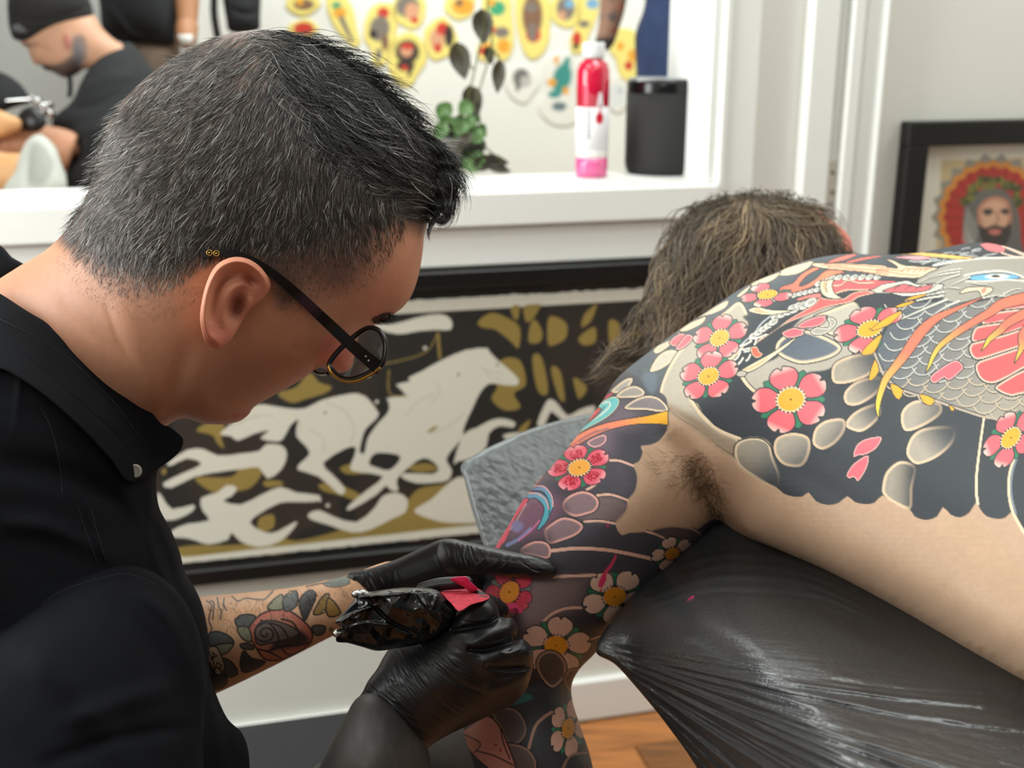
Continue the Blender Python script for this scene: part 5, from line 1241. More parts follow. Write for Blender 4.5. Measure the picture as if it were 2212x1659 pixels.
scalp = [(110, 500), (150, 410), (170, 310), (204, 226), (270, 150), (340, 90), (430, 50), (520, 28), (610, 26), (710, 60), (800, 110), (880, 180), (940, 240), (980, 320), (1000, 400), (970, 470), (906, 500), (850, 486), (800, 520), (780, 580), (730, 620), (660, 610), (640, 650), (604, 660), (585, 610), (560, 570), (500, 555), (440, 570), (400, 590), (330, 620), (250, 600), (180, 560)]
hd.fill(scalp, (58, 50, 46), soft=26, alpha=0.93)
hd.fill([(600, 570), (700, 550), (820, 520), (800, 600), (740, 640), (650, 660), (610, 640)], (128, 96, 82), soft=40, alpha=0.6)       # faded temple
hd.fill([(180, 560), (260, 590), (360, 600), (330, 640), (240, 640)], (160, 118, 98), soft=26, alpha=0.6)                       # faded nape
hd.spot(560, 170, 50, 34, (150, 112, 98), soft=0.8, alpha=0.5); hd.spot(520, 90, 40, 20, (150, 116, 104), soft=0.8, alpha=0.5)
# right ear
e_out = [(432, 690), (436, 650), (448, 606), (468, 572), (500, 556), (532, 558), (560, 574), (580, 598), (584, 622), (566, 648), (544, 664), (528, 686), (512, 714), (494, 740), (470, 754), (448, 744), (438, 722)]
hs = Skin(head)
def on_head(x, y, off): return (x, y, float(hs(np.array([float(x)]), np.array([float(y)]))[0]) - off)
ear = Sculpt(e_out, [on_head(440, 690, .020), on_head(455, 600, .020), on_head(500, 560, .015), on_head(580, 612, .006), on_head(500, 735, .013), on_head(530, 670, .007)], thick=0.28, step=1.6, hcap=30, backthick=0.9,
             bumps=[('ridge', [(470, 742), (446, 716), (441, 668), (452, 614), (474, 580), (506, 564), (540, 570), (566, 594), (570, 616)], 10, 4.6),
                    ('ridge', [(456, 690), (464, 640), (482, 606), (510, 590), (545, 594)], 8, -5.0), ('ridge', [(482, 700), (486, 660), (500, 628), (530, 612)], 9, 4.0),
                    ('blob', 512, 662, 15, 26, 18, -7), ('blob', 540, 606, 16, 8, 35, -6.0), ('ridge', [(540, 640), (536, 664), (520, 684)], 7, 2.6), ('blob', 470, 728, 16, 18, 0, 2.2)])
ei = Ink((206, 136, 108)); ei.fill([(432, 690), (448, 606), (500, 556), (580, 598), (540, 590), (480, 600), (455, 680), (470, 750), (440, 740)], (214, 142, 112), soft=8)
ei.fill([(470, 756), (440, 730), (450, 700), (490, 710), (500, 735)], (204, 122, 102), soft=14); ei.spot(512, 662, 20, 28, (128, 66, 54), soft=0.6, alpha=0.75); ei.spot(536, 606, 22, 12, (170, 100, 80), soft=0.6, alpha=0.6)  # ear hollows darkened in colour, shade painted into the recesses
# left forearm, tattooed
fa = Sculpt([(330, 1310), (430, 1290), (520, 1281), (600, 1273), (660, 1264), (710, 1252), (760, 1240), (860, 1215), (870, 1320), (800, 1345), (740, 1364), (640, 1414), (540, 1464), (467, 1498), (380, 1535), (320, 1520)],
            [(340, 1400, .93), (600, 1350, .945), (850, 1270, .95), (600, 1270, .95), (600, 1440, .95)], thick=0.9, step=1.6,
            bumps=[('ridge', [(700, 1255), (730, 1290), (740, 1340)], 20, -1.5), ('blob', 520, 1370, 110, 60, -20, 4)])
# right forearm, blacked out
fr_ = Sculpt([(775, 1505), (740, 1560), (714, 1604), (688, 1659), (650, 1760), (600, 1900), (640, 1990), (760, 1980), (850, 1860), (905, 1720), (930, 1650), (900, 1560), (840, 1500)],
             [(800, 1540, .775), (800, 1660, .765), (640, 1960, .72), (720, 1700, .765), (900, 1640, .79)], thick=0.9, step=3, bumps=[('fn', lambda x, y: 0.25 * (fbm((x + y) / 5, (x - y) / 16, 2) - 0.4))])
# body under the shirt, joining head and arms
bod = MB()
bod.tube([W3(200, 850, .90), W3(60, 1000, .89), W3(-60, 1400, .88), W3(60, 1900, .89)], [.05, .05, .06, .06], 16)
bod.tube([W3(0, 1250, .80), W3(160, 1400, .775), W3(300, 1800, .74), W3(420, 2080, .735)], [.03, .03, .03, .03], 14)
bod2 = MB(); bod2.tube([W3(420, 2080, .735), W3(560, 2010, .73), W3(640, 1900, .735), W3(740, 1760, .755)], [.03, .034, .034, .03], 14)
bod.tube([W3(100, 1150, .92), W3(200, 1350, .945), W3(330, 1430, .95), W3(430, 1400, .955)], [.04, .036, .034, .03], 14)
hand_l = MB(); hand_l.tube([W3(820, 1270, .945), W3(900, 1240, .935), W3(980, 1225, .92)], [.012, .012, .01], 12)
hand_r = MB(); hand_r.tube([W3(830, 1540, .79), W3(930, 1470, .795), W3(1020, 1410, .795)], [.015, .018, .015], 12)
arm_ink = Ink((216, 168, 132))
fr_ink = lambda x, y: np.tile(lin((64, 60, 58)), (len(x), 1)) * (0.8 + 0.5 * fbm(x / 9, y / 30, 2))[:, None]
ink = arm_ink; AL = (52, 48, 48); AG = (112, 108, 96)
for P in (kn_((110, 600), (150, 640), (125, 760), (150, 840), (120, 900)), kn_((140, 600), (170, 620), (160, 760)), kn_((200, 570), (212, 650), (235, 690), (228, 760)), kn_((260, 580), (255, 630), (280, 680)), kn_((330, 560), (380, 600), (450, 575), (540, 585), (620, 580), (690, 505)), kn_((980, 470), (1060, 455), (1140, 440))): ink.line(P, (96, 84, 78), 3.4)
ink.fill(kn_((1130, 455), (1200, 410), (1340, 385), (1350, 450), (1220, 480)), (120, 124, 118), sm=3, soft=3, line=(84, 80, 76), lw=2)
ink.fill(kn_((470, 870), (540, 750), (640, 690), (780, 670), (870, 710), (980, 800), (1030, 880), (1010, 970), (900, 1050), (760, 1112), (620, 1110), (540, 1010)), (186, 122, 102), sm=4, line=AL, lw=4, c2=(196, 108, 92), w=16)
ink.fill(kn_((690, 870), (900, 850), (1000, 930), (930, 990), (760, 1020), (650, 1040), (690, 960)), (70, 60, 58), sm=4, soft=6); ink.fill(kn_((560, 800), (680, 770), (860, 830), (900, 900), (700, 960), (560, 980), (530, 900)), (116, 100, 92), sm=4, soft=4, line=AL, lw=3.4)
sp = [(620 + (16 + 9.5 * t) * math.cos(t * 1.15), 885 + (16 + 8 * t) * math.sin(t * 1.15)) for t in np.linspace(0, 9.5, 40)]
ink.line(kn_(*sp), AL, 4, sm=1)
for P in (kn_((580, 770), (660, 800), (720, 880), (740, 960)), kn_((660, 790), (760, 830), (820, 920)), kn_((760, 760), (860, 790), (920, 900), (900, 980)), kn_((640, 1040), (760, 1000), (900, 990), (1010, 960)), kn_((560, 1020), (660, 1050), (760, 1100)), kn_((760, 1000), (800, 1060), (860, 1070))): ink.line(P, AL, 4)
for P, c_ in ((kn_((355, 770), (420, 720), (530, 730), (480, 820), (390, 830)), (92, 92, 90)), (kn_((375, 835), (470, 830), (500, 950), (420, 930)), (138, 134, 112)), (kn_((640, 670), (690, 590), (770, 545), (775, 670)), (138, 136, 110)), (kn_((780, 570), (890, 510), (895, 640), (790, 690)), (104, 106, 104)), (kn_((915, 600), (1005, 505), (1065, 550), (1010, 690), (960, 770)), (84, 84, 84)), (kn_((1040, 700), (1120, 560), (1180, 545), (1150, 680), (1080, 720)), (150, 118, 64)), (kn_((1180, 570), (1280, 700), (1180, 740), (1150, 660)), (150, 116, 60)), (kn_((1030, 820), (1140, 820), (1130, 880), (1060, 900)), (98, 94, 88)), (kn_((400, 980), (480, 970), (520, 1020), (430, 1020)), (86, 88, 88)),
             (kn_((400, 1140), (430, 1035), (500, 1100), (620, 1130), (540, 1190), (430, 1225)), (66, 66, 66)), (kn_((130, 890), (200, 866), (300, 905), (345, 970), (230, 990), (130, 985)), (92, 94, 92)), (kn_((180, 990), (340, 972), (280, 1055), (210, 1062)), (138, 142, 116)), (kn_((240, 1110), (320, 1130), (380, 1230), (280, 1260)), (96, 96, 90)), (kn_((120, 1120), (160, 1200), (190, 1290), (110, 1270)), (80, 80, 78)), (kn_((150, 1270), (260, 1240), (280, 1330), (160, 1380)), (86, 84, 78))):
    ink.fill(P, c_, sm=3, line=AL, lw=3.4)
for k in range(7): ink.line(kn_((960 + 10 * k, 760 - 14 * k), (930 + 18 * k, 640 - 10 * k)), AL, 2.4, sm=1)
for x, y in ((1195, 850), (1130, 690), (1160, 555), (840, 525)): ink.spot(*kn_((x, y))[0], 5, 5, (96, 84, 70)); ink.spot(*kn_((x, y))[0], 2.4, 2.4, (170, 140, 100))
ink.fill(kn_((120, 1020), (190, 1000), (240, 1090), (265, 1180), (230, 1240), (180, 1230), (165, 1130)), (196, 168, 138), sm=3, line=AL, lw=3)
for P in (kn_((175, 1215), (200, 1140)), kn_((200, 1140), (236, 1160), (232, 1190), (188, 1178)), kn_((205, 1182), (240, 1218)), kn_((142, 1110), (196, 1080)), kn_((196, 1080), (150, 1046)), kn_((160, 1098), (166, 1062))): ink.line(P, AL, 3, sm=1)
# ------------------------------------------------------------------ shirt
M_shirt = mat('navy_black_cotton', (17, 18, 22), rough=0.9, spec=0.15, noise=(40, 0.15), bump=(1400, 0.25, 0.0006))
sb = [('ridge', [(20, 800), (90, 860), (200, 960), (270, 1060), (330, 1160)], 26, 5), ('ridge', [(100, 900), (130, 1000), (150, 1070)], 8, 2.0), ('ridge', [(185, 1080), (205, 1150), (230, 1215)], 8, 2.0),
      ('ridge', [(0, 1000), (120, 1020), (230, 1070), (330, 1170)], 30, -6), ('ridge', [(0, 1130), (100, 1140), (220, 1190)], 22, 4), ('ridge', [(300, 1080), (350, 1180), (390, 1290)], 12, -3),
      ('ridge', [(330, 1050), (320, 1150), (350, 1240), (410, 1330)], 10, 3), ('ridge', [(455, 1480), (470, 1560), (480, 1660)], 12, 3), ('ridge', [(500, 1560), (500, 1620), (510, 1680)], 10, -3), ('ridge', [(60, 700), (40, 850), (30, 950)], 8, 1.5),
      ('fn', lambda x, y: 3.0 * (fbm(x / 130, y / 60, 2) - 0.38))]
sh = Sculpt([(-420, 700), (-100, 660), (20, 668), (110, 730), (200, 800), (280, 876), (330, 930), (352, 980), (338, 1030), (343, 1093), (368, 1142), (388, 1192), (400, 1236), (428, 1284), (443, 1330), (451, 1385), (454, 1456), (468, 1502), (492, 1553), (522, 1582), (537, 1625), (542, 1700), (560, 1900), (540, 2150), (300, 2230), (-200, 2240), (-480, 2000), (-520, 1300)],
            [(-300, 750, .82), (0, 690, .83), (200, 800, .83), (340, 1000, .855), (420, 1280, .875), (530, 1620, .89), (540, 2100, .88), (-300, 2200, .84), (-450, 1400, .80), (100, 1200, .86), (250, 1800, .88)],
            thick=0.62, bumps=sb, step=4.0, backthick=0.75)
shirt = sh.build('shirt', M_shirt, artist)
sl_b = [('ridge', [(0, 1352), (124, 1268), (214, 1236), (278, 1226), (345, 1252), (405, 1312)], 7, 3.0), ('ridge', [(60, 1400), (160, 1480), (260, 1640)], 40, 5), ('ridge', [(250, 1300), (330, 1400), (400, 1520)], 30, -5),
        ('ridge', [(150, 1560), (260, 1520), (380, 1480)], 26, 4), ('ridge', [(300, 1280), (370, 1340), (410, 1440)], 16, 4), ('ridge', [(100, 1650), (240, 1600), (420, 1570)], 18, -4), ('fn', lambda x, y: 3.5 * (fbm(x / 90, y / 120, 2) - 0.38))]
slv = Sculpt([(-300, 1420), (-100, 1375), (0, 1346), (124, 1260), (214, 1228), (278, 1219), (345, 1244), (400, 1300), (434, 1380), (447, 1470), (441, 1560), (444, 1700), (500, 1900), (560, 2060), (500, 2180), (300, 2160), (-100, 1980), (-300, 1800)],
             [(-250, 1450, .74), (100, 1270, .765), (300, 1225, .79), (440, 1500, .80), (500, 2100, .74), (0, 1900, .70), (150, 1600, .76)], thick=0.7, bumps=sl_b, step=4.0, backthick=0.5)
slv.build('sleeve', M_shirt, shirt)
col_b = [('ridge', [(10, 650), (130, 730), (250, 835), (340, 935)], 5, 1.0), ('ridge', [(40, 760), (160, 860), (250, 940), (300, 1010)], 4, -1.2)]
def over(x, y, off):
    a = np.array([float(x)]); b = np.array([float(y)])
    return (x, y, min(float(hs(a, b)[0]), float(ssk(a, b)[0])) - off)
ssk = Skin(sh)
cbase = [over(*q, .005) for q in ((-60, 660), (0, 680), (60, 720), (60, 780), (140, 780), (150, 850), (220, 840), (260, 920), (300, 920), (290, 990), (350, 950), (340, 990))] + [(392, 950, over(360, 960, .004)[2] + .006)]
col_ = Sculpt([(-80, 590), (0, 634), (62, 674), (132, 716), (202, 773), (270, 833), (320, 883), (348, 915), (366, 922), (382, 934), (396, 950), (389, 974), (368, 994), (338, 1014), (300, 1038), (270, 1036), (236, 990), (170, 920), (90, 850), (10, 800), (-80, 770)],
              cbase, thick=0.3, bumps=col_b, step=2.5, hcap=26, backthick=0.4)
col_.build('collar', M_shirt, shirt)
fc = Sculpt([(-90, 500), (-20, 520), (6, 534), (26, 556), (52, 574), (20, 600), (-40, 640), (-100, 640)], [(-60, 560, .96), (0, 590, .95), (40, 575, .95)], thick=0.5, step=4)
fc.build('collar', M_shirt, shirt)
# button on the collar tip
c = W3(293, 1017, float(col_.front(np.array([293.0]), np.array([1017.0]))[0]) - 0.0005); bf = Frame(c, RT, UP, -FW)
q = MB(); q.lathe(bf, [(.0040, 0), (.0047, .0008), (.0047, .0016), (.0036, .0022), (.0030, .0017), (.0004, .0016)], 24)
bt = q.build('button', mat('horn_button', (150, 142, 132), rough=0.35, noise=(200, 0.2)), shirt); bt['label'] = 'pale grey button'
q = MB()
for (x, y) in ((-.001, .001), (.001, .001), (-.001, -.001), (.001, -.001)): q.lathe(Frame(bf.pt(np.array([x, y, .0016])), RT, UP, -FW), [(.0005, 0), (.0005, .0004), (.0003, .0005)], 8)
# stitched seams: single stitches along the seam lines
def stitches(pts, sk, n, name='stitch'):
    P = crom(pts, 20, closed=False); L = np.r_[0, np.cumsum(np.linalg.norm(np.diff(P, axis=0), axis=1))]; q = MB()
    for k in range(n):
        a = L[-1] * (k + 0.15) / n; b = L[-1] * (k + 0.75) / n
        A = [np.interp(a, L, P[:, i]) for i in (0, 1)]; B = [np.interp(b, L, P[:, i]) for i in (0, 1)]
        da = float(sk.front(np.array([A[0]]), np.array([A[1]]))[0]) - .0004; db = float(sk.front(np.array([B[0]]), np.array([B[1]]))[0]) - .0004
        q.tube([W3(*A, da), W3(*B, db)], .0003, 5, 1)
    return q
M_thread = mat('dark_thread', (44, 46, 52), rough=0.7)
q = stitches([(6, 1362), (124, 1282), (214, 1250), (278, 1240), (340, 1264)], slv, 60); prop(q.build('seam_stitching', M_thread, shirt), kind='stuff')
q = stitches([(0, 690), (130, 760), (240, 862), (300, 944)], col_, 60); prop(q.build('seam_stitching', M_thread, shirt), kind='stuff')
for pl, n in (([(88, 880), (112, 930), (128, 1000), (134, 1066)], 30), ([(196, 1096), (210, 1150), (228, 1210)], 20), ([(170, 1100), (186, 1150), (210, 1214)], 20)):
    q = stitches(pl, sh, n); prop(q.build('seam_stitching', M_thread, shirt), kind='stuff')
# trousers on a stool, below the picture
M_trous = mat('dark_brown_twill', (46, 38, 34), rough=0.8, noise=(60, 0.1), bump=(900, 0.2, 0.0006))
q = MB(); q.tube([W3(-50, 2150, .84), W3(300, 2140, .90), W3(620, 1960, .98), W3(860, 1740, 1.03)], [.13, .10, .085, .072], 18); q.tube([W3(860, 1740, 1.03), W3(930, 1760, 1.05), W3(940, 2300, 1.2)], [.072, .07, .05], 14, caps='round')
q.build('trousers', M_trous, artist, smooth=True)
stl = W3(60, 2200, .88); sx, sy = float(stl[0]), float(stl[1]); SFr = Frame((sx, sy, 0), (1, 0, 0), (0, 1, 0), (0, 0, 1)); sz = float(stl[2]) - .12
stool = empty('stool', (sx, sy, 0), 'round black work stool under the artist', 'stool')
q = MB(); q.lathe(SFr, [(.17, sz - .06), (.18, sz - .05), (.18, sz - .015), (.165, sz)], 32); q.build('seat', M_pad, stool, smooth=True)
q = MB(); q.lathe(SFr, [(.025, .06), (.025, sz - .06)], 16); q.build('column', M_frame, stool)
for k in range(5):
    a = k * 2 * math.pi / 5; q = MB(); q.tube([(sx, sy, .08), (sx + .22 * math.cos(a), sy + .22 * math.sin(a), .03)], [.018, .03], 10, 1); q.build('leg', M_frame, stool)

# ------------------------------------------------------------------ gloves
M_glove = mat('black_nitrile', (25, 25, 27), rough=0.40, spec=0.6, noise=(120, 0.1), bump=(500, 0.12, 0.0005))
def wr(cx, cy, rx, ry, ang, per, amp, seed=0.0, sharp=1.0):
    """a patch of fine stretched wrinkles running at an angle"""
    a = math.radians(ang); ca, sa = math.cos(a), math.sin(a)
    def f(x, y):
        u = (x - cx) * ca + (y - cy) * sa; v = -(x - cx) * sa + (y - cy) * ca
        m = np.exp(-((u / rx) ** 2 + (v / ry) ** 2))
        n = fbm(u / (per * 7) + seed, v / per + 0.8 * vnoise(u / (per * 5), v / (per * 6)) + seed, 2)
        return amp * m * ((1 - np.abs(2 * n - 0.75) * 2.0) ** 1) * sharp
    return ('fn', f)
gl_hand = Sculpt([(752, 1240), (798, 1228), (849, 1211), (890, 1193), (922, 1178), (950, 1166), (976, 1164), (1006, 1172), (1030, 1190), (1044, 1214), (1046, 1240), (1040, 1272), (1016, 1300), (960, 1316), (850, 1326), (764, 1330), (757, 1299), (754, 1270)],
                 [(760, 1280, .945), (850, 1260, .93), (960, 1170, .915), (1030, 1210, .905), (980, 1300, .93)], thick=0.62, step=1.6,
                 bumps=[wr(985, 1190, 36, 40, 70, 5, 1.4), wr(790, 1270, 34, 60, 62, 9, 1.3, 3.0), ('ridge', [(852, 1216), (852, 1250), (856, 1300)], 2, 0.3), ('ridge', [(762, 1242), (766, 1290), (768, 1326)], 4, 1.2), wr(900, 1230, 60, 40, -25, 14, 0.5, 8.0)])
gl_f1 = Sculpt([(950, 1172), (976, 1164), (1000, 1168), (1051, 1179), (1101, 1190), (1152, 1199), (1186, 1210), (1202, 1226), (1203, 1238), (1192, 1248), (1152, 1249), (1101, 1246), (1045, 1241), (1000, 1243), (964, 1236), (944, 1208)],
               [(955, 1205, .893), (1000, 1205, .884), (1050, 1212, .868), (1110, 1220, .851), (1150, 1226, .839), (1192, 1232, .833), (1110, 1250, .853), (1110, 1190, .855)], thick=0.95, step=1.4,
               bumps=[wr(1010, 1205, 46, 34, 72, 5, 1.6, 1.0), ('ridge', [(1040, 1232), (1070, 1218), (1092, 1200)], 2.2, 0.9), ('ridge', [(1060, 1240), (1090, 1222), (1106, 1200)], 2, 0.8), ('ridge', [(1000, 1238), (1040, 1214), (1060, 1186)], 2.2, 0.9),
                      ('ridge', [(1120, 1208), (1144, 1226), (1176, 1240)], 1.8, -0.7), ('ridge', [(1140, 1206), (1156, 1224)], 1.8, 0.6), ('ridge', [(1110, 1240), (1150, 1236), (1180, 1242)], 1.6, 0.6), wr(1150, 1225, 50, 18, 10, 6, 0.8, 5.0)])
fing = MB()
fing.tube([W3(1000, 1270, .93), W3(1030, 1300, .955), W3(1080, 1320, .985), W3(1140, 1325, 1.0)], [.011, .0105, .010, .008], 12, caps='round')
fing.tube([W3(980, 1300, .935), W3(1020, 1345, .965), W3(1080, 1370, .99), W3(1130, 1375, 1.0)], [.011, .0105, .010, .008], 12, caps='round')
fing.tube([W3(950, 1310, .94), W3(1000, 1380, .975), W3(1060, 1405, .99), W3(1100, 1408, 1.0)], [.010, .0095, .009, .007], 12, caps='round')
fing.tube([W3(1010, 1230, .905), W3(1036, 1262, .91), W3(1060, 1285, .92)], [.012, .011, .009], 12, caps='round')
g1 = gl_hand.geo(); g2 = gl_f1.geo(); g3 = mb_geo(fing, (0, 0, 0))
V, T, C = join_geo([(g1[0], g1[1], None), (g2[0], g2[1], None), g3])
prop(link('glove', mesh('glove', V, T), M_glove, artist), 'tight black glove with one long finger pressed on the tattooed arm')
# right glove: back of the hand, then each curled finger
rp = Sculpt([(761, 1522), (781, 1498), (795, 1471), (815, 1444), (828, 1420), (845, 1398), (880, 1384), (930, 1370), (966, 1349), (983, 1322), (1004, 1305), (1021, 1292), (1041, 1286), (1060, 1292), (1073, 1307), (1078, 1322), (1081, 1331), (1090, 1334), (1107, 1336), (1117, 1350), (1117, 1368), (1110, 1380), (1116, 1384), (1130, 1381), (1143, 1391), (1152, 1411), (1151, 1440), (1143, 1474), (1132, 1498), (1111, 1520), (1084, 1535), (1054, 1548), (1017, 1565), (966, 1589), (929, 1612), (914, 1630), (902, 1650), (896, 1636), (869, 1615), (832, 1589), (791, 1553), (766, 1536)],
            [(770, 1520, .785), (850, 1400, .80), (1000, 1310, .778), (1060, 1300, .778), (1110, 1350, .782), (1148, 1420, .788), (1100, 1530, .815), (905, 1645, .80), (950, 1480, .79)], thick=0.68, step=1.5,
            bumps=[wr(880, 1440, 60, 60, 60, 7, 1.2, 2.0), wr(985, 1440, 60, 40, 32, 8, 1.2, 6.0), wr(820, 1530, 50, 60, 40, 8, 1.4, 11.0), wr(900, 1590, 70, 40, 35, 9, 1.4, 13.0), wr(980, 1540, 60, 40, 28, 11, 0.9, 17.0),
                   ('ridge', [(766, 1524), (800, 1556), (850, 1594), (898, 1634)], 4, 1.4),
                   ('ridge', [(985, 1350), (1010, 1325), (1040, 1308), (1062, 1316)], 24, 5, 1), ('ridge', [(1020, 1392), (1055, 1374), (1100, 1356)], 17, 5, 1), ('ridge', [(1050, 1434), (1095, 1414), (1138, 1408)], 20, 5, 1), ('ridge', [(1060, 1492), (1100, 1480), (1138, 1462)], 18, 4, 1),
                   ('ridge', [(1082, 1328), (1060, 1346), (1025, 1354), (980, 1362)], 6, -5.5, 1), ('ridge', [(1112, 1384), (1080, 1396), (1045, 1404), (1015, 1402)], 6, -5.5, 1), ('ridge', [(1153, 1441), (1120, 1443), (1085, 1445), (1055, 1440)], 6, -3.6, 1),
                   ('ridge', [(1000, 1342), (1030, 1346), (1056, 1340)], 2.5, -1.2), ('ridge', [(1050, 1392), (1080, 1386), (1100, 1376)], 2.2, 1.0), ('ridge', [(1072, 1404), (1096, 1412), (1128, 1402)], 2.4, 1.2), ('ridge', [(940, 1440), (990, 1476), (1050, 1500)], 5, -1.2), ('ridge', [(1060, 1462), (1090, 1468), (1120, 1460)], 2.2, 0.9),
                   wr(1035, 1348, 36, 10, 8, 4, 1.0, 4.0), wr(1115, 1400, 30, 16, -35, 4, 1.0, 8.0)])
thumb = MB(); thumb.tube([W3(930, 1440, .80), W3(960, 1390, .815), W3(1010, 1345, .82), W3(1050, 1325, .822)], [.016, .014, .012, .009], 14, caps='round')
parts = [rp]
V, T, C = join_geo([q_.geo()[:2] + (None,) for q_ in parts] + [mb_geo(thumb, (0, 0, 0))])
prop(link('glove', mesh('glove', V, T), M_glove, artist), 'wrinkled black glove in a fist round the machine')

# ------------------------------------------------------------------ body mesh and hair
V, T, C = join_geo([head.geo(hd), ear.geo(ei), fa.geo(arm_ink), fr_.geo(fr_ink), mb_geo(bod, SK), mb_geo(bod2, (64, 60, 58)), mb_geo(hand_l, SK), mb_geo(hand_r, SK)])
link('body', mesh('body', V, T, C), mat('artist_skin', rough=0.5, spec=0.35, attr=True, noise=(200, 0.05), bump=(700, 0.15, 0.0007), sss=0.12), artist)

side_f = flow([(250, 560, -.3, .9), (180, 500, -.7, .7), (220, 400, -.85, .55), (280, 300, -.85, .55), (360, 200, -.9, .45), (430, 140, -.9, .3), (500, 110, -.5, .2), (350, 400, -.8, .6), (450, 300, -.75, .65), (330, 520, -.65, .75), (450, 480, -.55, .85), (560, 400, -.5, .85), (600, 500, -.35, .95), (400, 580, -.4, .9), (700, 560, -.2, 1), (680, 460, -.2, 1), (760, 540, .1, 1), (620, 620, .0, 1), (560, 260, -.4, .9), (520, 200, -.7, .6), (800, 500, .2, 1)])
side_p = [(150, 500), (194, 410), (216, 320), (246, 248), (302, 184), (368, 132), (442, 92), (520, 70), (570, 78), (620, 140), (670, 220), (730, 280), (790, 350), (850, 410), (870, 490), (840, 540), (810, 600), (750, 636), (690, 640), (656, 660), (622, 692), (596, 650), (585, 600), (560, 566), (500, 550), (450, 556), (400, 600), (340, 640), (270, 640), (200, 590)]
rt = scatter(side_p, 17000, 31); n = len(rt)
_, dens = None, None
fade = np.clip(np.minimum((700 - rt[:, 1] + 0.1 * (rt[:, 0] - 300)) / 200, 1), 0.25, 1)       # shorter towards nape and temple
fade = np.where(rt[:, 0] > 540, np.minimum(fade, np.clip(1 - (rt[:, 1] - 460) / 170, 0.28, 1)), fade)
ln = rng.uniform(22, 48, n) * fade
pal = pick(n, [(5.6, (50, 46, 42)), (3.0, (84, 79, 74)), (1.9, (148, 143, 138)), (0.6, (208, 204, 198))], 32) * lock(rt, 22, .7, 1.25)
A = strands(rt, hs, side_f, ln, 3, rng.uniform(.0008, .0036, n) * fade, rng.uniform(.00024, .00040, n) * (0.6 + 0.4 * fade), pal, 33, 0.28, clump=26)
# long combed top, swept forward and curling over the forehead
top_f = flow([(540, 90, 1, .1), (640, 90, 1, .35), (740, 140, .85, .5), (830, 210, .75, .65), (900, 280, .65, .75), (950, 350, .5, .9), (985, 410, .1, 1), (990, 450, -.5, .9), (960, 490, -.9, .5), (600, 180, .8, .55), (700, 240, .8, .6), (800, 320, .85, .45), (880, 380, .9, .5), (620, 300, .55, .85), (700, 380, .75, .6), (780, 440, .85, .25), (850, 450, .9, -.2), (900, 450, .8, .3), (560, 200, .2, .9), (880, 500, .7, -.6)])
top_p = [(520, 80), (560, 66), (620, 68), (700, 98), (780, 150), (850, 212), (900, 268), (940, 330), (952, 400), (930, 460), (880, 480), (820, 440), (760, 400), (690, 340), (640, 290), (590, 230), (556, 160)]
rt = scatter(top_p, 5600, 41); n = len(rt)
fr = np.clip((rt[:, 0] - 520) / 420, 0, 1)
low_, _ = poly_dist(rt[:, 0], rt[:, 1], np.array([(930, 470), (880, 480), (820, 440), (760, 400), (690, 340), (640, 290), (590, 230), (556, 160), (520, 80)], float), closed=False)
nb_ = smst(low_, 0, 90)
mixc = pick(n, [(5.2, (44, 40, 37)), (3.0, (78, 73, 69)), (1.6, (140, 135, 130)), (0.5, (200, 196, 190))], 48)
topc = pick(n, [(7, (30, 28, 27)), (2.4, (62, 59, 57)), (0.9, (134, 131, 128)), (0.25, (190, 188, 184))], 42)
topc = np.where((rng.random(n) > nb_)[:, None], mixc, topc) * lock(rt, 30, .55, 1.5, -.7)
B = strands(rt, hs, top_f, rng.uniform(90, 190, n) * (1 - 0.25 * fr) * (0.45 + 0.55 * nb_), 10, rng.uniform(.003, .012, n) * (0.6 + 0.7 * fr) * (0.3 + 0.7 * nb_), rng.uniform(.0004, .0008, n) * (0.6 + 0.4 * nb_), topc, 43, 0.07, curl=0.30, curlf=0.8, clump=36)
rt = scatter([(860, 300), (910, 290), (950, 340), (958, 400), (946, 440), (910, 450), (880, 430), (860, 380)], 1500, 45); n = len(rt)
D_ = strands(rt, hs, flow([(880, 340, .9, .4), (950, 340, .85, .6), (990, 380, .4, .9), (1012, 420, -.05, 1), (1004, 460, -.4, .9), (985, 490, -.8, .35), (950, 500, -.9, -.5), (905, 440, .9, .1), (930, 470, .8, .1), (900, 490, .8, -.5)]), rng.uniform(70, 140, n), 12, rng.uniform(.004, .014, n), rng.uniform(.0004, .0008, n), pick(n, [(6, (32, 30, 29)), (3, (64, 61, 59)), (1.0, (140, 138, 134))], 44) * lock(rt, 26, .6, 1.5), 47, 0.20, curl=0.22, curlf=1.0)
# fine wisps along the nape and above the ear
rt = scatter([(150, 540), (230, 600), (330, 640), (420, 610), (440, 640), (330, 690), (200, 640), (130, 570)], 520, 51); n = len(rt)
E = strands(rt, hs, side_f, rng.uniform(8, 18, n), 3, .0008, .00014, pick(n, [(3, (96, 76, 66)), (1, (140, 116, 100))], 52), 53, 0.5)
# the far side of the head, out of this view
hbk = Skin(head, back=True)
rt = scatter([(160, 480), (194, 410), (216, 320), (246, 248), (302, 184), (368, 132), (442, 92), (520, 70), (600, 68), (690, 98), (770, 148), (840, 208), (896, 268), (930, 330), (930, 420), (850, 480), (700, 560), (500, 560), (300, 600)], 7000, 81); n = len(rt)
G_ = strands(rt, hbk, side_f, rng.uniform(22, 46, n), 3, -rng.uniform(.0008, .0036, n), rng.uniform(.0003, .0005, n), pick(n, [(5.6, (50, 46, 42)), (3.0, (84, 79, 74)), (1.9, (148, 143, 138)), (0.6, (208, 204, 198))], 82), 83, 0.28, clump=26, root_lift=.0006)
V, T, C = join_geo([A, B, D_, E, G_])
prop(link('hair', mesh('hair', V, T, C), M_hair, artist), 'short grey-flecked sides with longer dark wavy top')
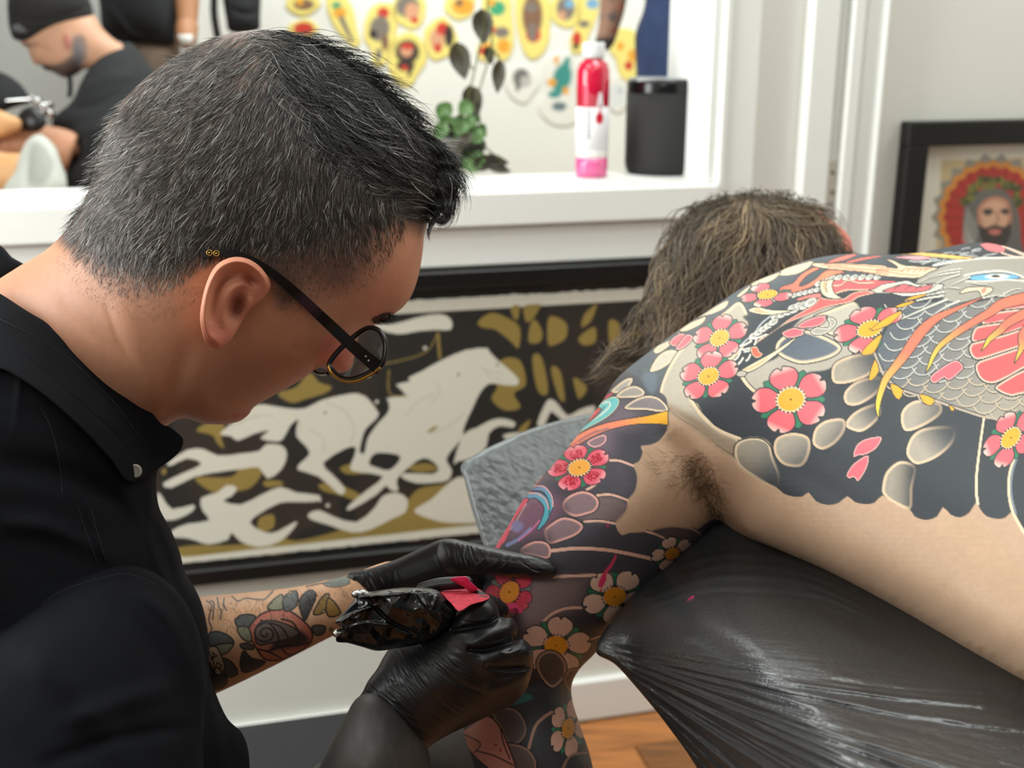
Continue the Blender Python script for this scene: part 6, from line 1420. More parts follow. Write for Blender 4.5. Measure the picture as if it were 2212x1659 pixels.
# eyebrow and lashes
rt = scatter([(800, 690), (830, 676), (848, 676), (838, 690), (812, 700)], 200, 61); n = len(rt)
V, T, C = strands(rt, hs, flow([(800, 695, .9, -.3), (845, 680, .7, .5)]), rng.uniform(10, 18, n), 3, .002, .0004, pick(n, [(1, (40, 32, 28))], 62), 63, 0.4)
link('eyebrow', mesh('eyebrow', V, T, C), M_hair, artist)
# stubble
rt = scatter([(440, 800), (520, 760), (600, 780), (640, 806), (560, 866), (520, 900), (450, 906), (400, 890), (420, 830)], 2200, 71); n = len(rt)
V, T, C = strands(rt, hs, flow([(450, 820, .3, 1), (600, 800, .4, .9)]), rng.uniform(2, 5, n), 2, .0005, .00016, pick(n, [(1, (58, 44, 38))], 72), 73, 0.6)
link('stubble', mesh('stubble', V, T, C), M_hair, artist)
# hairs on the left forearm
fsk = Skin(fa); rt = scatter([(440, 1300), (560, 1285), (740, 1252), (750, 1290), (600, 1340), (460, 1360)], 420, 65); n = len(rt)
V, T, C = strands(rt, fsk, flow([(450, 1320, .2, .9), (740, 1270, .5, .8)]), rng.uniform(8, 20, n), 3, .0012, .00018, pick(n, [(1, (70, 50, 38))], 66), 67, 0.6)
link('arm_hair', mesh('arm_hair', V, T, C), M_hair, artist)
# ================================================================== GLASSES
M_acet = mat('dark_tortoise', (22, 17, 14), rough=0.22, spec=0.6, noise=(90, 0.4))
M_brass = mat('worn_brass', (176, 134, 62), rough=0.3, metal=0.9, noise=(80, 0.1))
gls = empty('glasses', tuple(float(v) for v in W3(760, 760, .86)), 'dark tortoise-rimmed glasses on the face of the artist', 'glasses')
def bar(pts, wpx, tk, name, m, parent):
    """flat bar: pts (px, py, d), visible width in px, thickness in m"""
    q = MB(); P = crom(np.array(pts, float), 6, closed=False); n = len(P); v = []; f = []
    wv = np.interp(np.linspace(0, 1, n), np.linspace(0, 1, len(wpx)), wpx)
    tg = np.gradient(P[:, :2], axis=0); tg /= np.linalg.norm(tg, axis=1)[:, None]
    for i in range(n):
        nx, ny = -tg[i, 1] * wv[i] / 2, tg[i, 0] * wv[i] / 2
        for (sx, dz) in ((1, 0), (-1, 0), (-1, tk), (1, tk)): v.append(W3(P[i, 0] + sx * nx, P[i, 1] + sx * ny, P[i, 2] + dz))
    for i in range(n - 1):
        for k in range(4): f.append((4 * i + k, 4 * i + (k + 1) % 4, 4 * i + 4 + (k + 1) % 4, 4 * i + 4 + k))
    f.append((3, 2, 1, 0)); f.append(tuple(4 * (n - 1) + k for k in range(4)))
    q.add(v, f); return q.build(name, m, parent)
hk = lambda x, y, off: (x, y, float(hs(np.array([x]), np.array([y]))[0]) - off)
TD = hk(700, 690, .012)[2] + .012
tm = bar([hk(436, 548, .004), hk(480, 546, .006), hk(530, 556, .008), hk(580, 584, .008), hk(640, 634, .008), hk(700, 690, .012), (760, 746, TD), (805, 784, TD + .010), (822, 796, TD + .014)], [17, 18, 16, 18, 22, 24, 26, 29, 32], .003, 'temple', M_acet, gls)
dd = hk(460, 547, .0062)[2]
for x in (453, 468):
    q = MB(); c = W3(x, 546 + (x - 453) * 0.1, dd + .0008); t_ = np.linspace(0, 6.283, 20); ring = [c + .0018 * (math.cos(a) * RT + math.sin(a) * UP) - .0004 * FW for a in t_]
    q.tube(ring, .00035, 6, 1); q.lathe(Frame(c - FW * .0004, RT, UP, -FW), [(.0006, 0), (.0006, .0004), (.0003, .0006)], 10); q.build('rivet', M_brass, tm)
for (x, y) in ((790, 770), (796, 779)):
    q = MB(); q.lathe(Frame(W3(x, y, TD + .0065), RT, UP, -FW), [(.0008, 0), (.0008, .0006), (.0005, .0009)], 10); q.build('rivet', mat('pin_metal', (160, 160, 160), rough=0.3, metal=0.9), tm)
# rim: closed oval seen steeply from the side
rim2d = [(712, 786), (718, 800), (738, 817), (765, 818), (800, 804), (824, 788), (832, 764), (832, 740), (822, 718), (802, 708), (780, 716), (752, 738), (726, 764)]
def rimd(x, y): return TD + .014 + (x - 820) * -0.00012 + (800 - y) * 0.00006
R2 = crom(np.array(rim2d, float), 6); rp3 = [W3(x, y, rimd(x, y)) for x, y in R2]; rp3.append(rp3[0])
q = MB(); q.tube(rp3, .0021, 10, 1, caps=False); rm = q.build('rim', M_acet, gls, smooth=True)
low = [(708, 790), (716, 806), (738, 822), (768, 823), (800, 809), (822, 794)]
q = MB(); q.tube([W3(x, y, rimd(x, y) - .0015) for x, y in crom(np.array(low, float), 6, closed=False)], .0013, 8, 1); q.build('rim_edge', M_brass, rm, smooth=True)
M_lens = bpy.data.materials.new('lens_glass'); M_lens.use_nodes = True; nt = M_lens.node_tree; nt.nodes.remove(nt.nodes['Principled BSDF'])
a_ = nt.nodes.new('ShaderNodeBsdfTransparent'); a_.inputs[0].default_value = (.93, .94, .94, 1); b_ = nt.nodes.new('ShaderNodeBsdfGlossy'); b_.inputs['Roughness'].default_value = .02; m_ = nt.nodes.new('ShaderNodeMixShader'); m_.inputs[0].default_value = 0.07
nt.links.new(a_.outputs[0], m_.inputs[1]); nt.links.new(b_.outputs[0], m_.inputs[2]); nt.links.new(m_.outputs[0], nt.nodes['Material Output'].inputs[0])
cn = np.mean(rp3[:-1], 0); vv = [cn - FW * .0012] + [p for p in rp3[:-1]]; nn = len(rp3) - 1
q = MB(); q.add(vv, [(0, 1 + i, 1 + (i + 1) % nn) for i in range(nn)]); q.build('lens', M_lens, gls, smooth=True)
far = [(690, 790), (700, 802), (716, 806)]
q = MB(); q.tube([W3(676, 800, .925), W3(692, 808, .915), W3(712, 806, .90)], .0014, 8, 3); q.build('bridge', M_acet, gls, smooth=True)

# ================================================================== TATTOO MACHINE
M_wrap = mat('shiny_black_wrap', (14, 14, 15), rough=0.16, spec=0.7, noise=(60, 0.2), bump=(120, 0.25, 0.0012))
tmac = empty('tattoo_machine', tuple(float(v) for v in W3(850, 1340, .76)), 'tattoo machine wrapped in crumpled shiny black plastic held in the fist', 'tattoo machine')
def foil(x, y):
    a = 1 - np.abs(2 * fbm((x * .8 + y * .6) / 60, (y * .8 - x * .6) / 40, 2) - 0.75) * 2.2; b = 1 - np.abs(2 * fbm((x * .3 - y * .95) / 60 + 9, (y * .3 + x * .95) / 30, 2) - 0.75) * 2.2
    return 3.0 * a + 2.0 * b
mc = Sculpt([(724, 1342), (747, 1318), (764, 1297), (768, 1284), (781, 1278), (808, 1277), (849, 1271), (896, 1269), (943, 1274), (970, 1298), (987, 1316), (978, 1343), (952, 1371), (909, 1391), (855, 1401), (815, 1406), (784, 1398), (751, 1389), (727, 1386), (729, 1368), (742, 1360), (730, 1350)],
            [(730, 1345, .752), (850, 1330, .765), (980, 1310, .765), (800, 1400, .765)], thick=0.62, step=1.5, smooth=4,
            bumps=[('fn', foil), ('ridge', [(730, 1346), (770, 1322), (820, 1306)], 4, 3), ('ridge', [(740, 1362), (790, 1346), (850, 1352)], 4, 2.5), ('ridge', [(770, 1290), (820, 1286), (890, 1280)], 5, 2.5), ('ridge', [(900, 1282), (930, 1320), (960, 1350)], 4, 2), ('ridge', [(800, 1300), (840, 1340), (900, 1370)], 4, -2.5), ('blob', 775, 1366, 26, 14, 0, -5)])
mc.build('plastic_bag', M_wrap, tmac)
M_red = mat('red_bandage', (178, 38, 58), rough=0.8, noise=(380, 0.55), bump=(330, 1.0, 0.003))
rw = Sculpt([(950, 1279), (983, 1273), (1010, 1268), (1030, 1270), (1048, 1281), (1058, 1290), (1046, 1298), (1018, 1306), (992, 1320), (974, 1302)],
            [(955, 1290, .768), (1000, 1290, .772), (1050, 1288, .782)], thick=0.9, step=1.5, smooth=3, bumps=[('fn', lambda x, y: 2.4 * (vnoise(x / 5.5 + y / 12, y / 3.6 - x / 10) - 0.5) + 2.2 * (vnoise(x / 11, y / 14) - .5))])
prop(rw.build('grip_wrap', M_red, tmac), 'coarse red bandage grip')
fl = Sculpt([(972, 1250), (1004, 1245), (1016, 1256), (1032, 1273), (1016, 1280), (1002, 1268), (990, 1262)], [(980, 1255, .79), (1010, 1262, .788), (1028, 1274, .79)], thick=0.5, step=1.5, smooth=3, bumps=[('ridge', [(985, 1252), (1005, 1262), (1022, 1274)], 3, 1.0)])
prop(fl.build('grip_film', mat('pink_film', (216, 58, 104), rough=0.35, noise=(90, 0.1)), tmac), 'loose end of pink film')
q = MB(); q.tube([W3(912, 1270, .80), W3(950, 1262, .80), W3(1008, 1258, .80)], [.0038, .0046, .0044], 14, caps='round'); q.build('cord_sleeve', M_glove, tmac, smooth=True)
tipd = float(cs_.front(np.array([1108.0]), np.array([1330.0]))[0])
q = MB(); q.tube([W3(1020, 1300, .79), W3(1060, 1310, .80), W3(1085, 1322, .806)], [.009, .0075, .006], 16, 2); q.build('tube_tip', M_frame, tmac, smooth=True)
q = MB(); q.tube([W3(1080, 1318, .805), W3(1098, 1327, (.805 + tipd) / 2), W3(1116, 1316, tipd - .001)], [.005, .004, .0012], 12, 2); prop(q.build('needle_cartridge', mat('tinted_cartridge', (92, 26, 30), rough=0.25, noise=(50, .1)), tmac, smooth=True), 'dark red needle cartridge')
for (x0, y0, x1, y1) in ((768, 1283, 782, 1281), (782, 1281, 794, 1285), (727, 1368, 737, 1364)):
    q = MB(); q.tube([W3(x0, y0, .748), W3(x1, y1, .75)], [.0026, .002], 10, 1, caps='round'); q.build('clip', mat('chrome', (210, 210, 210), rough=0.12, metal=1.0), tmac, smooth=True)
# ================================================================== ON THE SILL
def sill_at(px, py):
    s, n = wq(px, py, sillF); return s, n
# ---- bottle of red drink
bs, bn = sill_at(1277, 381); BO = WF.pt(np.array([bs, bn, sillF])); BF = Frame(BO, RT, np.array([0.0, 1, 0]), (0, 0, 1))
bd_ = float(P2(BO[None])[2][0]); pxm = F / bd_
hh = 276 / pxm / math.cos(PITCH * 0.35); R = 35 / pxm
M_red_l = mat('red_drink', (206, 24, 62), rough=0.12, spec=0.6, noise=(20, 0.05), coat=0.4)
M_pink_l = mat('pink_drink', (226, 96, 150), rough=0.1, spec=0.6, noise=(40, 0.25), coat=0.5)
M_clear = mat('clear_plastic', (232, 226, 222), rough=0.12, spec=0.6, noise=(30, 0.05), coat=0.4)
btl = empty('drink_bottle', tuple(map(float, BO)), 'bottle of red drink with white cap and label on the window sill', 'bottle')
z = lambda f: f * hh
q = MB(); q.lathe(BF, [(R * .86, 0), (R * 1.0, z(.015)), (R * .96, z(.05)), (R * 1.0, z(.09)), (R * .99, z(.15))], 40); prop(q.build('base', M_pink_l, btl, True), 'faceted see-through pink base')
q = MB(); q.lathe(BF, [(R * .985, z(.15)), (R * .99, z(.19)), (R * 1.0, z(.21))], 40); q.build('clear_band', M_clear, btl, True)
q = MB(); q.lathe(BF, [(R * 1.0, z(.53)), (R * 1.0, z(.72)), (R * .985, z(.79)), (R * .86, z(.845)), (R * .55, z(.875)), (R * .5, z(.90))], 40); q.build('red_upper', M_red_l, btl, True)
M_label = mat('bottle_label', (232, 228, 230), rough=0.45, noise=(60, 0.03))
q = MB(); q.lathe(BF, [(R * 1.012, z(.21)), (R * 1.012, z(.53))], 40); lab = q.build('label', M_label, btl, True)
q = MB(); q.lathe(BF, [(R * .58, z(.885)), (R * .66, z(.89)), (R * .68, z(.905)), (R * .68, z(.985)), (R * .62, z(1.0))], 40); q.build('cap', mat('white_cap', (222, 222, 222), rough=0.4, noise=(50, .03)), btl, True)
def decal(poly, name, m, off=1.02):
    """flat print wrapped round the bottle: poly in (angle deg, height fraction), angle 0 faces the viewer"""
    P = np.array(poly, float); c = P.mean(0); n = len(P); v = []
    def at(a, h, o): t = math.radians(a) - math.pi / 2; return BF.pt(np.array([R * o * math.cos(t), R * o * math.sin(t), z(h)]))
    v = [at(*c, off + .006)] + [at(*p, off + .004) for p in P] + [at(*p, off - .01) for p in P]
    f = [(0, 1 + i, 1 + (i + 1) % n) for i in range(n)] + [(1 + i, 1 + n + i, 1 + n + (i + 1) % n, 1 + (i + 1) % n) for i in range(n)]
    q = MB(); q.add(v, f); return q.build(name, m, lab)
M_ink_r = mat('label_red', (200, 22, 52), rough=0.4, noise=(50, .03)); M_ink_k = mat('label_black', (36, 28, 34), rough=0.5, noise=(50, .03)); M_ink_w = mat('label_white', (236, 226, 230), rough=0.4, noise=(50, .03))
decal([(22 + 15 * math.cos(t), .45 + .042 * math.sin(t) + (0.04 if abs(t - 1.5708) < .1 else 0)) for t in np.linspace(0, 2 * math.pi, 16, endpoint=False)] , 'red_drop', M_ink_r)
decal([(10, .52), (18, .64), (28, .64), (38, .52), (31, .52), (23, .60), (16, .52)], 'white_peak', M_ink_w, 1.008)
for k in range(7): decal([(-20, .30 + .032 * k), (-12, .30 + .032 * k), (-12, .322 + .032 * k), (-16, .315 + .032 * k), (-20, .322 + .032 * k)], 'lettering', M_ink_k)
for k in range(3): decal([(-44, .30 + .03 * k), (-40, .30 + .03 * k), (-40, .32 + .03 * k), (-44, .32 + .03 * k)], 'lettering', M_ink_k)
for k in range(5): decal([(-30, .55 + .03 * k), (-22, .55 + .03 * k), (-22, .572 + .03 * k), (-30, .572 + .03 * k)], 'lettering', mat('label_pale_red', (232, 120, 146), rough=.4, noise=(50, .03)), 1.008)
# ---- black canister
ks, kn = sill_at(1430, 372); KO = WF.pt(np.array([ks, kn, sillF])); KF = Frame(KO, RT, np.array([0.0, 1, 0]), (0, 0, 1)); kd = float(P2(KO[None])[2][0]); kp = F / kd
KR = 81 / kp; KH = 196 / kp
can = empty('speaker_canister', tuple(map(float, KO)), 'dark grey cylindrical speaker with black rim beside the red bottle', 'speaker')
q = MB(); q.lathe(KF, [(KR * .9, 0), (KR * .97, .006), (KR, .016), (KR * 1.0, KH * .86)], 48); q.build('mesh_body', mat('speaker_cloth', (36, 34, 33), rough=0.75, noise=(300, .1), bump=(900, .3, .0006)), can, True)
q = MB(); q.lathe(KF, [(KR * 1.0, KH * .855), (KR * 1.005, KH * .87), (KR * 1.0, KH * .97), (KR * .96, KH), (KR * .9, KH * .99)], 48); q.build('rim', mat('black_gloss', (16, 16, 17), rough=.2, noise=(30, .05)), can, True)
q = MB(); q.lathe(KF, [(KR * .93, KH * .985), (KR * .93, KH * 1.004), (KR * .90, KH * 1.008)], 48); q.build('top_plate', mat('satin_grey_top', (150, 152, 154), rough=.25, metal=.5, noise=(30, .05)), can, True)
# ---- plant
M_leafd = mat('dark_leaf', (58, 52, 36), rough=.4, noise=(40, .25)); M_leafg = mat('green_leaf', (86, 118, 66), rough=.45, noise=(40, .3)); M_stem = mat('plant_stem', (84, 86, 50), rough=.6, noise=(40, .2))
PS, PNn = sill_at(968, 376); PO = WF.pt(np.array([PS, PNn - 0.02, sillF])); pdp = float(P2(PO[None])[2][0])
plant = empty('potted_plant', tuple(map(float, PO)), 'trailing plant with dark pointed leaves standing on the window sill', 'plant')
q = MB(); q.lathe(Frame(PO, RT, np.array([0.0, 1, 0]), (0, 0, 1)), [(.026, 0), (.034, .06), (.036, .065), (.032, .065), (.030, .055)], 28); q.build('pot', mat('grey_pot', (120, 116, 110), rough=.6, noise=(40, .1)), plant, True)
def leaf(x0, y0, x1, y1, wpx, d, m, curl=.35, dtip=0.0):
    """pointed leaf from stalk (x0, y0) to tip (x1, y1)"""
    n = 9; v = []; f = []; L = math.hypot(x1 - x0, y1 - y0); nx, ny = -(y1 - y0) / L, (x1 - x0) / L
    for i in range(n):
        t = i / (n - 1); w_ = wpx * .5 * (math.sin(math.pi * min(1, t ** .75)) ** .85) + .4
        for (k, o) in ((-1, 1), (-.5, .4), (0, 0), (.5, .4), (1, 1)):
            x = x0 + (x1 - x0) * t + nx * w_ * k; y = y0 + (y1 - y0) * t + ny * w_ * k
            v.append(W3(x, y, d + dtip * t + .02 * math.sin(3 * t) * .4 - curl * o * w_ / F * d))
    k5 = 5; nv = len(v); v += [p + FW * .0012 for p in v]
    for i in range(n - 1):
        for k in range(4):
            a = i * k5 + k; f.append((a, a + 1, a + k5 + 1, a + k5)); f.append((nv + a + k5, nv + a + k5 + 1, nv + a + 1, nv + a))
    q = MB(); q.add(v, f); return q.build('leaf', m, plant, True)
for a in ((1040, 18, 1046, 96, 46), (985, 90, 1005, 172, 46), (1080, 128, 1074, 202, 30), (1012, 184, 1032, 252, 44), (1052, 100, 1062, 140, 22)): leaf(*a, pdp + .01, M_leafd)
rl = np.random.default_rng(77)
for k in range(44):
    x = rl.uniform(955, 1040); y = rl.uniform(215, 345); a = rl.uniform(.3, 2.8); L = rl.uniform(40, 62); leaf(x, y, x + L * math.cos(a) * .7, min(y + L * math.sin(a), 372), rl.uniform(24, 38), pdp + rl.uniform(-.03, .05), M_leafg if k % 4 else M_leafd, .3, rl.uniform(-.02, .02))
for a in ((1020, 330, 1062, 366, 30), (1040, 342, 1100, 352, 26), (1050, 352, 1104, 372, 24)): leaf(*a, pdp + .01, M_leafd)
for pl in ([(968, 320), (1000, 250), (1030, 130), (1052, 20), (1056, -60)], [(975, 330), (1010, 280), (1040, 180), (1062, 100), (1060, 30)], [(1060, 100), (1080, 126)], [(1022, 150), (990, 100)], [(1010, 280), (1050, 320), (1090, 352)]):
    q = MB(); q.tube([W3(x, y, pdp + .012) for x, y in pl], .0016, 7, 4); q.build('stem', M_stem, plant, True)

# ================================================================== PAPER CUT-OUTS ON THE FAR WALL
M_card = mat('painted_card', rough=.7, attr=True)
YH = (244, 226, 130); WH = (238, 236, 226)
def cutout(label, halo, shapes, outline):
    """flat painted card stuck on the far wall; drawn in photo pixels, kept in wall coordinates"""
    P = crom(np.array(outline, float), 4); ik = Ink(halo)
    for (kind, *a) in shapes:
        if kind == 's': ik.spot(*a[:5], soft=.2, ang=a[5] if len(a) > 5 else 0)
        else: ik.fill(a[0], a[1], sm=4)
    lo = P.min(0); hi = P.max(0); st = 2.2
    X, Y = np.meshgrid(np.arange(lo[0], hi[0] + st, st), np.arange(lo[1], hi[1] + st, st)); ny, nx = X.shape
    d, ins = poly_dist(X, Y, P); keep = ins.reshape(X.shape)
    # snap the grid to the outline by dropping outside cells
    idx = np.arange(nx * ny).reshape(ny, nx); k4 = keep[:-1, :-1] & keep[1:, :-1] & keep[:-1, 1:] & keep[1:, 1:]
    Q = np.stack([idx[:-1, :-1], idx[1:, :-1], idx[1:, 1:], idx[:-1, 1:]], -1)[k4]
    use = np.unique(Q); mp = -np.ones(nx * ny, int); mp[use] = np.arange(len(use)); Q = mp[Q]
    xs = X.ravel()[use]; ys = Y.ravel()[use]; C = ik(xs, ys)
    sz = np.array([wp(x, y, FN + .004) for x, y in zip(xs, ys)])
    V = WF.pt(np.c_[sz[:, 0], np.full(len(sz), FN + .004), sz[:, 1]]); Vb = V - WN * .003
    E = np.vstack([Q[:, [0, 1]], Q[:, [1, 2]], Q[:, [2, 3]], Q[:, [3, 0]]]); key = np.sort(E, 1); u, inv, cnt = np.unique(key, axis=0, return_inverse=True, return_counts=True)
    B = E[cnt[inv.ravel()] == 1]; n = len(V)
    Fc = np.vstack([Q, np.c_[B[:, 1], B[:, 0], B[:, 0] + n, B[:, 1] + n]])
    o = link('paper_cutout', mesh('paper_cutout', np.vstack([V, Vb]), Fc, np.vstack([C, C])), M_card, None, smooth=False)
    prop(o, label, 'picture', 'painted cut-outs on the far wall')
def blob(cx, cy, rx, ry, seed, n=9, j=.16):
    r = np.random.default_rng(seed); return [(cx + rx * (1 + r.normal(0, j)) * math.cos(2 * math.pi * k / n), cy + ry * (1 + r.normal(0, j)) * math.sin(2 * math.pi * k / n)) for k in range(n)]
RD = (208, 62, 50); BKK = (62, 52, 50); PE = (222, 164, 128); GN = (66, 168, 122); OR = (236, 168, 60); GY = (132, 122, 112); BRN = (136, 100, 78); TL = (62, 146, 136); BL = (128, 174, 206)
cutout('yellow-edged cut-out with brown figure, leftmost by the black bag', YH, [('s', 656, 10, 22, 12, BRN), ('s', 648, 4, 8, 8, OR)], blob(655, 8, 38, 26, 1))
cutout('low red cut-out just above the crown of the artist', YH, [('s', 656, 62, 22, 14, RD)], blob(656, 64, 32, 26, 2))
cutout('cut-out of a green-headed bird with orange body and long tail', YH, [('s', 727, 12, 10, 8, GN), ('s', 734, 28, 14, 12, OR), ('f', [(740, 34), (752, 60), (764, 88), (758, 90), (742, 62), (732, 40)], GY)], [(706, -6), (745, -8), (764, 20), (772, 60), (780, 92), (764, 104), (742, 84), (722, 60), (708, 30)])
cutout('cut-out of a grey figure with a round red cap', YH, [('s', 828, 28, 13, 12, RD), ('s', 820, 62, 22, 28, GY, 10), ('s', 806, 74, 9, 10, BKK), ('s', 832, 92, 8, 18, BRN), ('s', 818, 118, 7, 14, GY)], [(806, 10), (846, 6), (858, 40), (856, 90), (840, 120), (830, 142), (806, 142), (800, 110), (786, 86), (786, 50)])
cutout('cut-out of a peach face with grey hair, cut by the top edge', YH, [('s', 880, 14, 26, 24, GY), ('s', 890, 26, 16, 20, PE), ('s', 896, 44, 8, 7, RD)], blob(886, 18, 38, 48, 5, j=.1))
cutout('cut-out of a black-haired figure with red face, lowest on the left', YH, [('s', 880, 112, 26, 26, BKK), ('s', 878, 108, 14, 15, PE), ('s', 880, 100, 14, 7, RD), ('s', 876, 142, 20, 12, BKK), ('s', 874, 146, 8, 6, RD), ('s', 886, 156, 4, 12, BKK, 20)], blob(878, 128, 42, 56, 6, j=.08))
cutout('cut-out of a peach figure wearing red, beside the hanging leaves', YH, [('s', 944, 86, 16, 24, PE), ('s', 956, 62, 14, 14, RD), ('s', 970, 78, 10, 24, BKK), ('s', 946, 104, 8, 10, RD)], blob(952, 84, 38, 48, 7, j=.08))
cutout('plain orange cut-out at the top edge left of the plant', YH, [('s', 1000, 14, 24, 18, OR), ('s', 992, 6, 8, 8, BRN)], blob(1000, 12, 36, 32, 8))
cutout('green and orange cut-out behind the top of the plant', YH, [('s', 1074, 18, 18, 16, GN), ('s', 1062, 6, 8, 8, OR), ('s', 1084, 70, 16, 12, GY), ('s', 1088, 100, 14, 16, OR), ('s', 1062, 64, 8, 10, RD)], [(1044, -10), (1100, -12), (1108, 40), (1112, 90), (1100, 126), (1076, 130), (1056, 90), (1044, 40)])
cutout('small red and yellow cut-out between the plant leaves', YH, [('s', 1046, 110, 12, 10, RD), ('s', 1052, 98, 10, 6, OR)], blob(1050, 108, 22, 24, 10))
cutout('tall brown cut-out of a cloaked figure right of the plant', YH, [('s', 1150, 34, 22, 46, BRN), ('s', 1148, 16, 12, 12, GY), ('s', 1152, 76, 16, 16, RD), ('s', 1150, 70, 10, 20, GY)], [(1118, -14), (1182, -14), (1190, 40), (1184, 100), (1160, 128), (1136, 122), (1120, 80), (1112, 30)])
cutout('grey-blue cut-out at the top edge above the bottle', YH, [('s', 1222, 18, 20, 26, GY), ('s', 1230, 8, 10, 10, BL), ('s', 1214, 34, 8, 10, PE)], blob(1222, 20, 34, 48, 12, j=.1))
cutout('pale blue cut-out with red spots near the dangling tattooed arm', YH, [('s', 1280, 8, 14, 12, BL), ('s', 1262, 52, 12, 8, GY), ('s', 1246, 84, 10, 16, RD), ('s', 1244, 100, 6, 8, BKK)], [(1254, -10), (1296, -10), (1290, 40), (1272, 80), (1262, 112), (1236, 116), (1230, 86), (1244, 50)])
cutout('white-edged cut-out of a grey head in profile', WH, [('s', 1126, 168, 18, 20, (120, 118, 114)), ('s', 1136, 176, 12, 12, (196, 192, 184)), ('s', 1118, 186, 5, 12, (120, 118, 114))], blob(1130, 182, 36, 40, 14, j=.07))
cutout('white-edged teal cut-out with orange spots left of the bottle', WH, [('s', 1214, 170, 20, 34, TL, 15), ('s', 1192, 178, 10, 9, OR), ('s', 1222, 196, 7, 9, OR), ('s', 1202, 130, 5, 10, OR), ('s', 1224, 136, 7, 14, TL, 20), ('s', 1208, 230, 16, 10, (110, 128, 134)), ('s', 1198, 204, 14, 8, TL)], [(1190, 118), (1234, 116), (1240, 160), (1244, 210), (1256, 250), (1230, 272), (1190, 268), (1162, 236), (1176, 200), (1174, 150)])
cutout('yellow and red cut-out between the bottle and the navy trousers', YH, [('s', 1366, 120, 10, 14, OR), ('s', 1358, 142, 9, 10, RD), ('s', 1340, 100, 8, 10, OR)], [(1318, 70), (1360, 60), (1384, 90), (1384, 150), (1360, 176), (1340, 170), (1330, 130), (1316, 110)])
cutout('pale cut-out of a helmet shape right of the bottle cap', WH, [('s', 1334, 206, 18, 26, (226, 228, 226)), ('s', 1340, 196, 6, 8, (200, 202, 200))], blob(1334, 204, 28, 42, 17, j=.06))

# ================================================================== PEOPLE IN THE NEXT ROOM
M_tee = mat('black_tee', (30, 31, 33), rough=.85, noise=(20, .15)); M_skin2 = mat('far_skin', rough=.55, attr=True, noise=(60, .04))
# ---- man in a beanie
b1 = empty('person', tuple(float(v) for v in W3(250, 700, 3.0)), 'seated bearded man in black beanie and black tee beyond the window', 'person')
DB = 3.05
fc_o = [(40, 60), (44, 88), (51, 100), (60, 102), (64, 118), (70, 132), (78, 140), (88, 140), (95, 150), (114, 156), (138, 168), (160, 164), (182, 150), (200, 150), (230, 160), (275, 130), (290, 110), (258, 92), (240, 80), (220, 60), (200, 30), (150, 0), (80, 0), (45, 30)]
fcs = Sculpt(fc_o, [(60, 90, DB + .04), (140, 100, DB + .02), (250, 100, DB), (140, 0, DB + .02)], thick=.8, step=3, bumps=[('blob', 90, 106, 16, 8, 20, -8), ('blob', 146, 92, 9, 14, 0, 6), ('ridge', [(100, 150), (140, 150), (165, 120)], 10, 5)])
fi = Ink((206, 156, 126)); fi.fill([(88, 140), (95, 151), (140, 172), (166, 166), (176, 120), (160, 96), (154, 118), (130, 136), (104, 140)], (92, 76, 68), soft=7); fi.fill([(90, 140), (104, 142), (110, 152), (96, 152)], (44, 38, 36), soft=3)
fi.fill([(156, 84), (182, 80), (186, 130), (166, 140)], (104, 104, 110), soft=8, alpha=.8); fi.fill([(136, 76), (150, 78), (152, 104), (142, 106)], (186, 116, 104), soft=4); fi.fill([(44, 88), (62, 92), (78, 94), (78, 100), (54, 100)], (120, 88, 74), soft=5, alpha=.7)
fore = MB(); fore.tube([W3(160, 330, 2.92), W3(100, 312, 2.90), W3(20, 310, 2.86)], [.052, .046, .034], 14); fore.tube([W3(260, 200, 3.03), W3(200, 270, 2.98), W3(150, 326, 2.93)], [.03, .03, .04], 14); fore.tube([W3(20, 310, 2.86), W3(40, 290, 2.86), W3(70, 262, 2.87)], [.032, .03, .028], 12, caps='round')
tr = MB(); tr.tube([W3(255, 130, 3.06), W3(290, 300, 3.04), W3(290, 580, 3.0)], [.05, .06, .06], 16)
V, T, C = join_geo([fcs.geo(fi), mb_geo(fore, (204, 148, 116)), mb_geo(tr, (204, 148, 116))]); link('body', mesh('body', V, T, C), M_skin2, b1)
bn_ = Sculpt([(19, -10), (17, 38), (22, 68), (33, 86), (76, 91), (122, 78), (142, 72), (177, 68), (196, 57), (202, 33), (194, 0), (170, -40), (110, -56), (50, -44)], [(30, 40, DB + .03), (190, 40, DB + .01), (110, -50, DB + .02)], thick=.95, step=3, bumps=[('ridge', [(20, 30), (70, 44), (130, 36), (200, 10)], 6, -5)])
bn_o = bn_.build('beanie', mat('black_knit', (38, 36, 34), rough=.9, noise=(30, .12), bump=(300, .4, .002)), b1)
q = Sculpt([(29, 54), (46, 52), (62, 58), (62, 68), (46, 70), (30, 66)], [(45, 60, float(bn_.front(np.array([45.]), np.array([60.]))[0]) - .002)], thick=.2, step=3); q.build('patch', mat('grey_patch', (92, 92, 92), rough=.7, noise=(60, .2)), bn_o)
tee = Sculpt([(228, 107), (257, 94), (288, 96), (330, 148), (380, 210), (400, 320), (400, 520), (380, 640), (150, 640), (144, 400), (144, 356), (166, 334), (142, 302), (109, 274), (122, 248), (147, 228), (162, 208), (175, 177), (203, 132)], [(160, 300, 2.98), (260, 100, 3.06), (380, 300, 3.1), (300, 600, 2.95)], thick=.75, step=4, bumps=[('ridge', [(150, 232), (200, 230), (260, 200)], 10, -8), ('ridge', [(170, 200), (230, 170), (300, 160)], 14, 8), ('ridge', [(150, 290), (200, 280), (250, 240)], 14, 8)])
tee.build('tee_shirt', M_tee, b1)
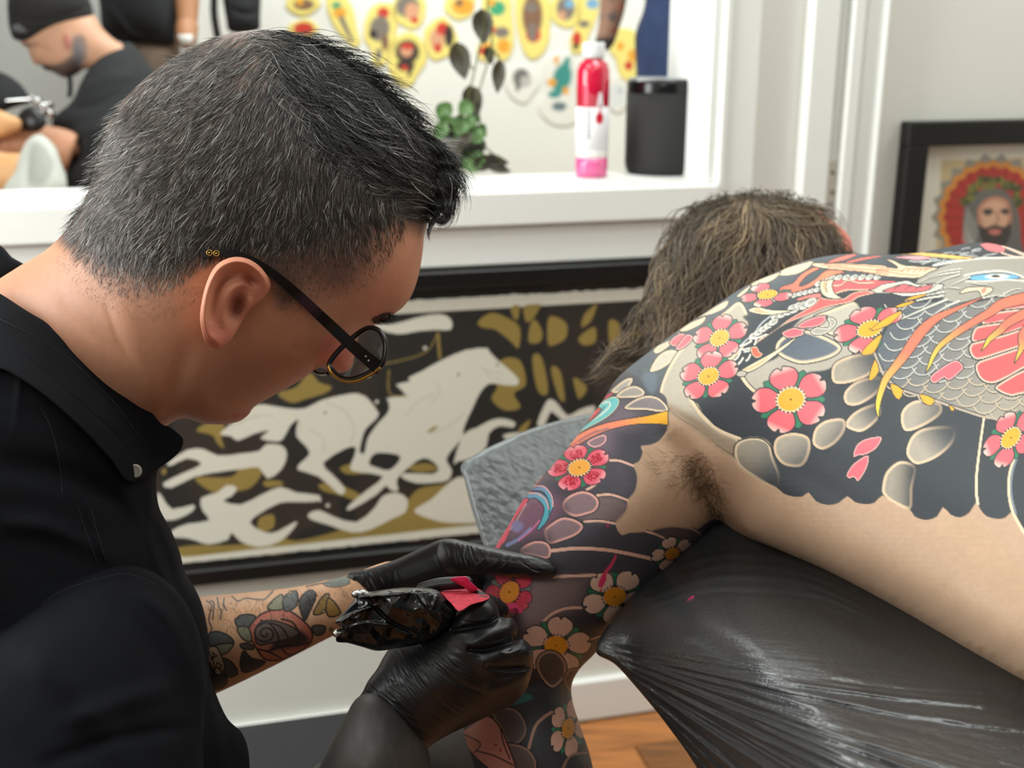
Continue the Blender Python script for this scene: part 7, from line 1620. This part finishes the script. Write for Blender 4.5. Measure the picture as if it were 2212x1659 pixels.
gl2 = Sculpt([(38, 254), (50, 236), (72, 230), (90, 244), (100, 266), (84, 284), (56, 284), (40, 274)], [(70, 258, 2.82)], thick=.8, step=3); gl2.build('glove', M_glove, b1)
q = MB(); q.tube([W3(150, 160, 3.04), W3(152, 190, 3.0), W3(150, 210, 3.0)], .006, 8); q.build('lanyard', M_tee, b1)
# ---- his client: covered body at the left edge, sock, legs
c2 = empty('person', tuple(float(v) for v in W3(-80, 420, 2.8)), 'second client at the left edge, dark clothes and pale grey sock', 'person')
q = MB(); q.tube([W3(-60, 370, 2.75), W3(10, 376, 2.72), W3(60, 372, 2.70)], [.06, .05, .045], 14); q.tube([W3(-70, 268, 2.80), W3(0, 268, 2.78), W3(28, 268, 2.78)], [.05, .034, .02], 12, caps='round')
V, T, C = mb_geo(q, (226, 172, 120)); link('body', mesh('body', V, T, C), M_skin2, c2)
sk2 = Sculpt([(12, 420), (30, 370), (44, 330), (60, 302), (84, 290), (108, 304), (128, 338), (138, 420)], [(20, 410, 2.66), (84, 300, 2.70), (130, 410, 2.66)], thick=.8, step=3, bumps=[('ridge', [(70, 330), (60, 380), (56, 410)], 8, -5), ('ridge', [(100, 340), (112, 370)], 6, -4)])
si = Ink((200, 202, 194)); si.fill([(66, 312), (100, 318), (116, 360), (90, 400), (60, 390)], (164, 166, 158), soft=8)
sk2.build('sock', M_skin2, c2, si)
dk = Sculpt([(-120, 140), (-20, 152), (8, 158), (40, 178), (62, 206), (64, 222), (30, 232), (-20, 250), (-120, 260)], [(-60, 200, 2.95), (50, 210, 2.95), (0, 160, 2.98)], thick=.8, step=4); dk.build('jacket', M_tee, c2)
lp_ = empty('work_lamp', tuple(float(v) for v in W3(100, 300, 2.92)), 'small chromed clamp lamp by the hands of the beanie man', 'lamp')
for k, (x, y, r_) in enumerate(((80, 218, 9), (94, 230, 10), (106, 226, 7), (90, 244, 8), (110, 246, 7), (70, 212, 6))):
    q = MB(); q.lathe(Frame(W3(x, y, 2.9), RT, UP, -FW), [(r_ * .0012, -.01), (r_ * .00116, .0), (r_ * .0008, .008), (r_ * .0003, .011)], 16); q.build('chrome_joint', mat('chrome'), lp_, True)
q = MB(); q.tube([W3(-40, 222, 2.9), W3(60, 214, 2.9), W3(80, 218, 2.9)], .004, 8); q.tube([W3(80, 218, 2.9), W3(94, 230, 2.9), W3(110, 246, 2.9), W3(112, 300, 2.92)], .004, 8); q.build('arm', mat('chrome'), lp_, True)
# ---- standing man in black tee
b2 = empty('person', tuple(float(v) for v in W3(310, 420, 3.5)), 'standing person in black tee and brown trousers behind the beanie man', 'person')
t2 = Sculpt([(214, -160), (216, 20), (226, 70), (262, 92), (310, 98), (370, 96), (380, 60), (386, -160)], [(220, 0, 3.55), (380, 0, 3.5), (300, 96, 3.5)], thick=.7, step=5, bumps=[('ridge', [(240, 20), (290, 80), (370, 92)], 8, 8)])
t2.build('tee_shirt', M_tee, b2)
p2 = Sculpt([(270, 84), (380, 84), (384, 200), (370, 420), (280, 420), (268, 200)], [(320, 90, 3.52), (320, 400, 3.5)], thick=.7, step=5); p2.build('trousers', mat('brown_cloth', (106, 88, 74), rough=.85, noise=(20, .15)), b2)
q = MB(); q.tube([W3(396, -120, 3.48), W3(404, 0, 3.46), W3(404, 60, 3.44)], [.05, .036, .028], 14); q.tube([W3(404, 60, 3.44), W3(402, 84, 3.42)], [.034, .03], 12, 1, caps='round'); q.tube([W3(300, -250, 3.5), W3(300, 60, 3.54)], [.05, .07], 12, 1)
V, T, C = mb_geo(q, (172, 120, 84)); link('body', mesh('body', V, T, C), M_skin2, b2)
cup = empty('cup', tuple(float(v) for v in W3(402, 96, 3.36)), 'white cup in the hand of the standing person', 'cup')
q = MB(); CF = Frame(W3(402, 98, 3.36), RT, np.array([0.0, 1, 0]), (0, 0, 1)); q.lathe(CF, [(.016, 0), (.022, .03), (.021, .03), (.015, .004)], 24); q.build('bowl', mat('white_china', (236, 236, 234), rough=.25, noise=(20, .02)), cup, True)
# ---- black bag and tripod leg on the far wall
bg = empty('backpack', tuple(float(v) for v in W3(522, 62, 3.62)), 'black bag hanging on the far wall behind the head of the artist', 'bag')
Sculpt([(484, -40), (556, -44), (562, 40), (556, 66), (500, 70), (488, 40)], [(490, 0, 3.62), (556, 10, 3.62), (520, 60, 3.62)], thick=.7, step=5, bumps=[('ridge', [(500, 20), (530, 30), (556, 24)], 5, -8)]).build('bag_body', M_tee, bg)
q = MB(); q.tube([W3(466, -60, 3.62), W3(462, 20, 3.62), W3(470, 80, 3.62)], .012, 8); q.build('strap', M_tee, bg, True)
# ---- person in navy trousers with a tattooed arm
b3 = empty('person', tuple(float(v) for v in W3(1440, 600, 3.3)), 'person in navy trousers with a tattooed arm hanging, behind the speaker', 'person')
n3 = Sculpt([(1400, -140), (1394, 0), (1376, 60), (1371, 90), (1375, 180), (1380, 400), (1390, 620), (1520, 620), (1540, 300), (1530, -140)], [(1380, 100, 3.4), (1520, 100, 3.3), (1450, -100, 3.35), (1450, 600, 3.3)], thick=.7, step=5, bumps=[('ridge', [(1400, 20), (1420, 60), (1440, 160)], 14, 6)])
n3.build('trousers', mat('navy_cloth', (40, 56, 92), rough=.85, noise=(14, .2)), b3)
a3 = Sculpt([(1300, -120), (1298, -40), (1296, 20), (1292, 60), (1286, 90), (1290, 106), (1306, 110), (1324, 98), (1338, 60), (1350, 20), (1360, -40), (1364, -120)], [(1330, -100, 3.4), (1310, 90, 3.38)], thick=.85, step=3)
ai = Ink((150, 112, 92)); rr3 = np.random.default_rng(8)
for k in range(26): ai.spot(rr3.uniform(1290, 1354), rr3.uniform(-100, 90), rr3.uniform(5, 12), rr3.uniform(4, 9), ((156, 70, 54), (84, 76, 76), (120, 92, 80), (172, 96, 66))[k % 4], ang=rr3.uniform(0, 180), alpha=.8)
ai.fill([(1280, 84), (1330, 84), (1326, 114), (1280, 114)], (70, 60, 58), soft=4)
V, T, C = a3.geo(ai); q = MB(); q.tube([W3(1340, -110, 3.4), W3(1400, -130, 3.4), W3(1450, -100, 3.38), W3(1460, 0, 3.38)], [.04, .05, .08, .06], 12); V, T, C = join_geo([(V, T, C), mb_geo(q, (150, 112, 92))])
link('body', mesh('body', V, T, C), M_skin2, b3)
